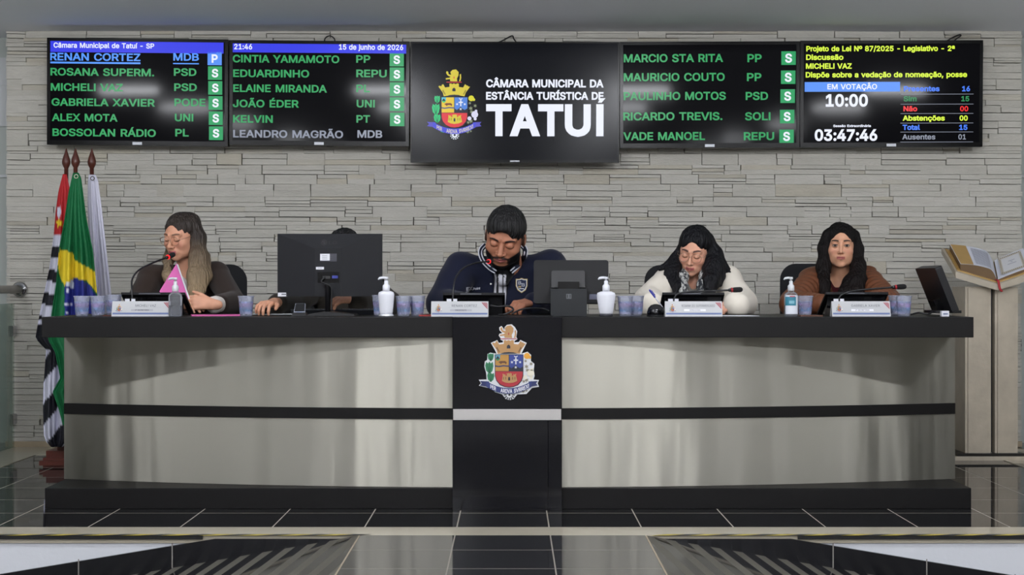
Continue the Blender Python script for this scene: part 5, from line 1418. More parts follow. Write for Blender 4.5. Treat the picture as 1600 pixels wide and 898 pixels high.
bm = bmesh.new(); ball(bm, H.w((.079, -.004, -.038)), .006); local_obj('earring', bm, mat('pearl', (225, 220, 214), .25), P, org, smooth=True)

# ---- person behind the big monitor ---------------------------------------------
B = Body(shL=W(488, 454, 7.08), shR=W(580, 452, 7.08), elL=W(458, 474, 6.86), elR=W(609, 474, 6.86), wrL=W(434, 475, 6.52), wrR=W(562, 475, 6.50),
         neck=W(537, 428, 7.10), pelvis=Vector((W(537, 0, 7.2).x, 7.23, .54)), belly=1.05, neckw=1.0)
H = Head(W(537, 396, 7.08), yaw=0, pitch=18, roll=0, s=.99)
P = build_body('person', 'person almost hidden behind the big black monitor, one hand on a mouse', B, H,
               [dict(wrist=W(429, 473, 6.44), d=(-.32, -1, -.02), up=(0, -.05, 1), side=-1, curl=(22, 42, 30), spread=7, thumb=(32, 14)),
                dict(wrist=W(556, 467.5, 6.49), d=(-.95, -.40, -.02), up=(0, -.35, 1), side=1, curl=(28, 44, 30), spread=4, thumb=(30, 15))],
               (196, 144, 116), dict(eyes='closed'), dict(eyes='closed', brow=(40, 32, 28)))
org = P.location.copy()
def fb(F):
    B.torso(F, g=.006); B.arms(F, g=.006, cut=-.012, ru=.060, re=.052, rw=.042)
    F.cone(B.neck, Vector(B.neck) + Vector((0, -.03, .12)), .064, .08, 0, 'sub')
garment('jacket', P, org, B, (44, 40, 34), fb, fold=(.0045, 18, 7))
HAIRB = hair_mat('black_hair', (17, 16, 18), (17, 16, 18), 0, 1)
hair_mesh('hair', P, org, H, HAIRB, cap=((0, .018, .040), (.0815, .102, .088)), cut=((0, -.115, -.055), (.064, .085, .105)), lowcut=lambda x, y: -.02 - np.clip(y, 0, .1) * .5)

# ---- man in the navy varsity jacket --------------------------------------------
B = Body(shL=W(722, 420, 6.98), shR=W(858, 417, 7.0), elL=W(690, 474, 6.84), elR=W(884, 474, 6.84), wrL=W(744, 477, 6.60), wrR=W(836, 474, 6.56),
         neck=W(792, 418, 6.98), pelvis=Vector((W(795, 0, 7.2).x, 7.2, .54)), belly=1.25, neckw=1.22)
H = Head(W(789, 371, 6.80), yaw=-11, pitch=28, roll=10, s=1.10, wide=1.13, jaw=1.2)
def beard3(C, x, ax, y, z):
    D = (17, 15, 16)
    n = .5 + .5 * np.sin(900 * x + 3 * np.sin(700 * z)) * np.sin(800 * z)
    # cheeks and jaw line
    edge = -.030 - .9 * np.clip(.062 - ax, 0, .1) - .0
    w = sstep(.004, -.004, z - edge) * sstep(.002, -.004, z + .018) * (y < .03)
    mouth = sstep(.9, 1.25, np.sqrt((ax / .030) ** 2 + ((z + .066) / .019) ** 2)); lower = sstep(-.085, -.092, z)
    chinpatch = 1 - .85 * sstep(1.25, .85, np.sqrt((ax / .028) ** 2 + ((z + .087) / .010) ** 2))
    C = blend(C, D, w * np.maximum(mouth, lower) * chinpatch)
    # moustache, thin at the middle
    mu = (y < -.07) * sstep(.0062, .0036, np.abs(z + .0505 + .45 * np.clip(ax - .006, 0, .1))) * sstep(.034, .029, ax) * (.55 + .45 * sstep(.002, .008, ax))
    C = blend(C, D, mu * .92)
    side = (y < -.07) * sstep(.0045, .002, np.abs(ax - .031)) * sstep(.016, .012, np.abs(z + .070))
    C = blend(C, D, side * .9)
    return blend(C, D, sstep(.066, .070, ax) * (y < .0) * (z < .04) * (z > -.05) * .85)
P = build_body('person', 'bearded man in a navy varsity jacket reading down at the middle of the bench', B, H,
               [dict(wrist=W(832, 472, 6.54), d=(-.72, -.68, -.10), up=(-.15, -.45, 1), side=1, curl=(42, 55, 35), spread=4, thumb=(26, 20)),
                dict(wrist=W(746, 477, 6.58), d=(.95, -.2, .0), up=(0, -.2, 1), side=-1, curl=(20, 25, 15), coarse=1)],
               (164, 110, 85), dict(eyes='closed', nose=1.22, lips=1.12), dict(eyes='closed', brow=(24, 20, 20), lip=(150, 88, 84), beard=beard3, browup=-.003), hs=1.05)
org = P.location.copy()
xs_ = W(783, 0, 6.78).x
zt_ = W(0, 418, 6.76).z; zb_ = W(0, 462, 6.72).z
def fb(F):
    B.torso(F, g=-.008)
    F.cone(Vector(B.neck) + Vector((-.02, -.085, -.06)), Vector(B.neck) + Vector((-.005, -.04, .015)), .035, .070, .03)
    F.cone(Vector(B.neck) + Vector((0, -.02, .055)), Vector(B.neck) + Vector((0, -.06, .16)), .072, .09, 0, 'sub')
def cshirt(C, V):
    x = V[:, 0] - xs_; z = V[:, 2]
    wv = (z < W(0, 428, 6.8).z)
    C = blend(C, (200, 200, 208), wv * ((np.abs(x + .034) < .010) | (np.abs(x - .004) < .018)) * 1.0)
    return blend(C, (18, 18, 20), wv * (np.abs(x - .010) < .004) * 1.0)
garment('shirt', P, org, B, (17, 17, 19), fb, fold=(.002, 30, 8), colfn=cshirt)
def fb(F):
    B.torso(F, g=.008, rs=.062); B.arms(F, g=.010, cut=-.01, ru=.078, re=.066, rw=.046)
    F.cone(B.neck, Vector(B.neck) + Vector((-.01, -.05, .12)), .084, .115, 0, 'sub')
    wedge(F, W(780, 0, 6.76).x, W(785, 0, 6.8).x, zb_ - .05, zt_, .030, .046, 7.0)
garment('varsity_jacket', P, org, B, (19, 23, 42), fb, fold=(.006, 13, 9))
def snap_front(parent, x, z, child):
    """first hit on a garment looking along +y at (x, z)"""
    o = [c for c in parent.children if c.name.split('.')[0] == child][0]
    r = o.ray_cast(Vector((x, 5.0, z)) - Vector(org), Vector((0, 1, 0)))
    return (r[1] + Vector(org), r[2]) if r[0] else (Vector((x, 6.8, z)), Vector((0, -1, 0)))
def put_px(parent, px, py, child, Y0=6.78):
    p = W(px, py, Y0); h = snap_front(parent, p.x, p.z, child)
    p = W(px, py, h[0].y); return snap_front(parent, p.x, p.z, child)
navy = mat('navy_rib', (20, 24, 44), .85, bump=(300, .3)); whiter = mat('white_rib', (205, 207, 215), .85)
paths = {-1: [(758, 383, 6.98), (752, 390, 6.93), (752, 399, 6.87), (757, 409, 6.79), (766, 418, 6.745), (775, 424, 6.725)],
         1: [(815, 383, 7.0), (820, 389, 6.95), (820, 398, 6.88), (815, 408, 6.81), (806, 417, 6.755), (798, 424, 6.735)]}
for sx, pp in paths.items():
    pq = []
    for k, p in enumerate(pp):
        g = put_px(P, p[0], p[1], 'varsity_jacket')[0]
        pq.append(g + Vector((0, -.012, 0)) if k > 1 and abs(g.y - 6.8) > 1e-6 and g.y < 7.02 else W(p[0], p[1], 6.96 - .02 * k))
    path = smooth_path(pq, 6)
    bm = bmesh.new()
    tube(bm, path, [.013] * (len(path) - 4) + [.012, .011, .009, .006], 10)
    c_ = local_obj('collar', bm, navy, P, org, smooth=True)
    for off, nm in ((.0105, 'outer'), (-.0035, 'inner')):
        bm = bmesh.new()
        q = []
        for i, p in enumerate(path):
            d = (path[min(i + 1, len(path) - 1)] - path[max(i - 1, 0)]).normalized()
            v = Vector((0, -1, 0)); n_ = d.cross(v).normalized() * (1 if sx > 0 else -1)
            n_ = n_ if n_.dot(p - W(787, 395, p.y)) > 0 else -n_
            q.append(p + n_ * off + v * .0135 * (1 - abs(off) / .03))
        tube(bm, q, .0036, 6)
        local_obj('collar_stripe', bm, whiter, c_, org, smooth=True)
HAIRC = hair_mat('short_black_hair', (16, 15, 16), (16, 15, 16), 0, 1)
hair_mesh('hair', P, org, H, HAIRC, cap=((0, .018, .048), (.0785, .104, .090)), cut=((0, -.125, -.030), (.0655, .088, .110)), cut2=((0, -.105, .028), (.050, .055, .040)), lowcut=lambda x, y: -.012 - np.clip(y - .0, 0, .1) * .6, fold=(.0045, 120, 5), smooth=0)
SNAPM = mat('pearl_snap', (216, 216, 214), .3)
# snaps, crest patch and lettering on the jacket
DG_ = bpy.context.evaluated_depsgraph_get()
for (px, py) in ((798.5, 420), (794.5, 443), (767, 443.5), (770, 421)):
    h = put_px(P, px, py, 'varsity_jacket'); bm = bmesh.new(); ball(bm, h[0] + Vector((0, -.002, 0)), (.0075, .004, .0075) if px > 780 else (.005, .004, .005))
    local_obj('snap', bm, SNAPM, P, org, smooth=True)
def decal(name, parent, child, cpx, cpy, build, mats, off=.004):
    """embroidered patch laid on the garment: build(bm) draws in the x,z plane about 0"""
    h = put_px(parent, cpx, cpy, child)
    bm = bmesh.new(); build(bm)
    for v in bm.verts:
        g = snap_front(parent, h[0].x + v.co.x, h[0].z + v.co.z, child)
        v.co = Vector((h[0].x + v.co.x, min(g[0].y, h[0].y + .03) - off + v.co.y, h[0].z + v.co.z))
    local_obj(name, bm, mats, parent, org)
def crest_patch(bm):
    sh = lambda k: [(-.029 * k, .030 * k), (-.012 * k, .030 * k), (0, .035 * k), (.012 * k, .030 * k), (.029 * k, .030 * k), (.029 * k, -.005 * k), (.020 * k, -.026 * k), (0, -.040 * k), (-.020 * k, -.026 * k), (-.029 * k, -.005 * k)]
    for (k, mi, y) in ((1.0, 0, 0), (.88, 1, -.0006), (.78, 2, -.0012)):
        v = [bm.verts.new((p[0], y, p[1])) for p in sh(k)]; f = bm.faces.new(v); f.material_index = mi
    add_text(bm, 'B', -.016, -.002, .002, .016, y=-.002, mi=1, bold=.0); add_text(bm, 'B', .001, .015, -.008, .016, y=-.002, mi=1, bold=.0)
    v = [bm.verts.new(p) for p in ((-.014, -.002, -.0165), (.012, -.002, -.0165), (.012, -.002, -.020), (-.014, -.002, -.020))]; f = bm.faces.new(v); f.material_index = 1
    for k in range(3):
        v = [bm.verts.new(p) for p in ((-.016 + k * .005, -.002, -.004), (-.013 + k * .005, -.002, -.004), (-.013 + k * .005, -.002, -.014), (-.016 + k * .005, -.002, -.014))]; f = bm.faces.new(v); f.material_index = 0
decal('crest_patch', P, 'varsity_jacket', 815, 445, crest_patch, [mat('patch_gold', (196, 172, 116), .6), mat('patch_white', (214, 216, 222), .7), mat('patch_navy', (24, 34, 66), .7)])
def chest_text(bm):
    def sl(X, Z): return (X, Z + X * .10)
    add_text(bm, 'EX', -.033, -.004, -.008, .017, bold=.03, fn=sl); add_text(bm, 'Point', -.002, .034, -.008, .012, bold=.02, fn=sl)
    add_text(bm, 'S', -.034, -.022, -.016, .007, bold=.01, fn=sl)
decal('chest_lettering', P, 'varsity_jacket', 740, 450.5, chest_text, [mat('white_embroidery', (196, 198, 206), .8)])

# ---- woman in the cream coat ----------------------------------------------------
B = Body(shL=W(1046, 440, 7.03), shR=W(1135, 440, 7.03), elL=W(1014, 472, 6.84), elR=W(1160, 473, 6.84), wrL=W(1018, 476, 6.58), wrR=W(1151, 477, 6.57),
         neck=W(1090, 432, 7.07), pelvis=Vector((W(1090, 0, 7.2).x, 7.23, .55)), belly=1.0, neckw=.92)
H = Head(W(1084.5, 393, 6.98), yaw=-20, pitch=20, roll=7, s=.945)
P = build_body('person', 'woman in a cream coat and patterned scarf, black-haired with glasses, writing', B, H,
               [dict(wrist=W(1012, 476, 6.60), d=(.85, -.5, .06), up=(-.25, -.75, .6), side=1, curl=(40, 45, 30), spread=3, thumb=(26, 8)),
                dict(wrist=W(1157, 477, 6.58), d=(-.92, -.38, -.05), up=(0, -.45, 1), side=1, curl=(25, 40, 25), spread=4, thumb=(28, 15))],
               (212, 158, 132), dict(eyes='closed'), dict(eyes='closed', lip=(170, 96, 94), brow=(66, 42, 36), browup=.002, cheek=(196, 122, 106)))
org = P.location.copy()
xc = W(1086, 0, 6.93).x
def fb(F):
    B.torso(F, g=-.010)
    F.cone(B.neck, Vector(B.neck) + Vector((0, -.04, .12)), .062, .075, 0, 'sub')
    wedge(F, xc, xc, W(0, 452, 6.9).z, W(0, 428, 6.93).z, .01, .045, 7.03)
garment('grey_top', P, org, B, (150, 146, 140), fb, fold=(.002, 30, 12))
def fb(F):
    B.torso(F, g=.014, rs=.064); B.arms(F, g=.012, cut=-.022, ru=.064, re=.062, rw=.052)
    F.cone(B.neck, Vector(B.neck) + Vector((-.005, -.04, .12)), .074, .10, 0, 'sub')
    wedge(F, xc, xc, W(0, 490, 6.85).z, W(0, 424, 6.93).z, .040, .075, 7.02)
    for sx in (-1, 1):
        for t in range(9):
            u = t / 8
            F.ell((xc + sx * (.055 + .050 * u), 6.905 + .065 * u * u, W(0, 484, 6.87).z + .185 * u), (.030, .012, .026), None, .008)
garment('cream_coat', P, org, B, (222, 214, 200), fb, fold=(.0055, 15, 13))
def scarf_col():
    m = mat('patterned_scarf', (70, 72, 76), .9)
    nt = m.node_tree; b = nt.nodes['Principled BSDF']
    tc = nt.nodes.new('ShaderNodeTexCoord'); v = nt.nodes.new('ShaderNodeTexNoise'); v.inputs['Scale'].default_value = 75; v.inputs['Detail'].default_value = 3
    nt.links.new(tc.outputs['Object'], v.inputs['Vector'])
    r = nt.nodes.new('ShaderNodeValToRGB'); r.color_ramp.elements[0].position = .44; r.color_ramp.elements[0].color = lin((34, 36, 42)); r.color_ramp.elements[1].position = .58; r.color_ramp.elements[1].color = lin((172, 172, 168))
    nt.links.new(v.outputs['Fac'], r.inputs[0]); nt.links.new(r.outputs[0], b.inputs['Base Color'])
    return m
F = Field(axis(xc - .22, xc + .22, .006), axis(6.75, 7.2, .006), axis(.78, 1.12, .006))
for st in ([(1072, 420, 7.0, .024), (1066, 432, 6.935, .028), (1066, 448, 6.885, .030), (1068, 470, 6.86, .030), (1070, 490, 6.86, .028)],
           [(1098, 418, 7.0, .024), (1100, 430, 6.935, .026), (1098, 445, 6.89, .026), (1099, 470, 6.86, .026), (1099, 490, 6.86, .026)],
           [(1066, 424, 7.03, .022), (1085, 420, 7.11, .022), (1104, 424, 7.03, .022)]):
    F.path([W(*p[:3]) for p in st], [p[3] for p in st], .01)
V, Q = surface(F); V = relax(V, Q, 1); V = V + normals(V, Q) * folds(V * np.array([1, 1, .3]), .006, 60, 21)[:, None]
mesh_from('scarf', V, Q, scarf_col(), org, None, P)
strands = [
    [(S(1070, 374, 7.0), .018), (S(1065, 394, 7.01), .023), (S(1056, 411, 6.99), .027), (S(1048, 426, 6.94), .024), (S(1049, 441, 6.90), .014), (S(1053, 456, 6.86), .005)],
    [(S(1053, 402, 7.01), .020), (S(1044, 413, 7.0), .013), (S(1035, 418, 6.99), .009), (S(1029, 421, 6.985), .003)],
    [(S(1060, 415, 6.96), .020), (S(1063, 433, 6.89), .014), (S(1060, 447, 6.86), .008), (S(1056, 459, 6.845), .004)],
    [(S(1046, 418, 6.96), .010), (S(1043, 430, 6.93), .008), (S(1045, 444, 6.90), .003)],
    [(S(1107, 376, 7.0), .030), (S(1113, 398, 7.0), .044), (S(1115, 420, 6.94), .050), (S(1111, 440, 6.885), .040), (S(1107, 462, 6.845), .022), (S(1106, 474, 6.84), .010)],
    [(S(1118, 400, 7.02), .032), (S(1126, 413, 7.0), .025), (S(1134, 423, 6.98), .016), (S(1142, 432, 6.965), .009), (S(1149, 443, 6.955), .003)],
    [(S(1124, 418, 6.97), .016), (S(1128, 432, 6.93), .010), (S(1127, 446, 6.90), .004)],
    [(S(1086, 385, 7.08), .062), (S(1088, 415, 7.12), .060)]]
hair_mesh('hair', P, org, H, hair_mat('long_black_hair', (15, 15, 19), (15, 15, 19), 0, 1, .45, .2), cap=((0, .022, .046), (.083, .103, .092)), strands=strands, cut=((0, -.122, -.024), (.0580, .100, .116)), cut2=((0, -.10, .026), (.046, .055, .040)))
glasses(P, org, H, (150, 128, 108), .0265, .0235)

# ---- woman in the brown quilted jacket ------------------------------------------
B = Body(shL=W(1272, 439, 7.36), shR=W(1355, 439, 7.36), elL=W(1238, 475, 6.92), elR=W(1388, 472, 6.92), wrL=W(1282, 475, 6.66), wrR=W(1346, 475, 6.64),
         neck=W(1314, 441, 7.38), pelvis=Vector((W(1314, 0, 7.4).x, 7.46, .52)), belly=1.0, neckw=.95)
H = Head(W(1313.5, 384.5, 7.28), yaw=-12, pitch=2, roll=1, s=.945)
P = build_body('person', 'woman in a brown quilted jacket with long straight dark hair, facing forward', B, H,
               [dict(wrist=W(1286, 475, 6.64), d=(.95, -.1, .02), up=(0, -.3, 1), side=-1, curl=(20, 25, 15), coarse=1),
                dict(wrist=W(1342, 475, 6.62), d=(-.95, -.1, .02), up=(0, -.3, 1), side=1, curl=(20, 25, 15), coarse=1)],
               (208, 156, 126), dict(eyes='open'), dict(eyes='open', lip=(168, 98, 92), brow=(38, 27, 23), iris=(40, 27, 21), cheek=(194, 126, 106)))
org = P.location.copy()
xc = W(1312, 0, 7.25).x
def fb(F):
    B.torso(F, g=-.008)
    F.cone(B.neck, Vector(B.neck) + Vector((0, -.05, .12)), .060, .07, 0, 'sub')
    wedge(F, xc, xc, W(0, 449, 7.25).z, W(0, 428, 7.28).z, .012, .045, 7.36)
garment('maroon_top', P, org, B, (70, 20, 26), fb, fold=(.002, 30, 14))
def quilt(V, w=.05):
    return None
def fb(F):
    B.torso(F, g=.018, rs=.062)
    def q(X, Y, Z): return .015 * (np.abs(np.sin((Z + .25 * np.abs(X - xc)) * np.pi / .052)) ** .5 - .75) * -1
    F.op(q, (-5, 5, 0), (5, 9, 2), 0, 'disp', pad=0)
    # sleeves ringed by their seams
    for sh, el, wr, s_ in ((B.shL, B.elL, B.wrL, -1), (B.shR, B.elR, B.wrR, 1)):
        for a, b, r0, r1, n in ((Vector(sh), Vector(el), .074, .070, 8), (Vector(el), Vector(wr) - (Vector(el) - Vector(wr)) * .12, .070, .050, 7)):
            for i in range(n):
                t = i / n; p = a + (b - a) * (t + .5 / n)
                L = (b - a).length / n
                r = r0 + (r1 - r0) * (t + .5 / n)
                d = (b - a).normalized()
                Rq = d.to_track_quat('Z', 'Y').to_matrix()
                F.ell(p, (r, r, L * .78), Rq, .010)
            F.cone(a, b, r0 * .88, r1 * .88, .01)
    F.cone(B.neck, Vector(B.neck) + Vector((0, -.05, .12)), .070, .10, 0, 'sub')
    wedge(F, xc, xc, W(0, 470, 7.2).z, W(0, 428, 7.28).z, .008, .062, 7.36)
garment('quilted_jacket', P, org, B, (104, 62, 40), fb, fold=(.003, 22, 15), m=attr_mat('brown_quilted_nylon', .45, .4))
strands = [
    [(S(1293, 366, 7.28), .026), (S(1288, 388, 7.28), .031), (S(1287, 415, 7.26), .033), (S(1287, 445, 7.20), .032), (S(1288, 470, 7.17), .030), (S(1291, 492, 7.16), .016)],
    [(S(1336, 368, 7.29), .026), (S(1339, 390, 7.28), .031), (S(1341, 415, 7.25), .036), (S(1338, 440, 7.19), .050), (S(1335, 464, 7.16), .054), (S(1334, 488, 7.15), .045)],
    [(S(1326, 440, 7.20), .026), (S(1320, 458, 7.17), .028), (S(1318, 485, 7.16), .026)],
    [(S(1314, 375, 7.36), .062), (S(1314, 415, 7.42), .060)]]
hair_mesh('hair', P, org, H, hair_mat('dark_brown_hair', (17, 14, 14), (24, 18, 17), .85, 1.2, .5, .15), cap=((0, .020, .043), (.084, .102, .090)), strands=strands, cut=((0, -.120, -.018), (.0615, .098, .108)), cut2=((0, -.10, .028), (.052, .055, .043)))
# ------------------------------------------------------------------ things on the bench
def on_top(px, Y):
    p = W(px, 490, Y); return Vector((p.x, Y, CT + .0004))
M_BLACKPLASTIC = mat('black_plastic', (20, 20, 22), .35)
M_MATTBLACK = mat('matt_black_plastic', (15, 15, 17), .55, spec=.3, bump=(400, .05))
M_GLOSSBLACK = mat('gloss_black', (10, 10, 12), .12)
M_WHITEPL = mat('white_plastic', (214, 215, 222), .35)
M_PAPER = mat('white_paper', (214, 215, 220), .8)

# ---- office chairs
def chair(px, Y, top_py, w, label):
    p = W(px, 445, Y); zt = W(px, top_py, Y).z
    t = empty('office_chair', (p.x, Y - .28, 0)); tag(t, label, 'chair', 'black office chairs behind the bench')
    M = mat('black_chair_fabric', (24, 25, 28), .85, bump=(500, .15)); MP = M_BLACKPLASTIC
    h = zt - .50
    bm = bmesh.new()
    pts = rrect(w, h, .085, 0, .50 + h / 2, 7)
    ring0 = [bm.verts.new((a, .25 + 1.2 * a * a * -.35 + .0, b)) for a, b in pts]
    ring1 = [bm.verts.new((a * .97, .30 - 1.2 * a * a * .35, .50 + (b - .50) * .985 + .004)) for a, b in pts]
    n = len(pts)
    c0 = bm.verts.new((0, .245, .5 + h / 2)); c1 = bm.verts.new((0, .31, .5 + h / 2))
    for i in range(n):
        bm.faces.new((ring0[i], ring0[(i + 1) % n], ring1[(i + 1) % n], ring1[i]))
        bm.faces.new((c0, ring0[(i + 1) % n], ring0[i])); bm.faces.new((c1, ring1[i], ring1[(i + 1) % n]))
    obj('backrest', bm, M, t, bevel=0, autosmooth=.9)
    bm = bmesh.new(); prism(bm, rrect(w * 1.02, .06, .028, 0, .350, 5), -.24, .22); obj('seat', bm, M, t, autosmooth=.7)
    bm = bmesh.new(); box(bm, (-.03, .18, .30), (.03, .335, .318)); box(bm, (-.03, .315, .30), (.03, .335, .75)); obj('back_bracket', bm, MP, t)
    bm = bmesh.new(); lathe(bm, [(.03, .08), (.03, .22), (.022, .22), (.022, .32)], 12); obj('column', bm, MP, t, smooth=True)
    bm = bmesh.new()
    for k in range(5):
        a = 2 * math.pi * k / 5 + .3
        tube(bm, [(0, 0, .10), (.13 * math.cos(a), .13 * math.sin(a), .095), (.27 * math.cos(a), .27 * math.sin(a), .065)], [.026, .022, .016], 6)
    obj('star_base', bm, MP, t, smooth=True)
    for k in range(5):
        a = 2 * math.pi * k / 5 + .3
        bm = bmesh.new(); lathe(bm, [(.0, -.012), (.027, -.012), (.027, .012), (.0, .012)], 12, cap=False)
        bm.transform(Matrix.Translation((.27 * math.cos(a), .27 * math.sin(a), .0272)) @ Matrix.Rotation(a, 4, 'Z') @ Matrix.Rotation(math.pi / 2, 4, 'X'))
        obj('castor', bm, MP, t)
chair(325, 7.46, 413, .43, 'black office chair behind the woman in the brown blazer')
chair(538, 7.46, 422, .45, 'black office chair of the person behind the big monitor')
chair(778, 7.52, 424, .45, 'black office chair hidden behind the man in the varsity jacket')
chair(1071, 7.52, 414, .45, 'black office chair behind the woman in the cream coat')
chair(1284, 7.76, 412, .48, 'black office chair behind the woman in the quilted jacket')

# ---- tablets (low black terminals leaning away, seen from behind)
def tablet(px0, px1, top, Yf, label, sticker=True):
    a = W(px0, top, Yf); b = W(px1, top, Yf)
    w = b.x - a.x; h = a.z - CT
    t = empty('desk_terminal', ((a.x + b.x) / 2, Yf, CT + .0004)); tag(t, label, 'tablet', 'low black terminals on the bench')
    dpt = .17
    # slab: its raised edge towards us
    L = math.hypot(dpt, h - .012); ang = math.atan2(h - .012, dpt)
    Mx = Matrix.Translation((0, 0, h - .006)) @ Matrix.Rotation(-ang, 4, 'X')
    bm = bmesh.new(); box(bm, (-w / 2, 0, -.006), (w / 2, L, .006)); bm.transform(Mx); obj('slab', bm, M_MATTBLACK, t, bevel=.002)
    bm = bmesh.new(); box(bm, (-w / 2 + .012, .012, .0062), (w / 2 - .012, L - .012, .0072)); bm.transform(Mx); obj('screen', bm, M_GLOSSBLACK, t)
    bm = bmesh.new()
    prism(bm, [(.03, 0.0), (dpt * .98, 0.0), (dpt * .95, .006), (.016, h - .020)], -w * .46, w * .46)
    bm.transform(Matrix(((0, 1, 0, 0), (1, 0, 0, 0), (0, 0, 1, 0), (0, 0, 0, 1)))); obj('stand', bm, M_GLOSSBLACK, t, bevel=.001)
    bm = bmesh.new(); box(bm, (-w * .22, -.0015, h - .0085), (w * .12, .0, h - .0045)); obj('edge_strip', bm, mat('grey_edge', (92, 94, 100), .3), t)
TABS = [(189, 289, 456.5, 'desk terminal in front of the pink folder'), (692, 789, 457, 'desk terminal in front of the man in the varsity jacket'),
        (1035, 1132, 456.5, 'desk terminal in front of the woman in the cream coat'), (1290, 1388, 456, 'desk terminal in front of the woman in the quilted jacket')]
for (a, b, t_, l) in TABS: tablet(a, b, t_, 6.34, 'low black ' + l)

# ---- gooseneck microphones
def mic(base_px, pts, headdir, label, ring_on=True, Yb=6.24):
    b = on_top(base_px, Yb)
    t = empty('gooseneck_microphone', b); tag(t, label, 'microphone', 'gooseneck microphones on the bench')
    bm = bmesh.new(); prism(bm, [(-.038, 0), (.038, 0), (.036, .020), (-.036, .034)], -.035, .075); bm.transform(Matrix.Identity(4)); obj('base', bm, M_BLACKPLASTIC, t, bevel=.003)
    bm = bmesh.new(); box(bm, (-.024, -.037, .028), (-.003, -.0352, .076)); box(bm, (.005, -.037, .028), (.022, -.0352, .076)); box(bm, (-.024, -.037, .028), (.022, -.030, .031)); obj('call_button', bm, M_WHITEPL, t)
    path = [Vector(p) - b for p in pts]
    path = smooth_path([Vector((0, .0, .025))] + path, 8)
    bm = bmesh.new(); tube(bm, path, .0042, 8); obj('gooseneck', bm, M_BLACKPLASTIC, t, smooth=True)
    e = path[-1]; d = Vector(headdir).normalized()
    q = d.to_track_quat('Z', 'Y').to_matrix().to_4x4()
    bm = bmesh.new(); lathe(bm, [(.006, 0), (.0075, .004), (.0085, .012)], 14); bm.transform(Matrix.Translation(e) @ q); obj('neck_collar', bm, M_BLACKPLASTIC, t, smooth=True)
    bm = bmesh.new(); lathe(bm, [(.0098, .012), (.0106, .0125), (.0106, .0195), (.0098, .020)], 16); bm.transform(Matrix.Translation(e) @ q)
    obj('light_ring', bm, emis('red_lit_ring', (255, 40, 44), 1.6) if ring_on else mat('red_ring', (150, 30, 36), .4), t, smooth=True)
    bm = bmesh.new(); lathe(bm, [(.0095, .020), (.0112, .024), (.0118, .036), (.0118, .052), (.0098, .060), (.0055, .064)], 16); bm.transform(Matrix.Translation(e) @ q); obj('capsule', bm, mat('black_foam', (18, 18, 19), .95, bump=(500, .4)), t, smooth=True)
mic(207, [W(206, 452, 6.25), W(207, 435, 6.30), (W(218, 421, 6.36)), W(240, 410, 6.44), W(259, 403, 6.52)], (.25, .5, .18), 'black gooseneck microphone with a lit red ring near the brown blazer')
mic(707, [W(708.5, 452, 6.25), W(712, 434, 6.28), W(724, 419, 6.33), W(742, 411, 6.39), W(762, 408.5, 6.46)], (.22, .8, .03), 'black gooseneck microphone with a lit red ring at the bearded man')
mic(1051, [W(1054, 466, 6.24), W(1060, 459, 6.24), W(1078, 455.5, 6.24), W(1108, 454.5, 6.25), W(1138, 453.2, 6.26)], (1, .05, .05), 'black gooseneck microphone bent level above the terminal of the cream-coated woman', False)
mic(1308, [W(1311, 466, 6.24), W(1318, 459, 6.24), W(1336, 454, 6.24), W(1366, 451, 6.25), W(1394, 448.8, 6.26)], (1, .05, .06), 'black gooseneck microphone bent level above the terminal of the quilted-jacket woman', False)

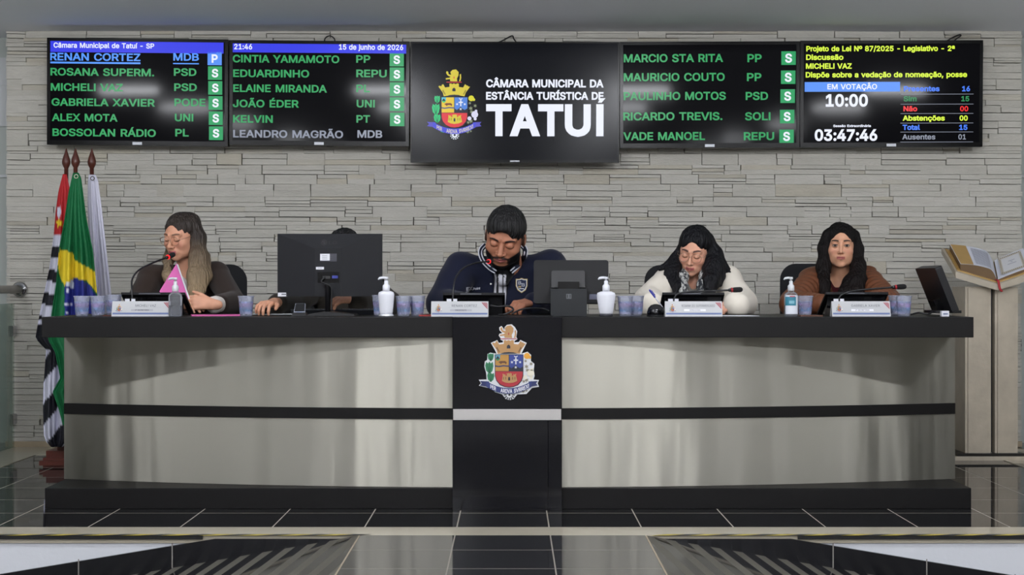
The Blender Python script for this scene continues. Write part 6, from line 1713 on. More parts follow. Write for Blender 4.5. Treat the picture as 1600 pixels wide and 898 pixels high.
# ---- name plates
NP_M = [mat('plate_white', (178, 179, 181), .35), mat('plate_grey_text', (74, 76, 82), .6), mat('plate_blue', (96, 110, 152), .5), mat('plate_red', (150, 40, 56), .5), mat('plate_grey_strip', (160, 160, 166), .5), mat('plate_pale', (222, 222, 228), .4)]
def name_plate(px0, px1, py0, py1, Y, name, sub, label, strip=4):
    a = W(px0, py1, Y); b = W(px1, py0, Y); w = b.x - a.x; h = .066
    t = empty('name_plate', ((a.x + b.x) / 2, Y, CT + .0006)); tag(t, label, 'name plate', 'name plates on the bench')
    lean = Matrix.Rotation(math.radians(-14), 4, 'X')
    bm = bmesh.new()
    prism(bm, [(0, 0), (.004, 0), (.0205, .066), (.0165, .066)], -w / 2, w / 2)
    prism(bm, [(.044, 0), (.048, 0), (.021, .066), (.0175, .066)], -w / 2, w / 2)
    bm.transform(Matrix(((0, 1, 0, 0), (1, 0, 0, 0), (0, 0, 1, 0), (0, 0, 0, 1)))); obj('plate', bm, NP_M[0], t)
    bm = bmesh.new()
    def rect(x0, x1, z0, z1, mi, y=-.0006):
        v = [bm.verts.new(p) for p in ((x0, y, z0), (x1, y, z0), (x1, y, z1), (x0, y, z1))]; f = bm.faces.new(v); f.material_index = mi
    rect(-w / 2 + .004, w / 2 - .004, .0085, .0165, 2)
    tw = min(text_w(name, .0105, .0), w * .58)
    add_text(bm, name, .02 - tw / 2, .02 + tw / 2, .043, .0105, y=-.0008, mi=1, bold=.0)
    rect(-.05, .09, .039, .0398, 4)
    rect(-w * .17, w * .21, .0235, .0325, strip, -.0005)
    tw = min(text_w(sub, .006, .0), w * .34)
    add_text(bm, sub, .005 - tw / 2, .005 + tw / 2, .025, .006, y=-.0009, mi=1, bold=.01)
    for k in range(3):
        o = k * .0075
        v = [bm.verts.new(p) for p in ((w / 2 - .030 + o, -.0007, .0625), (w / 2 - .0250 + o, -.0007, .0625), (w / 2 - .004, -.0007, .0385 + o * 1.1), (w / 2 - .004, -.0007, .0330 + o * 1.1))]
        if k < 3: f = bm.faces.new(v); f.material_index = 3
    bm.transform(lean); obj('lettering', bm, NP_M, t)
    bm = bmesh.new(); emblem(bm, .040 / 820, -w / 2 + .032, .036, -.0006, CREST_P, outline=True, thick=.0003, step=.00006); bm.transform(lean)
    me = bpy.data.meshes.new('crest'); bm.to_mesh(me); bm.free()
    for m in CREST_M: me.materials.append(m)
    link('crest', me, t)
name_plate(174, 265, 470, 492, 6.13, 'MICHELI VAZ', '1ª SECRETÁRIA', 'small white name plate beside the clear gel bottle, below the pink folder')
name_plate(673.5, 763, 473, 494, 6.09, 'RENAN CORTEZ', 'PRESIDENTE', 'small white name plate in front of the man in the varsity jacket')
name_plate(1039.5, 1129, 473.5, 494, 6.10, 'ROSANA DO SUPERMERCADO', 'VEREADORA', 'small white name plate in front of the woman in the cream coat', 5)
name_plate(1300.5, 1392, 473, 494, 6.11, 'GABRIELA XAVIER', '2ª SECRETÁRIA', 'small white name plate in front of the woman in the quilted jacket', 5)

# ---- plastic cups of water
def thin_plastic(name, tint, alpha, rough=.1, print_=False):
    m = bpy.data.materials.new(name); m.use_nodes = True
    nt = m.node_tree; nt.nodes.clear()
    out = nt.nodes.new('ShaderNodeOutputMaterial'); tr = nt.nodes.new('ShaderNodeBsdfTransparent'); tr.inputs[0].default_value = (.93, .94, .97, 1)
    pr = nt.nodes.new('ShaderNodeBsdfPrincipled'); pr.inputs['Base Color'].default_value = lin(tint); pr.inputs['Roughness'].default_value = rough
    mx = nt.nodes.new('ShaderNodeMixShader'); mx.inputs[0].default_value = alpha
    nt.links.new(tr.outputs[0], mx.inputs[1]); nt.links.new(pr.outputs[0], mx.inputs[2]); nt.links.new(mx.outputs[0], out.inputs[0])
    fr = nt.nodes.new('ShaderNodeFresnel'); fr.inputs[0].default_value = 1.4
    ad = nt.nodes.new('ShaderNodeMath'); ad.operation = 'ADD'; ad.use_clamp = True
    nt.links.new(fr.outputs[0], ad.inputs[0]); ad.inputs[1].default_value = alpha
    nt.links.new(ad.outputs[0], mx.inputs[0])
    if print_:
        tc = nt.nodes.new('ShaderNodeTexCoord'); sp = nt.nodes.new('ShaderNodeSeparateXYZ'); nt.links.new(tc.outputs['Object'], sp.inputs[0])
        rp = nt.nodes.new('ShaderNodeValToRGB'); e = rp.color_ramp.elements; rp.color_ramp.interpolation = 'LINEAR'
        e[0].position = 0; e[0].color = lin((190, 192, 215)); e[1].position = 1; e[1].color = lin((205, 206, 222))
        for pos, c in ((.18, (170, 172, 205)), (.28, (122, 156, 200)), (.40, (134, 158, 204)), (.47, (164, 142, 188)), (.60, (172, 156, 200)), (.70, (140, 158, 196)), (.74, (205, 206, 222))):
            q = e.new(pos); q.color = lin(c)
        dv = nt.nodes.new('ShaderNodeMath'); dv.operation = 'DIVIDE'; nt.links.new(sp.outputs['Z'], dv.inputs[0]); dv.inputs[1].default_value = .088
        nt.links.new(dv.outputs[0], rp.inputs[0])
        nz = nt.nodes.new('ShaderNodeTexNoise'); nz.inputs['Scale'].default_value = 32; nt.links.new(tc.outputs['Object'], nz.inputs['Vector'])
        mr = nt.nodes.new('ShaderNodeMapRange'); mr.inputs['From Min'].default_value = .35; mr.inputs['From Max'].default_value = .65; mr.inputs['To Min'].default_value = .22; mr.inputs['To Max'].default_value = .62
        nt.links.new(nz.outputs['Fac'], mr.inputs['Value'])
        nt.links.new(rp.outputs[0], pr.inputs['Base Color']); nt.links.new(mr.outputs[0], ad.inputs[1])
    return m
M_CUP = thin_plastic('clear_cup', (205, 208, 222), .16); M_CUPPRINT = thin_plastic('printed_cup_band', (150, 140, 190), .5, print_=True)
def cup_proto():
    t = empty('plastic_cup', (0, 0, 0))
    bm = bmesh.new()
    lathe(bm, [(.0, .0006), (.0245, .0006), (.0262, .004), (.0300, .045), (.0338, .080), (.0352, .083), (.0362, .0850), (.0352, .0872), (.0338, .0868), (.0330, .080), (.0255, .005), (.0, .003)], 28, cap=False)
    obj('cup_wall', bm, M_CUP, t, smooth=True)
    bm = bmesh.new(); lathe(bm, [(.0272, .010), (.0288, .028), (.0304, .046), (.0321, .064)], 28, cap=False); obj('printed_band', bm, M_CUPPRINT, t, smooth=True)
    return t
CUPS = [(128, 6.14, 1.0, 'printed clear plastic cup at the far left end of the bench'), (153, 6.16, 1.0, 'second printed plastic cup from the left end of the bench'),
        (177, 6.32, 1.05, 'printed plastic cup half hidden by the leftmost name plate'), (384.5, 6.15, 1.0, 'printed plastic cup beside the mouse hand'),
        (594, 6.24, 1.03, 'plastic cup partly hidden by the tall white bottle near the big monitor'), (630.5, 6.14, 1.0, 'left one of the two cups beside the varsity-jacketed man'),
        (652, 6.19, 1.0, 'right one of the two cups beside the varsity-jacketed man'), (977, 6.15, 1.0, 'left one of two cups between the white pump bottle and the cream coat'),
        (994, 6.21, 1.0, 'right one of two cups between the white pump bottle and the cream coat'), (1258, 6.22, 1.0, 'printed plastic cup beside the labelled gel bottle'),
        (1400, 6.42, 1.0, 'plastic cup behind the end of the rightmost name plate'), (1412, 6.14, 1.0, 'printed plastic cup at the right end near the tilted monitor')]
cp = cup_proto()
for i, (px, Y, s, l) in enumerate(CUPS):
    if i == 0: o = cp
    else:
        o = cp.copy(); COL.objects.link(o)
        for ch in cp.children:
            d = ch.copy(); COL.objects.link(d); d.parent = o
    o.location = on_top(px, Y); o.rotation_euler = (0, 0, i * 1.3); o.scale = (s, s, s * 1.03)
    tag(o, l, 'cup', 'printed plastic cups on the bench')

# ---- pump bottles
M_CLEARB = thin_plastic('clear_bottle', (205, 207, 211), .10, .06); M_GEL = thin_plastic('clear_gel', (185, 187, 190), .12, .1)
def pump(t, z, k=1.0, m=M_WHITEPL, tip=-1):
    bm = bmesh.new(); lathe(bm, [(.0130 * k, z), (.0145 * k, z + .002), (.0145 * k, z + .022), (.0095 * k, z + .028), (.0080 * k, z + .030), (.0080 * k, z + .044)], 18); obj('cap', bm, m, t, smooth=True)
    bm = bmesh.new()
    lathe(bm, [(.0045 * k, z + .040), (.0045 * k, z + .050), (.0085 * k, z + .050), (.0090 * k, z + .058), (.0070 * k, z + .061)], 14)
    tube(bm, smooth_path([(0, 0, z + .056), (tip * .014 * k, 0, z + .057), (tip * .026 * k, 0, z + .0545), (tip * .031 * k, 0, z + .049)], 4), [.0052 * k] * 9 + [.004, .0036, .0034, .0032], 8)
    obj('pump_head', bm, m, t, smooth=True)
def gel_bottle(px, Y, sc, label, lab=False):
    t = empty('pump_bottle', on_top(px, Y)); tag(t, label, 'bottle', 'pump bottles on the bench')
    bm = bmesh.new()
    r = .0300 * sc; h = .108 * sc
    lathe(bm, [(0, .0006), (r * .9, .0006), (r, .005), (r, h * .82), (r * .94, h * .90), (r * .66, h * .97), (r * .46, h), (r * .44, h * 1.05)], 28, cap=False, sy=.8); obj('bottle_body', bm, M_CLEARB, t, smooth=True)
    bm = bmesh.new(); lathe(bm, [(0, .002), (r * .88, .002), (r * .95, .006), (r * .95, h * .46), (0, h * .46)], 24, cap=False, sy=.8); obj('gel', bm, M_GEL, t, smooth=True)
    if lab:
        bm = bmesh.new(); n = 18
        def patch(a0, a1, z0, z1, mi, g):
            pr = None
            for i in range(n + 1):
                a = math.radians(a0 + (a1 - a0) * i / n); x, y = r * g * math.sin(a), -r * g * .8 * math.cos(a)
                c = (bm.verts.new((x, y, z0)), bm.verts.new((x, y, z1)))
                if pr: f = bm.faces.new((pr[0], c[0], c[1], pr[1])); f.material_index = mi
                pr = c
        patch(-62, 62, h * .10, h * .86, 0, 1.01); patch(-62, 35, h * .44, h * .80, 1, 1.02); patch(-20, 25, h * .79, h * .83, 2, 1.025)
        patch(-25, 20, h * .52, h * .64, 3, 1.025)
        obj('label', bm, [mat('label_white', (205, 208, 216), .4), mat('label_teal', (48, 118, 138), .4), mat('label_red', (176, 52, 72), .4), mat('label_light', (120, 168, 184), .4)], t, smooth=True)
    pump(t, h * 1.03, 1.0 * sc, mat('pump_grey_white', (196, 198, 200), .35))
gel_bottle(274, 6.10, .98, 'clear gel pump bottle in front of the pink folder')
gel_bottle(1236, 6.12, 1.0, 'clear gel pump bottle with a teal and white label', True)
def lotion(px, Y, label, prof, base, tip):
    t = empty('pump_bottle', on_top(px, Y)); tag(t, label, 'bottle', 'pump bottles on the bench')
    bm = bmesh.new(); lathe(bm, prof, 32, cap=False, sy=.62, squareness=.18); obj('bottle_body', bm, M_WHITEPL, t, smooth=True)
    pump(t, prof[-1][1] - .004, 1.1, M_WHITEPL, tip)
    bm = bmesh.new(); lathe(bm, base[0], 32, sy=.7, squareness=.18); obj('bottle_foot', bm, base[1], t, smooth=True)
lotion(603.5, 6.10, 'tall white pump bottle with a silvery foot beside the big monitor',
       [(.0, .012), (.0265, .012), (.0285, .020), (.0345, .085), (.0352, .096), (.0320, .106), (.0200, .111), (.0140, .112), (.0140, .116)],
       ([(.034, .0006), (.0345, .004), (.030, .010), (.0275, .013)], mat('silvery_foot', (200, 202, 206), .25, metal=.6)), -1)
lotion(947, 6.12, 'white pump bottle on a dark foot in front of the central monitor',
       [(.0, .010), (.0270, .010), (.0300, .018), (.0395, .075), (.0408, .092), (.0380, .103), (.0230, .109), (.0150, .110), (.0150, .116)],
       ([(.028, .0006), (.030, .004), (.027, .011)], mat('smoky_foot', (60, 60, 66), .15, metal=.3)), -1)

# ---- the big monitor, seen from behind
M_MONBACK = mat('charcoal_monitor_shell', (18, 19, 23), .6, spec=.3, bump=(600, .06))
a = W(432.5, 365, 6.33); b = W(596.5, 365.5, 6.33); zb = W(0, 463, 6.33).z
w = b.x - a.x; zt = a.z; h = zt - zb
t = empty('monitor', ((a.x + b.x) / 2, 6.33, CT + .0004)); tag(t, 'big black monitor seen from behind, covering a person at the bench', 'monitor')
bm = bmesh.new()
z0, z1 = zb - CT, zt - CT
# shell: rim at the back, folding in to a raised middle plateau
R = [(-w / 2, z0), (w / 2, z0), (w / 2, z1), (-w / 2, z1)]
Pl = [(-w * .135, z0), (w * .118, z0), (w * .118, z1 - h * .235), (-w * .135, z1 - h * .235)]
rim = [bm.verts.new((p[0], .018, p[1])) for p in R]; fr = [bm.verts.new((p[0], .034, p[1])) for p in R]
pl = [bm.verts.new((p[0], -.014, p[1])) for p in Pl]
for i in range(4):
    bm.faces.new((rim[i], rim[(i + 1) % 4], fr[(i + 1) % 4], fr[i]))
    bm.faces.new((pl[i], pl[(i + 1) % 4], rim[(i + 1) % 4], rim[i]))
bm.faces.new(pl); bm.faces.new(fr[::-1])
obj('shell', bm, M_MONBACK, t)
bm = bmesh.new(); box(bm, (-w / 2 + .006, .034, z0 + .008), (w / 2 - .006, .036, z1 - .006)); obj('screen', bm, M_GLOSSBLACK, t)
def mx(px, py): p = W(px, py, 6.31); return (p.x - t.location.x, p.z - CT)
# maker's mark: a round face and two letters, dark on dark, lying on the sloped top panel
M_MARK = mat('dark_mark', (12, 12, 14), .3)
bm = bmesh.new()
c = mx(505.5, 378.5); rr = .0145
sl = lambda z: -.014 + (z - (z1 - h * .235)) / (h * .235) * .032 - .0012
ring = [(c[0] + rr * math.cos(2 * math.pi * k / 24), c[1] + rr * math.sin(2 * math.pi * k / 24)) for k in range(24)]
v = [bm.verts.new((p[0], sl(p[1]), p[1])) for p in ring]; bm.faces.new(v)
n0 = len(bm.verts)
add_text(bm, 'LG', mx(513, 0)[0], mx(526, 0)[0], mx(0, 381.5)[1], .0145, y=0, mi=0, bold=.02)
for q in list(bm.verts)[24:]: q.co.y = sl(q.co.z)
bm.faces.ensure_lookup_table()
# the face's lighter nose line
vv = [(c[0] - .001, c[1] + .005), (c[0] + .001, c[1] + .005), (c[0] + .001, c[1] - .004), (c[0] + .006, c[1] - .004), (c[0] + .006, c[1] - .006), (c[0] - .001, c[1] - .006)]
f = bm.faces.new([bm.verts.new((p[0], sl(p[1]) - .0008, p[1])) for p in vv]); f.material_index = 1
f = bm.faces.new([bm.verts.new((c[0] - .006 + .0018 * math.cos(k), sl(c[1] + .004) - .0008, c[1] + .004 + .0018 * math.sin(k))) for k in (0, 1, 2, 3, 4, 5)]); f.material_index = 1
me = bpy.data.meshes.new('maker_mark'); bm.to_mesh(me); bm.free(); me.materials.append(M_MARK); me.materials.append(mat('mark_grey', (52, 53, 58), .5)); link('maker_mark', me, t)
def sticker(name, x0, y0, x1, y1, m, yo=-.0150, lines=0):
    p = mx(x0, y1); q = mx(x1, y0); bm = bmesh.new(); box(bm, (p[0], yo - .0006, p[1]), (q[0], yo, q[1]))
    for k in range(lines):
        zz = q[1] - (k + 1) * (q[1] - p[1]) / (lines + 1)
        box(bm, (p[0] + (q[0] - p[0]) * .2, yo - .0009, zz - .0008), (p[0] + (q[0] - p[0]) * .75, yo - .0005, zz + .0008), mi=1)
    obj(name, bm, [m, NP_M[1]], t)
sticker('rating_sticker', 500, 396, 526, 408.5, mat('sticker_dark', (52, 52, 62), .4), lines=3)
sticker('white_sticker', 500, 396.5, 515, 407, M_PAPER, -.0158, 3)
sticker('asset_sticker', 493.5, 417, 506, 421, M_PAPER, lines=1)
p = mx(432.8, 463.2); q = mx(448, 457.2); bm = bmesh.new(); box(bm, (p[0] - .001, .0105, p[1]), (q[0], .012, q[1])); box(bm, (p[0] + .015, .0098, p[1] + .008), (p[0] + .04, .0106, p[1] + .012), mi=1); obj('corner_sticker', bm, [M_PAPER, NP_M[1]], t)
p = mx(496, 442); q = mx(530, 425); bm = bmesh.new(); box(bm, (p[0], -.0152, p[1]), (q[0], -.0140, q[1])); obj('port_recess', bm, M_GLOSSBLACK, t)
p = mx(519, 435); q = mx(528, 430.5); bm = bmesh.new(); box(bm, (p[0], -.026, p[1]), (q[0], -.0152, q[1])); obj('blue_plug', bm, mat('blue_connector', (34, 44, 128), .4), t, bevel=.001)
p = mx(504, 435.5); q = mx(516, 431); bm = bmesh.new(); box(bm, (p[0], -.024, p[1]), (q[0], -.0152, q[1])); obj('black_plug', bm, M_BLACKPLASTIC, t, bevel=.001)
bm = bmesh.new(); x = mx(512.5, 0)[0]
lathe(bm, [(.0125, .012), (.0125, .128), (.016, .134), (.016, .140)], 16, c=(x, -.028, 0)); obj('stand_neck', bm, M_BLACKPLASTIC, t, smooth=True)
bm = bmesh.new()
prism(bm, [(-.08, 0), (.13, 0), (.125, .008), (.02, .018), (-.02, .018), (-.075, .008)], -.10, .09, Matrix.Translation((x, -.02, 0))); obj('stand_foot', bm, M_BLACKPLASTIC, t, bevel=.002)
bm = bmesh.new(); tube(bm, smooth_path([(mx(508, 0)[0], -.028, mx(0, 433)[1]), (mx(503, 0)[0], -.044, mx(0, 440)[1]), (mx(512, 0)[0], -.048, mx(0, 444)[1]), (mx(519, 0)[0], -.046, mx(0, 450)[1]), (mx(519, 0)[0], -.044, mx(0, 470)[1]), (mx(519, 0)[0], -.046, .02)], 6), .0035, 6); obj('video_cable', bm, M_CABLE, t, smooth=True)

# keyboard, mouse, mat and the small silver gadget near it
k0 = W(454, 481, 6.42); k1 = W(600, 481, 6.42)
t = empty('keyboard', ((k0.x + k1.x) / 2, 6.50, CT + .0004)); tag(t, 'dark grey keyboard lying under the big monitor', 'keyboard')
w = k1.x - k0.x
bm = bmesh.new(); prism(bm, [(-.075, 0.022), (-.070, .026), (.085, .010), (.085, 0), (-.055, 0)], -w / 2, w / 2); bm.transform(Matrix(((0, 1, 0, 0), (1, 0, 0, 0), (0, 0, 1, 0), (0, 0, 0, 1)))); obj('case', bm, mat('keyboard_grey', (40, 42, 46), .45), t, bevel=.001)
bm = bmesh.new()
for r_ in range(5):
    for c_ in range(16):
        x = -w / 2 + .02 + c_ * (w - .04) / 16; y = -.058 + r_ * .027; z = .025 - (y + .07) * .103
        box(bm, (x, y, z), (x + (w - .04) / 16 - .003, y + .022, z + .005))
obj('keys', bm, M_BLACKPLASTIC, t)
t = empty('mouse_pad', on_top(430, 6.42)); tag(t, 'pale grey mouse pad under the mouse', 'mouse pad')
bm = bmesh.new(); prism(bm, rrect(.21, .17, .02, 0, 0), 0, .003); bm.transform(Matrix.Rotation(math.pi / 2, 4, 'X')); obj('mat_sheet', bm, mat('pale_pad', (150, 154, 156), .7), t, loc=(0, 0, 0.003))
t = empty('computer_mouse', on_top(414, 6.375) + Vector((0, 0, .0035))); tag(t, 'black computer mouse under the hand beside the big monitor', 'mouse')
bm = bmesh.new(); ball(bm, (0, 0, .012), (.030, .048, .020)); bmesh.ops.bisect_plane(bm, geom=bm.verts[:] + bm.edges[:] + bm.faces[:], plane_co=(0, 0, .0005), plane_no=(0, 0, -1), clear_outer=True); obj('mouse_body', bm, M_BLACKPLASTIC, t, smooth=True)
bm = bmesh.new(); lathe(bm, [(.0, -.003), (.007, -.003), (.007, .003), (0, .003)], 12, cap=False); bm.transform(Matrix.Translation((0, -.026, .026)) @ Matrix.Rotation(math.pi / 2, 4, 'Y')); obj('scroll_wheel', bm, mat('wheel_grey', (60, 60, 64), .6), t)
t = empty('card_reader', on_top(467.5, 6.18)); tag(t, 'small silver-framed gadget with a black face leaning in front of the keyboard', 'gadget')
lean = Matrix.Rotation(math.radians(-38), 4, 'X')
bm = bmesh.new(); prism(bm, [(-.026, .008), (.026, .008), (.022, .066), (-.022, .066)], -.006, .006); bm.transform(lean); obj('silver_frame', bm, mat('silver_frame', (140, 144, 156), .3, metal=.5), t, bevel=.0015)
bm = bmesh.new(); prism(bm, [(-.0225, .022), (.0225, .022), (.0200, .064), (-.0200, .064)], -.0078, -.006); bm.transform(lean); obj('black_face', bm, M_GLOSSBLACK, t)
bm = bmesh.new(); prism(bm, [(-.013, .012), (.013, .012), (.012, .018), (-.012, .018)], -.0078, -.006); bm.transform(lean); obj('grey_button', bm, mat('button_blue_grey', (96, 104, 128), .4), t)
bm = bmesh.new(); prism(bm, [(-.034, 0), (.034, 0), (.026, .016), (-.026, .016)], -.004, .055); obj('gadget_foot', bm, M_BLACKPLASTIC, t, bevel=.001)

# ---- central monitor on its thick stand
Yc = 6.24
a = W(833, 406, Yc); b = W(951, 404, Yc); zb = W(0, 474, Yc).z
t = empty('monitor', ((a.x + b.x) / 2, Yc, CT + .0004)); tag(t, 'black monitor on a wide block stand, seen from behind near the middle of the bench', 'monitor')
t.rotation_euler = (0, 0, math.radians(-3))
w = (b.x - a.x); z0 = zb - CT; z1 = a.z - CT + .003
tilt = Matrix.Translation((0, .05, z0)) @ Matrix.Rotation(math.radians(-9), 4, 'X') @ Matrix.Translation((0, 0, -z0))
bm = bmesh.new(); prism(bm, rrect(w, z1 - z0, .012, 0, (z0 + z1) / 2), 0, .028); bm.transform(tilt); obj('shell', bm, M_MATTBLACK, t, bevel=.005)
bm = bmesh.new(); box(bm, (-w / 2 + .01, .0282, z0 + .012), (w / 2 - .01, .0292, z1 - .01)); bm.transform(tilt); obj('screen', bm, M_GLOSSBLACK, t)
def cxz(px, py): p = W(px, py, Yc); return (p.x - t.location.x, p.z - CT)
p = cxz(861, 450); q = cxz(914, 423)
bm = bmesh.new(); prism(bm, [(p[0], p[1]), (q[0], p[1]), (q[0], q[1] - .006), (q[0] - .006, q[1]), (p[0] + .006, q[1]), (p[0], q[1] - .006)], -.020, .035); bm.transform(tilt); obj('hinge_block', bm, M_BLACKPLASTIC, t, bevel=.003)
p = cxz(872, 460); q = cxz(905, 440); bm = bmesh.new(); box(bm, (p[0], -.01, p[1]), (q[0], .03, q[1])); obj('stand_neck', bm, M_GLOSSBLACK, t, bevel=.002)
p = cxz(861, 494); q = cxz(917, 451)
bm = bmesh.new(); prism(bm, [(p[0], 0), (q[0], 0), (q[0] - .001, q[1]), (p[0] - .001, q[1])], -.055, .09); obj('block_stand', bm, mat('dark_slate_plastic', (34, 36, 38), .5, spec=.3, bump=(400, .06)), t, bevel=.003)
p = cxz(885, 466.5); q = cxz(893, 459); bm = bmesh.new(); box(bm, (p[0], -.0562, p[1]), (q[0], -.055, q[1]))
for k in (-1, 1): box(bm, ((p[0] + q[0]) / 2 + k * .006 - .0018, -.0570, p[1] + .004), ((p[0] + q[0]) / 2 + k * .006 + .0018, -.0560, q[1] - .003), mi=1)
obj('maker_mark', bm, [mat('mark_slate', (92, 94, 98), .4), M_BLACKPLASTIC], t)
p = cxz(921, 468); q = cxz(933, 459.5); bm = bmesh.new(); box(bm, (p[0], -.001, p[1]), (q[0], .0, q[1])); bm.transform(tilt); obj('blue_sticker', bm, mat('sticker_blue_grey', (86, 88, 108), .5), t)
cable('desk_cable', [W(766, 477, 6.17), W(778, 479, 6.18), W(794, 478, 6.2), W(802, 483, 6.17), W(796, 488, 6.15), W(788, 491, 6.14), W(779, 492, 6.16)], .0045, 'black cable curling out from behind the middle name plate')
cable('desk_cable', [W(800, 490.5, 6.14), W(812, 484, 6.17), W(828, 481.5, 6.2), W(848, 482, 6.24), W(858, 486, 6.2)], .0040, 'black cable lying along the foot of the central monitor')
t = empty('desk_mat', on_top(820, 6.14)); tag(t, 'thin black mat lying in front of the man in the varsity jacket', 'mat')
bm = bmesh.new(); box(bm, (-.14, -.06, 0), (.12, .10, .003)); obj('mat_sheet', bm, M_MATTBLACK, t, bevel=.001)

# ---- tilted monitor at the right end, seen from its side
q0 = W(1447, 422, 6.36); q1 = W(1475, 420, 6.22); q2 = W(1504, 490, 6.16)
t = empty('monitor', on_top(1480, 6.30)); tag(t, 'small black monitor turned sideways at the right end of the bench', 'monitor')
t.rotation_euler = (0, 0, math.radians(94))
tilt = Matrix.Rotation(math.radians(-22), 4, 'X')
bm = bmesh.new(); prism(bm, rrect(.245, .215, .008, 0, .128), -.016, .016); bm.transform(tilt); obj('shell', bm, M_BLACKPLASTIC, t, bevel=.003)
bm = bmesh.new(); box(bm, (-.110, -.0175, .032), (.110, -.0162, .222)); bm.transform(tilt); obj('screen', bm, M_GLOSSBLACK, t)
bm = bmesh.new(); box(bm, (-.035, .016, .04), (.035, .045, .09)); bm.transform(tilt); obj('hinge_block', bm, M_GLOSSBLACK, t, bevel=.003)
bm = bmesh.new(); prism(bm, rrect(.14, .13, .02, 0, -.02), 0, .012); bm.transform(Matrix.Translation((0, 0, .012)) @ Matrix.Rotation(math.pi / 2, 4, 'X')); box(bm, (-.02, .012, .010), (.02, .042, .07)); obj('stand_foot', bm, M_BLACKPLASTIC, t, bevel=.002)
cable('desk_cable', [W(1424, 491, 6.16), W(1436, 488.5, 6.2), W(1450, 490.5, 6.2), W(1457, 487.5, 6.24), W(1463, 488, 6.26)], .004, 'black cable beside the tilted monitor at the right end')
t = empty('phone_charger', on_top(1476, 6.14)); tag(t, 'small white plug block below the tilted monitor', 'plug')
bm = bmesh.new(); box(bm, (-.016, -.012, 0), (.016, .012, .024)); obj('block', bm, M_WHITEPL, t, bevel=.003)
bm = bmesh.new(); box(bm, (-.010, -.0135, .008), (.010, -.012, .014)); obj('socket_mark', bm, mat('blue_grey_socket', (110, 120, 150), .4), t)

# ---- small things: round gadget, papers, folders, pen
t = empty('desk_speaker', on_top(1024.5, 6.20)); tag(t, 'round glossy black gadget beside the pen hand', 'gadget')
bm = bmesh.new(); lathe(bm, [(.0, .0006), (.034, .0006), (.038, .006), (.0385, .018), (.033, .036), (.022, .048), (.008, .0525), (0, .053)], 28, cap=False); obj('dome', bm, M_GLOSSBLACK, t, smooth=True)
bm = bmesh.new(); lathe(bm, [(.0372, .0), (.040, .001), (.040, .004), (.0375, .006)], 28, cap=False); obj('base_ring', bm, M_BLACKPLASTIC, t, smooth=True)
t = empty('ballpoint_pen', W(1014.5, 452.5, 6.44)); tag(t, 'blue-capped ballpoint pen held by the woman in the cream coat', 'pen')
e = W(1036, 481, 6.40) - W(1014.5, 452.5, 6.44)
bm = bmesh.new(); tube(bm, [e * .36, e * .6, e * .92, e], [.0034, .0034, .0034, .001], 8); obj('pen_barrel', bm, mat('clear_barrel', (206, 206, 212), .3), t, smooth=True)
bm = bmesh.new(); tube(bm, [Vector((0, 0, 0)), e * .05, e * .38, e * .44], [.003, .0048, .0046, .0042], 8); tube(bm, [e * .06 + Vector((.006, -.004, .002)), e * .33 + Vector((.006, -.004, .002))], .0016, 6); obj('pen_cap', bm, mat('blue_cap', (44, 50, 150), .35), t, smooth=True)

def sheet(name, px, Y, w, d, rot, m, label, cat, th=.0012, z=0):
    t = on_top(px, Y); bm = bmesh.new(); box(bm, (-w / 2, -d / 2, 0), (w / 2, d / 2, th))
    o = obj(name, bm, m, loc=t + Vector((0, 0, z)), rot=(0, 0, math.radians(rot))); tag(o, label, cat); return o
sheet('pink_folder', 338, 6.30, .22, .24, 14, mat('pink_card', (206, 92, 158), .6), 'pink card folder lying flat beside the hand of the woman in the brown blazer', 'folder', .003)
sheet('sheet_of_paper', 1148, 6.24, .17, .16, 12, M_PAPER, 'white sheet of paper beside the right name plate edge, under the cream sleeve', 'paper')
sheet('document_folder', 1262, 6.17, .10, .12, 5, mat('brown_card', (84, 54, 40), .6), 'small brown folder lying below the cup at the gel bottle', 'folder', .005)
sheet('leather_case', 170, 6.20, .08, .10, -6, mat('brown_leather', (76, 40, 32), .5), 'flat brown case between the cups and the leftmost name plate', 'case', .005)
sheet('red_notebook', 667, 6.22, .07, .13, 4, mat('red_cover', (150, 42, 38), .5), 'thin red notebook beside the two cups left of the middle name plate', 'notebook', .006)

# pink folder held open: two boards joined along the spine, standing on edge in the hand
t = empty('pink_folder', W(288, 455, 6.50)); tag(t, 'open pink folder held upright by the woman in the brown blazer', 'folder')
def board(name, P4, th):
    o = t.location; bm = bmesh.new()
    q = [Vector(p) - o for p in P4]; n_ = (q[1] - q[0]).cross(q[3] - q[0]).normalized() * th
    a = [bm.verts.new(p) for p in q]; b = [bm.verts.new(p + n_) for p in q]
    bm.faces.new(a); bm.faces.new(b[::-1])
    for i in range(4): bm.faces.new((a[i], b[i], b[(i + 1) % 4], a[(i + 1) % 4]))
    return bm
MPK = mat('held_pink_card', (206, 96, 164), .6, noise=(30, .04))  # pink card of the held folder, slightly mottled
obj('front_board', board('f', [W(275.5, 412, 6.62), W(300.5, 484, 6.57), W(268, 484, 6.58), W(249, 455, 6.60)], .002), MPK, t)
obj('back_board', board('b', [W(276.5, 411.5, 6.625), W(302.5, 484, 6.58), W(300, 484, 6.66), W(272, 420, 6.68)], .002), MPK, t)
obj('paper_edge', board('p', [W(276.2, 412.5, 6.613), W(278.4, 413, 6.62), W(302.2, 482, 6.57), W(300.2, 483, 6.563)], .001), M_PAPER, t)
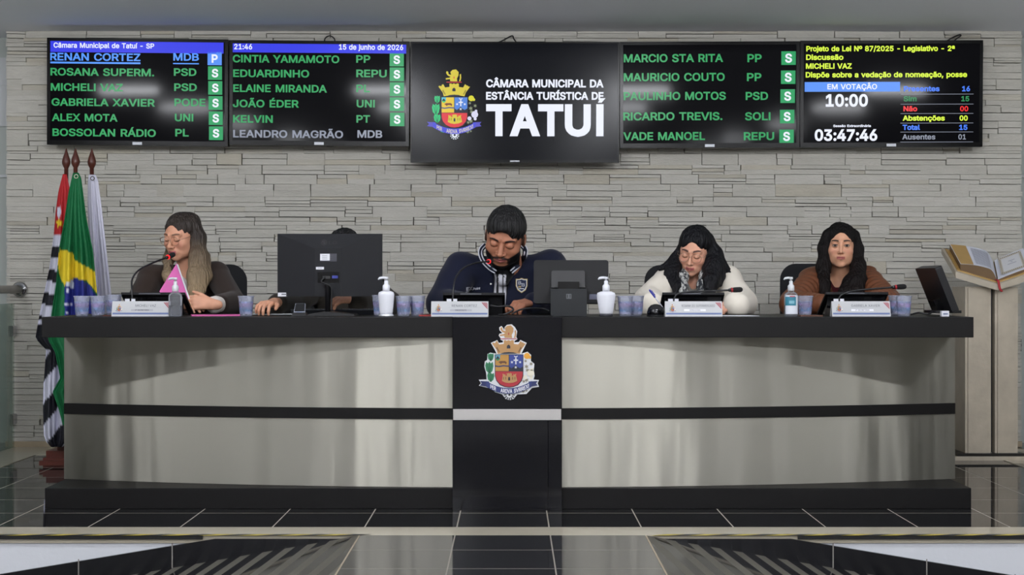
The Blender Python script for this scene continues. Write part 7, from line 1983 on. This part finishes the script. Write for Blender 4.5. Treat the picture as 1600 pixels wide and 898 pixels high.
# ------------------------------------------------------------------ flags, lectern, railing
M_POLE = mat('reddish_wood', (74, 34, 24), .4, noise=(30, .2)); M_STAND = mat('red_brown_stand', (86, 36, 24), .4, noise=(20, .15))
t = empty('flag_stand', W(118, 726, 7.52)); t.location.z = 0; tag(t, 'stepped red-brown wooden stand holding three flag poles behind the bench', 'flag stand')
bm = bmesh.new(); box(bm, (-.135, -.12, 0), (.20, .12, .05)); obj('lower_block', bm, M_STAND, t, bevel=.005)
bm = bmesh.new(); box(bm, (-.150, -.135, .012), (.215, .135, .036)); obj('foot_moulding', bm, M_STAND, t, bevel=.005)
bm = bmesh.new(); box(bm, (-.125, -.10, .05), (.18, .10, .085)); obj('middle_block', bm, M_STAND, t, bevel=.004)
bm = bmesh.new(); box(bm, (-.075, -.07, .085), (.13, .07, .125)); obj('upper_block', bm, M_STAND, t, bevel=.004)

def cloth(name, rows, colfn, parent, org, thick=.0, nfold=5, amp=.03, phase=0.0, nu=46, nv=120):
    """hanging cloth: rows = (py, px_left, px_right, depth); folds run down the cloth and deepen downward"""
    py = np.array([r[0] for r in rows], float)
    L = np.array([r[1] for r in rows], float); R = np.array([r[2] for r in rows], float); Y = np.array([r[3] for r in rows], float)
    vs = np.linspace(py[0], py[-1], nv)
    V = []; C = []
    for y_ in vs:
        l = np.interp(y_, py, L); r = np.interp(y_, py, R); dep = np.interp(y_, py, Y)
        tt = (y_ - py[0]) / (py[-1] - py[0])
        for i in range(nu):
            u = i / (nu - 1)
            px = l + (r - l) * u
            a = amp * min(1, (r - l) / 60) * (.25 + .75 * min(1, tt * 3))
            d = a * math.sin(u * nfold * 2 * math.pi / 2 + phase + tt * 1.3) + .35 * a * math.sin(u * nfold * 2.3 * math.pi + 1.7 * phase - tt * 2)
            p = W(px, y_, dep + d); V.append(p - org); C.append(colfn(px, y_, u, tt))
    me = bpy.data.meshes.new(name)
    F = [(j * nu + i, j * nu + i + 1, (j + 1) * nu + i + 1, (j + 1) * nu + i) for j in range(nv - 1) for i in range(nu - 1)]
    me.from_pydata([tuple(v) for v in V], [], F)
    at = me.color_attributes.new('col', 'FLOAT_COLOR', 'POINT')
    at.data.foreach_set('color', np.array([lin(c) for c in C], np.float32).ravel())
    me.materials.append(M_FLAG); finish(me, True)
    o = link(name, me, parent)
    md = o.modifiers.new('thickness', 'SOLIDIFY'); md.thickness = .0025
    return o
M_FLAG = attr_mat('flag_satin', .6, .3, bump=(500, .05))

def finial(bm, top, z0):
    """turned spearhead: z0 is the foot, top the tip"""
    h = top - z0
    lathe(bm, [(.010, z0 - .03), (.011, z0), (.018, z0 + h * .12), (.023, z0 + h * .24), (.0235, z0 + h * .34), (.0185, z0 + h * .52), (.011, z0 + h * .72), (.005, z0 + h * .9), (.001, top)], 10)
def flag(px, Y, tip, foot, label):
    b = W(px, 700, Y); b.z = .1255
    t = empty('flag', b); tag(t, label, 'flag', 'three flags on the wooden stand')
    zt = W(px, tip, Y).z - b.z; zf = W(px, foot, Y).z - b.z
    bm = bmesh.new(); lathe(bm, [(.0115, .0), (.0115, zf)], 10); obj('pole', bm, M_POLE, t, smooth=True)
    bm = bmesh.new(); finial(bm, zt, zf); obj('finial', bm, M_POLE, t, smooth=True)
    return t
def inpoly(x, y, P):
    c = False; n = len(P)
    for i in range(n):
        a, b = P[i - 1], P[i]
        if (a[1] > y) != (b[1] > y) and x < (b[0] - a[0]) * (y - a[1]) / (b[1] - a[1]) + a[0]: c = not c
    return c
RED, WHT, BLK, YEL, GRN, BLU = (168, 36, 40), (196, 196, 212), (24, 24, 32), (212, 186, 40), (14, 96, 54), (36, 44, 122)
# the striped state flag, furthest left
def c_state(px, py, u, t):
    if py < 366 - (px - 90) * .1:
        s_ = [(92, 341), (94.5, 345), (98, 344), (96, 349), (98.5, 355), (94, 352.5), (90, 356), (90.5, 350), (87, 346), (91, 345.5)]
        if inpoly(px, py, s_): return YEL
        if inpoly(px, py, [(90, 324), (95, 322), (96, 332), (93, 341), (90, 339)]): return WHT
        return RED
    if py < 500:
        k = (py + (px - 80) * -.18 + 2 - 366) / 17.6
        k = (py - (px - 85) * .22 - 365) / 19.0
        return WHT if int(math.floor(k)) % 2 == 0 else BLK
    if py < 545: return BLK if py > 505 + (px - 60) * .1 else WHT
    k = (py + (px - 70) * 1.25 - 560) / 34.0
    return (BLK, WHT)[int(math.floor(k)) % 2]
t = flag(103.5, 7.56, 231.5, 263, 'red, white and black striped flag with a yellow star, furthest left on the stand')
cloth('cloth', [(272, 98, 104, 7.54), (300, 91, 110, 7.53), (330, 87, 112, 7.52), (366, 84, 112, 7.50), (420, 77, 112, 7.49), (470, 66, 112, 7.48), (500, 60, 112, 7.48), (526, 55.5, 112, 7.48), (534, 60, 112, 7.48), (546, 72, 112, 7.48), (560, 71, 112, 7.48), (600, 68, 112, 7.40), (640, 67, 112, 7.36), (680, 68.5, 108, 7.345), (690, 72, 104, 7.34), (698, 80, 98, 7.34)],
      c_state, t, t.location, amp=.035, nfold=4, phase=.6)
# the green flag with the yellow lozenge and the starry blue disc
STARS = [(106, 454, 2.6), (105, 475.5, 2.0), (111, 475.5, 1.6), (105, 488.5, 1.8), (101.5, 475, 1.3)]
def c_green(px, py, u, t):
    for (x, y, r) in STARS:
        if abs(px - x) + abs(py - y) < r * 1.15: return WHT
    disc = inpoly(px, py, [(101.5, 447), (105, 441), (116, 435), (126, 436), (140, 445), (150, 460), (160, 470), (160, 500), (101, 500)])
    if disc:
        if inpoly(px, py, [(103, 443), (110, 437), (116, 440), (116, 452), (110, 450), (104, 446)]): return (190, 196, 206)
        return BLU
    if inpoly(px, py, [(93, 389), (104, 391), (116, 397), (117, 406), (130, 414), (148, 424), (160, 430), (160, 470), (154, 461), (146, 450), (135, 438), (120, 435), (106, 441), (102, 449), (96, 436), (91, 420), (89, 405)]): return YEL
    return GRN
t = flag(118, 7.40, 231.5, 262, 'green flag with a yellow lozenge and blue disc in the middle of the stand')
cloth('cloth', [(270, 114, 123, 7.39), (278, 112, 127, 7.38), (300, 107, 130, 7.37), (340, 101, 135, 7.35), (390, 92, 145, 7.33), (440, 88, 150, 7.31), (480, 82, 154, 7.30), (500, 79, 156, 7.30), (530, 75, 156, 7.30), (550, 86, 156, 7.30), (590, 94, 156, 7.30), (612, 82, 156, 7.30), (640, 92, 150, 7.30), (664, 98, 140, 7.30)],
      c_green, t, t.location, amp=.030, nfold=5, phase=0.2)
bm = bmesh.new(); c = W(119, 275.5, 7.375) - t.location
tube(bm, [c + Vector((.010 * math.cos(2 * math.pi * k / 14), 0, .010 * math.sin(2 * math.pi * k / 14))) for k in range(14)], .0024, 6, closed=True); obj('grommet', bm, mat('brass_grommet', (196, 190, 170), .35, metal=.6), t, smooth=True)
# the white flag
t = flag(143.5, 7.52, 231.5, 263, 'plain white flag, right one on the stand')
cloth('cloth', [(273, 139, 149, 7.50), (282, 137.5, 153, 7.49), (320, 137, 158, 7.48), (380, 139, 165, 7.46), (440, 140, 172, 7.45), (500, 140, 178, 7.45), (560, 138, 176, 7.45), (640, 136, 170, 7.45), (690, 140, 164, 7.45)],
      lambda px, py, u, t: (196, 195, 210), t, t.location, amp=.03, nfold=4, phase=1.1)
bm = bmesh.new(); c = W(144.5, 278.5, 7.47) - t.location
tube(bm, [c + Vector((.010 * math.cos(2 * math.pi * k / 14), 0, .010 * math.sin(2 * math.pi * k / 14))) for k in range(14)], .0024, 6, closed=True); obj('grommet', bm, mat('dark_grommet', (70, 64, 56), .4, metal=.6), t, smooth=True)

# ---- stone lectern with an open book
def stone(name, c):
    return mat(name, c, .45, noise=(11, .22), bump=(40, .2))
M_MARB = stone('beige_marble', (174, 164, 147)); M_MARBD = stone('beige_marble_side', (150, 140, 120)); M_GAP = mat('dark_blue_gap', (16, 20, 34), .3)
Yl = 7.72
t = empty('lectern', (W(1550, 0, Yl).x, Yl, 0)); tag(t, 'beige marble lectern with a V-shaped top at the right end of the bench', 'lectern')
X0 = t.location.x
def lx(px, Y=Yl): return W(px, 0, Y).x - X0
bm = bmesh.new(); box(bm, (lx(1489), -.03, 0), (lx(1640), .32, .022)); obj('base_slab', bm, M_MARB, t, bevel=.002)
bm = bmesh.new(); box(bm, (lx(1494), -.02, .022), (lx(1599), .30, .038)); obj('base_plate', bm, mat('black_stone_plate', (34, 32, 30), .3), t, bevel=.002)
zt = W(0, 452, Yl).z
for (a, b) in ((1508.5, 1549), (1555, 1591)):
    bm = bmesh.new(); box(bm, (lx(a), .006, .038), (lx(b), .23, zt + .015)); obj('column_slab', bm, M_MARB, t, bevel=.002)
    bm = bmesh.new(); box(bm, (lx(a) + .014, -.002, .038), (lx(b) - .022, .006, zt + .006)); obj('face_slab', bm, M_MARB, t, bevel=.003)
bm = bmesh.new(); box(bm, (lx(1549), .05, .038), (lx(1555), .22, zt)); obj('dark_gap', bm, M_GAP, t)
# V top: two slabs meeting in the middle, tipped towards the reader
def wing(bm, pts, th):
    q = [Vector(p) - t.location for p in pts]
    a = [bm.verts.new(p) for p in q]; b = [bm.verts.new(p - Vector((0, 0, th))) for p in q]
    bm.faces.new(a); bm.faces.new(b[::-1])
    for i in range(len(q)): bm.faces.new((a[i], b[i], b[(i + 1) % len(q)], a[(i + 1) % len(q)]))
Ya, Yb = 7.66, 7.95
FL, FM, FR = W(1493, 424, Ya), W(1559, 444, Ya), W(1628, 421, Ya)          # front edge
BL, BM_, BR = W(1471, 387, Yb), W(1552, 409, Yb), W(1612, 386, Yb)         # back edge
bm = bmesh.new(); wing(bm, [FL, FM, BM_, BL], .034); obj('top_wing', bm, M_MARB, t, bevel=.003)
bm = bmesh.new(); wing(bm, [FM, FR, BR, BM_], .034); obj('top_wing', bm, M_MARB, t, bevel=.003)
# the book
up = Vector((0, -.02, .012))
def lerp(a, b, u): return a + (b - a) * u
def onL(u, v): return lerp(lerp(FL, FM, u), lerp(BL, BM_, u), v)
def onR(u, v): return lerp(lerp(FM, FR, u), lerp(BM_, BR, u), v)
tb = empty('open_book', onL(1, .5) + Vector((0, 0, .01))); tag(tb, 'large open book with gilt covers and a red ribbon on the lectern', 'book')
ob = tb.location
M_GILT = mat('gilt_cover', (176, 142, 84), .45, noise=(20, .1)); M_PAGES = mat('page_paper', (204, 206, 216), .8); M_EDGE = mat('brown_page_edge', (108, 84, 56), .55, bump=(300, .3, (1, 1, 8)))
N = Vector((0, -.06, 1)).normalized()
bm = bmesh.new()
def quadplate(bm, f, u0, u1, v0, v1, h0, h1, n=8, prof=None, mi=0):
    g = []
    for i in range(n + 1):
        u = u0 + (u1 - u0) * i / n
        hh = h1 if prof is None else h0 + (h1 - h0) * prof(i / n)
        g.append([bm.verts.new(f(u, v0) + N * h0 - ob), bm.verts.new(f(u, v0) + N * hh - ob), bm.verts.new(f(u, v1) + N * hh - ob), bm.verts.new(f(u, v1) + N * h0 - ob)])
    for a, b in zip(g, g[1:]):
        for k in range(4):
            fc = bm.faces.new((a[k], a[(k + 1) % 4], b[(k + 1) % 4], b[k])); fc.material_index = mi if k != 1 else mi
            if k == 1: fc.material_index = mi + 1
    for e in (g[0], g[-1][::-1]):
        fc = bm.faces.new(e); fc.material_index = mi
bm = bmesh.new(); quadplate(bm, onL, .06, .99, .05, .95, .001, .007, 4, mi=0); obj('left_cover', bm, [M_GILT, M_GILT], tb)
bm = bmesh.new(); quadplate(bm, onR, .01, .80, .05, .95, .001, .007, 4, mi=0); obj('right_cover', bm, [M_GILT, M_GILT], tb)
hump = lambda s: .60 + .40 * math.sin(min(1, s * 1.15) * math.pi * .62) if s < .8 else .985 * (1 - ((s - .8) / .2) ** 2 * .9)
bm = bmesh.new(); quadplate(bm, onL, .14, .985, .08, .93, .007, .062, 18, prof=hump); obj('left_pages', bm, [M_EDGE, M_PAGES], tb)
bm = bmesh.new(); quadplate(bm, onR, .015, .76, .08, .93, .007, .022, 10, prof=lambda s: .4 + .6 * math.sin(min(1, .15 + s) * math.pi * .5)); obj('right_pages', bm, [M_EDGE, M_PAGES], tb)
# gilt endpaper on the left fore-edge, ornamental border and lines of the right page, text block on the left page
bm = bmesh.new()
def patch(f, u0, u1, v0, v1, h, mi):
    fc = bm.faces.new([bm.verts.new(f(u, v) + N * h(u) - ob) for u, v in ((u0, v0), (u1, v0), (u1, v1), (u0, v1))]); fc.material_index = mi
hl = lambda u: .007 + .055 * hump((u - .14) / .845) + .0012
for i in range(10):
    a = .15 + .30 * i / 10; b = .15 + .30 * (i + 1) / 10
    patch(onL, a, b, .09, .92, hl, 0)
for i in range(14):
    v = .16 + .05 * i
    for k in range(6):
        a = .52 + .06 * k
        patch(onL, a, a + .056, v, v + .020, lambda u: hl(u) + .0006, 1)
hr = lambda u: .0235
patch(onR, .10, .68, .16, .88, hr, 2); patch(onR, .17, .61, .24, .80, lambda u: .0242, 3)
for i in range(12):
    patch(onR, .115 + .045 * i, .135 + .045 * i, .175, .215, lambda u: .0246, 4); patch(onR, .115 + .045 * i, .135 + .045 * i, .825, .865, lambda u: .0246, 4)
for i in range(10):
    patch(onR, .115, .150, .22 + .06 * i, .25 + .06 * i, lambda u: .0246, 4); patch(onR, .63, .665, .22 + .06 * i, .25 + .06 * i, lambda u: .0246, 4)
for v, a, b in ((.60, .32, .48), (.54, .37, .42), (.47, .29, .50)): patch(onR, a, b, v, v + .022, lambda u: .0249, 1)
obj('printed_page', bm, [M_GILT, mat('print_grey', (150, 152, 164), .8), mat('border_cream', (190, 184, 170), .8), mat('inner_page', (206, 206, 208), .8), mat('border_ink', (132, 120, 108), .8)], tb)
bm = bmesh.new(); c0 = FM + Vector((.0, .0, .016)); path = smooth_path([c0 + Vector((-.004, .03, .012)), c0 + Vector((0, -.006, .004)), W(1561.5, 447, 7.648), W(1563, 452, 7.646), W(1566, 455.5, 7.648)], 5)
for a, b in zip(path, path[1:]):
    wv = Vector((.006, 0, .0015)); fc = bm.faces.new([bm.verts.new(p - ob) for p in (a - wv, b - wv, b + wv, a + wv)])
bmesh.ops.remove_doubles(bm, verts=bm.verts, dist=1e-5)
o = obj('ribbon', bm, mat('red_ribbon', (166, 34, 44), .5), tb, smooth=True)
md = o.modifiers.new('thickness', 'SOLIDIFY'); md.thickness = .001

# ---- glass railing at the left, with round handrail fixed to the wall
t = empty('glass_railing', (-2.955, 7.9, 0)); tag(t, 'glass railing panel with a round steel handrail at the left wall end', 'railing')
def glass_mat():
    m = thin_plastic('greenish_glass', (150, 165, 158), .10, .02); 
    m.node_tree.nodes['Transparent BSDF'].inputs[0].default_value = (.88, .93, .90, 1); m.node_tree.nodes['Fresnel'].inputs[0].default_value = 1.06; return m
bm = bmesh.new(); box(bm, (-.005, -2.0, .004), (.005, .40, W(0, 474, 8.3).z)); obj('glass_pane', bm, glass_mat(), t)
M_CHROME = mat('chrome', (190, 190, 192), .2, metal=.95); M_RAIL = mat('brushed_rail', (150, 148, 142), .4, metal=.5)
zr = W(0, 452, 8.2).z
bm = bmesh.new(); tube(bm, [(0.03, -2.0, zr), (0.03, -1.0, zr), (.03, .2, zr), (0.03, .43, zr)], .024, 14); obj('handrail', bm, M_RAIL, t, smooth=True)
bm = bmesh.new(); lathe(bm, [(.0, 0), (.046, 0), (.046, .010), (.036, .018), (.026, .020), (.026, .03)], 20); bm.transform(Matrix.Translation((.03, .426, zr)) @ Matrix.Rotation(math.pi / 2, 4, 'X')); obj('wall_flange', bm, M_CHROME, t, smooth=True)
for py in (517, 655):
    z = W(0, py, 8.28).z
    bm = bmesh.new(); prism(bm, rrect(.030, .064, .010, 0, z), .355, .42); obj('glass_clamp', bm, M_CHROME, t, bevel=.003)
# small dark latch on the wall at the far right
t = empty('door_latch', W(1596, 537, 8.5)); tag(t, 'small dark latch on the wall beside the lectern column', 'latch')
bm = bmesh.new(); prism(bm, rrect(.022, .10, .008, 0, 0), .03, .055); obj('latch_plate', bm, M_BLACKPLASTIC, t, bevel=.002)
bm = bmesh.new(); tube(bm, [(0, .03, .02), (0, .012, .012), (0, .010, -.012), (0, .03, -.02)], .005, 8); obj('latch_pull', bm, M_BLACKPLASTIC, t, smooth=True)
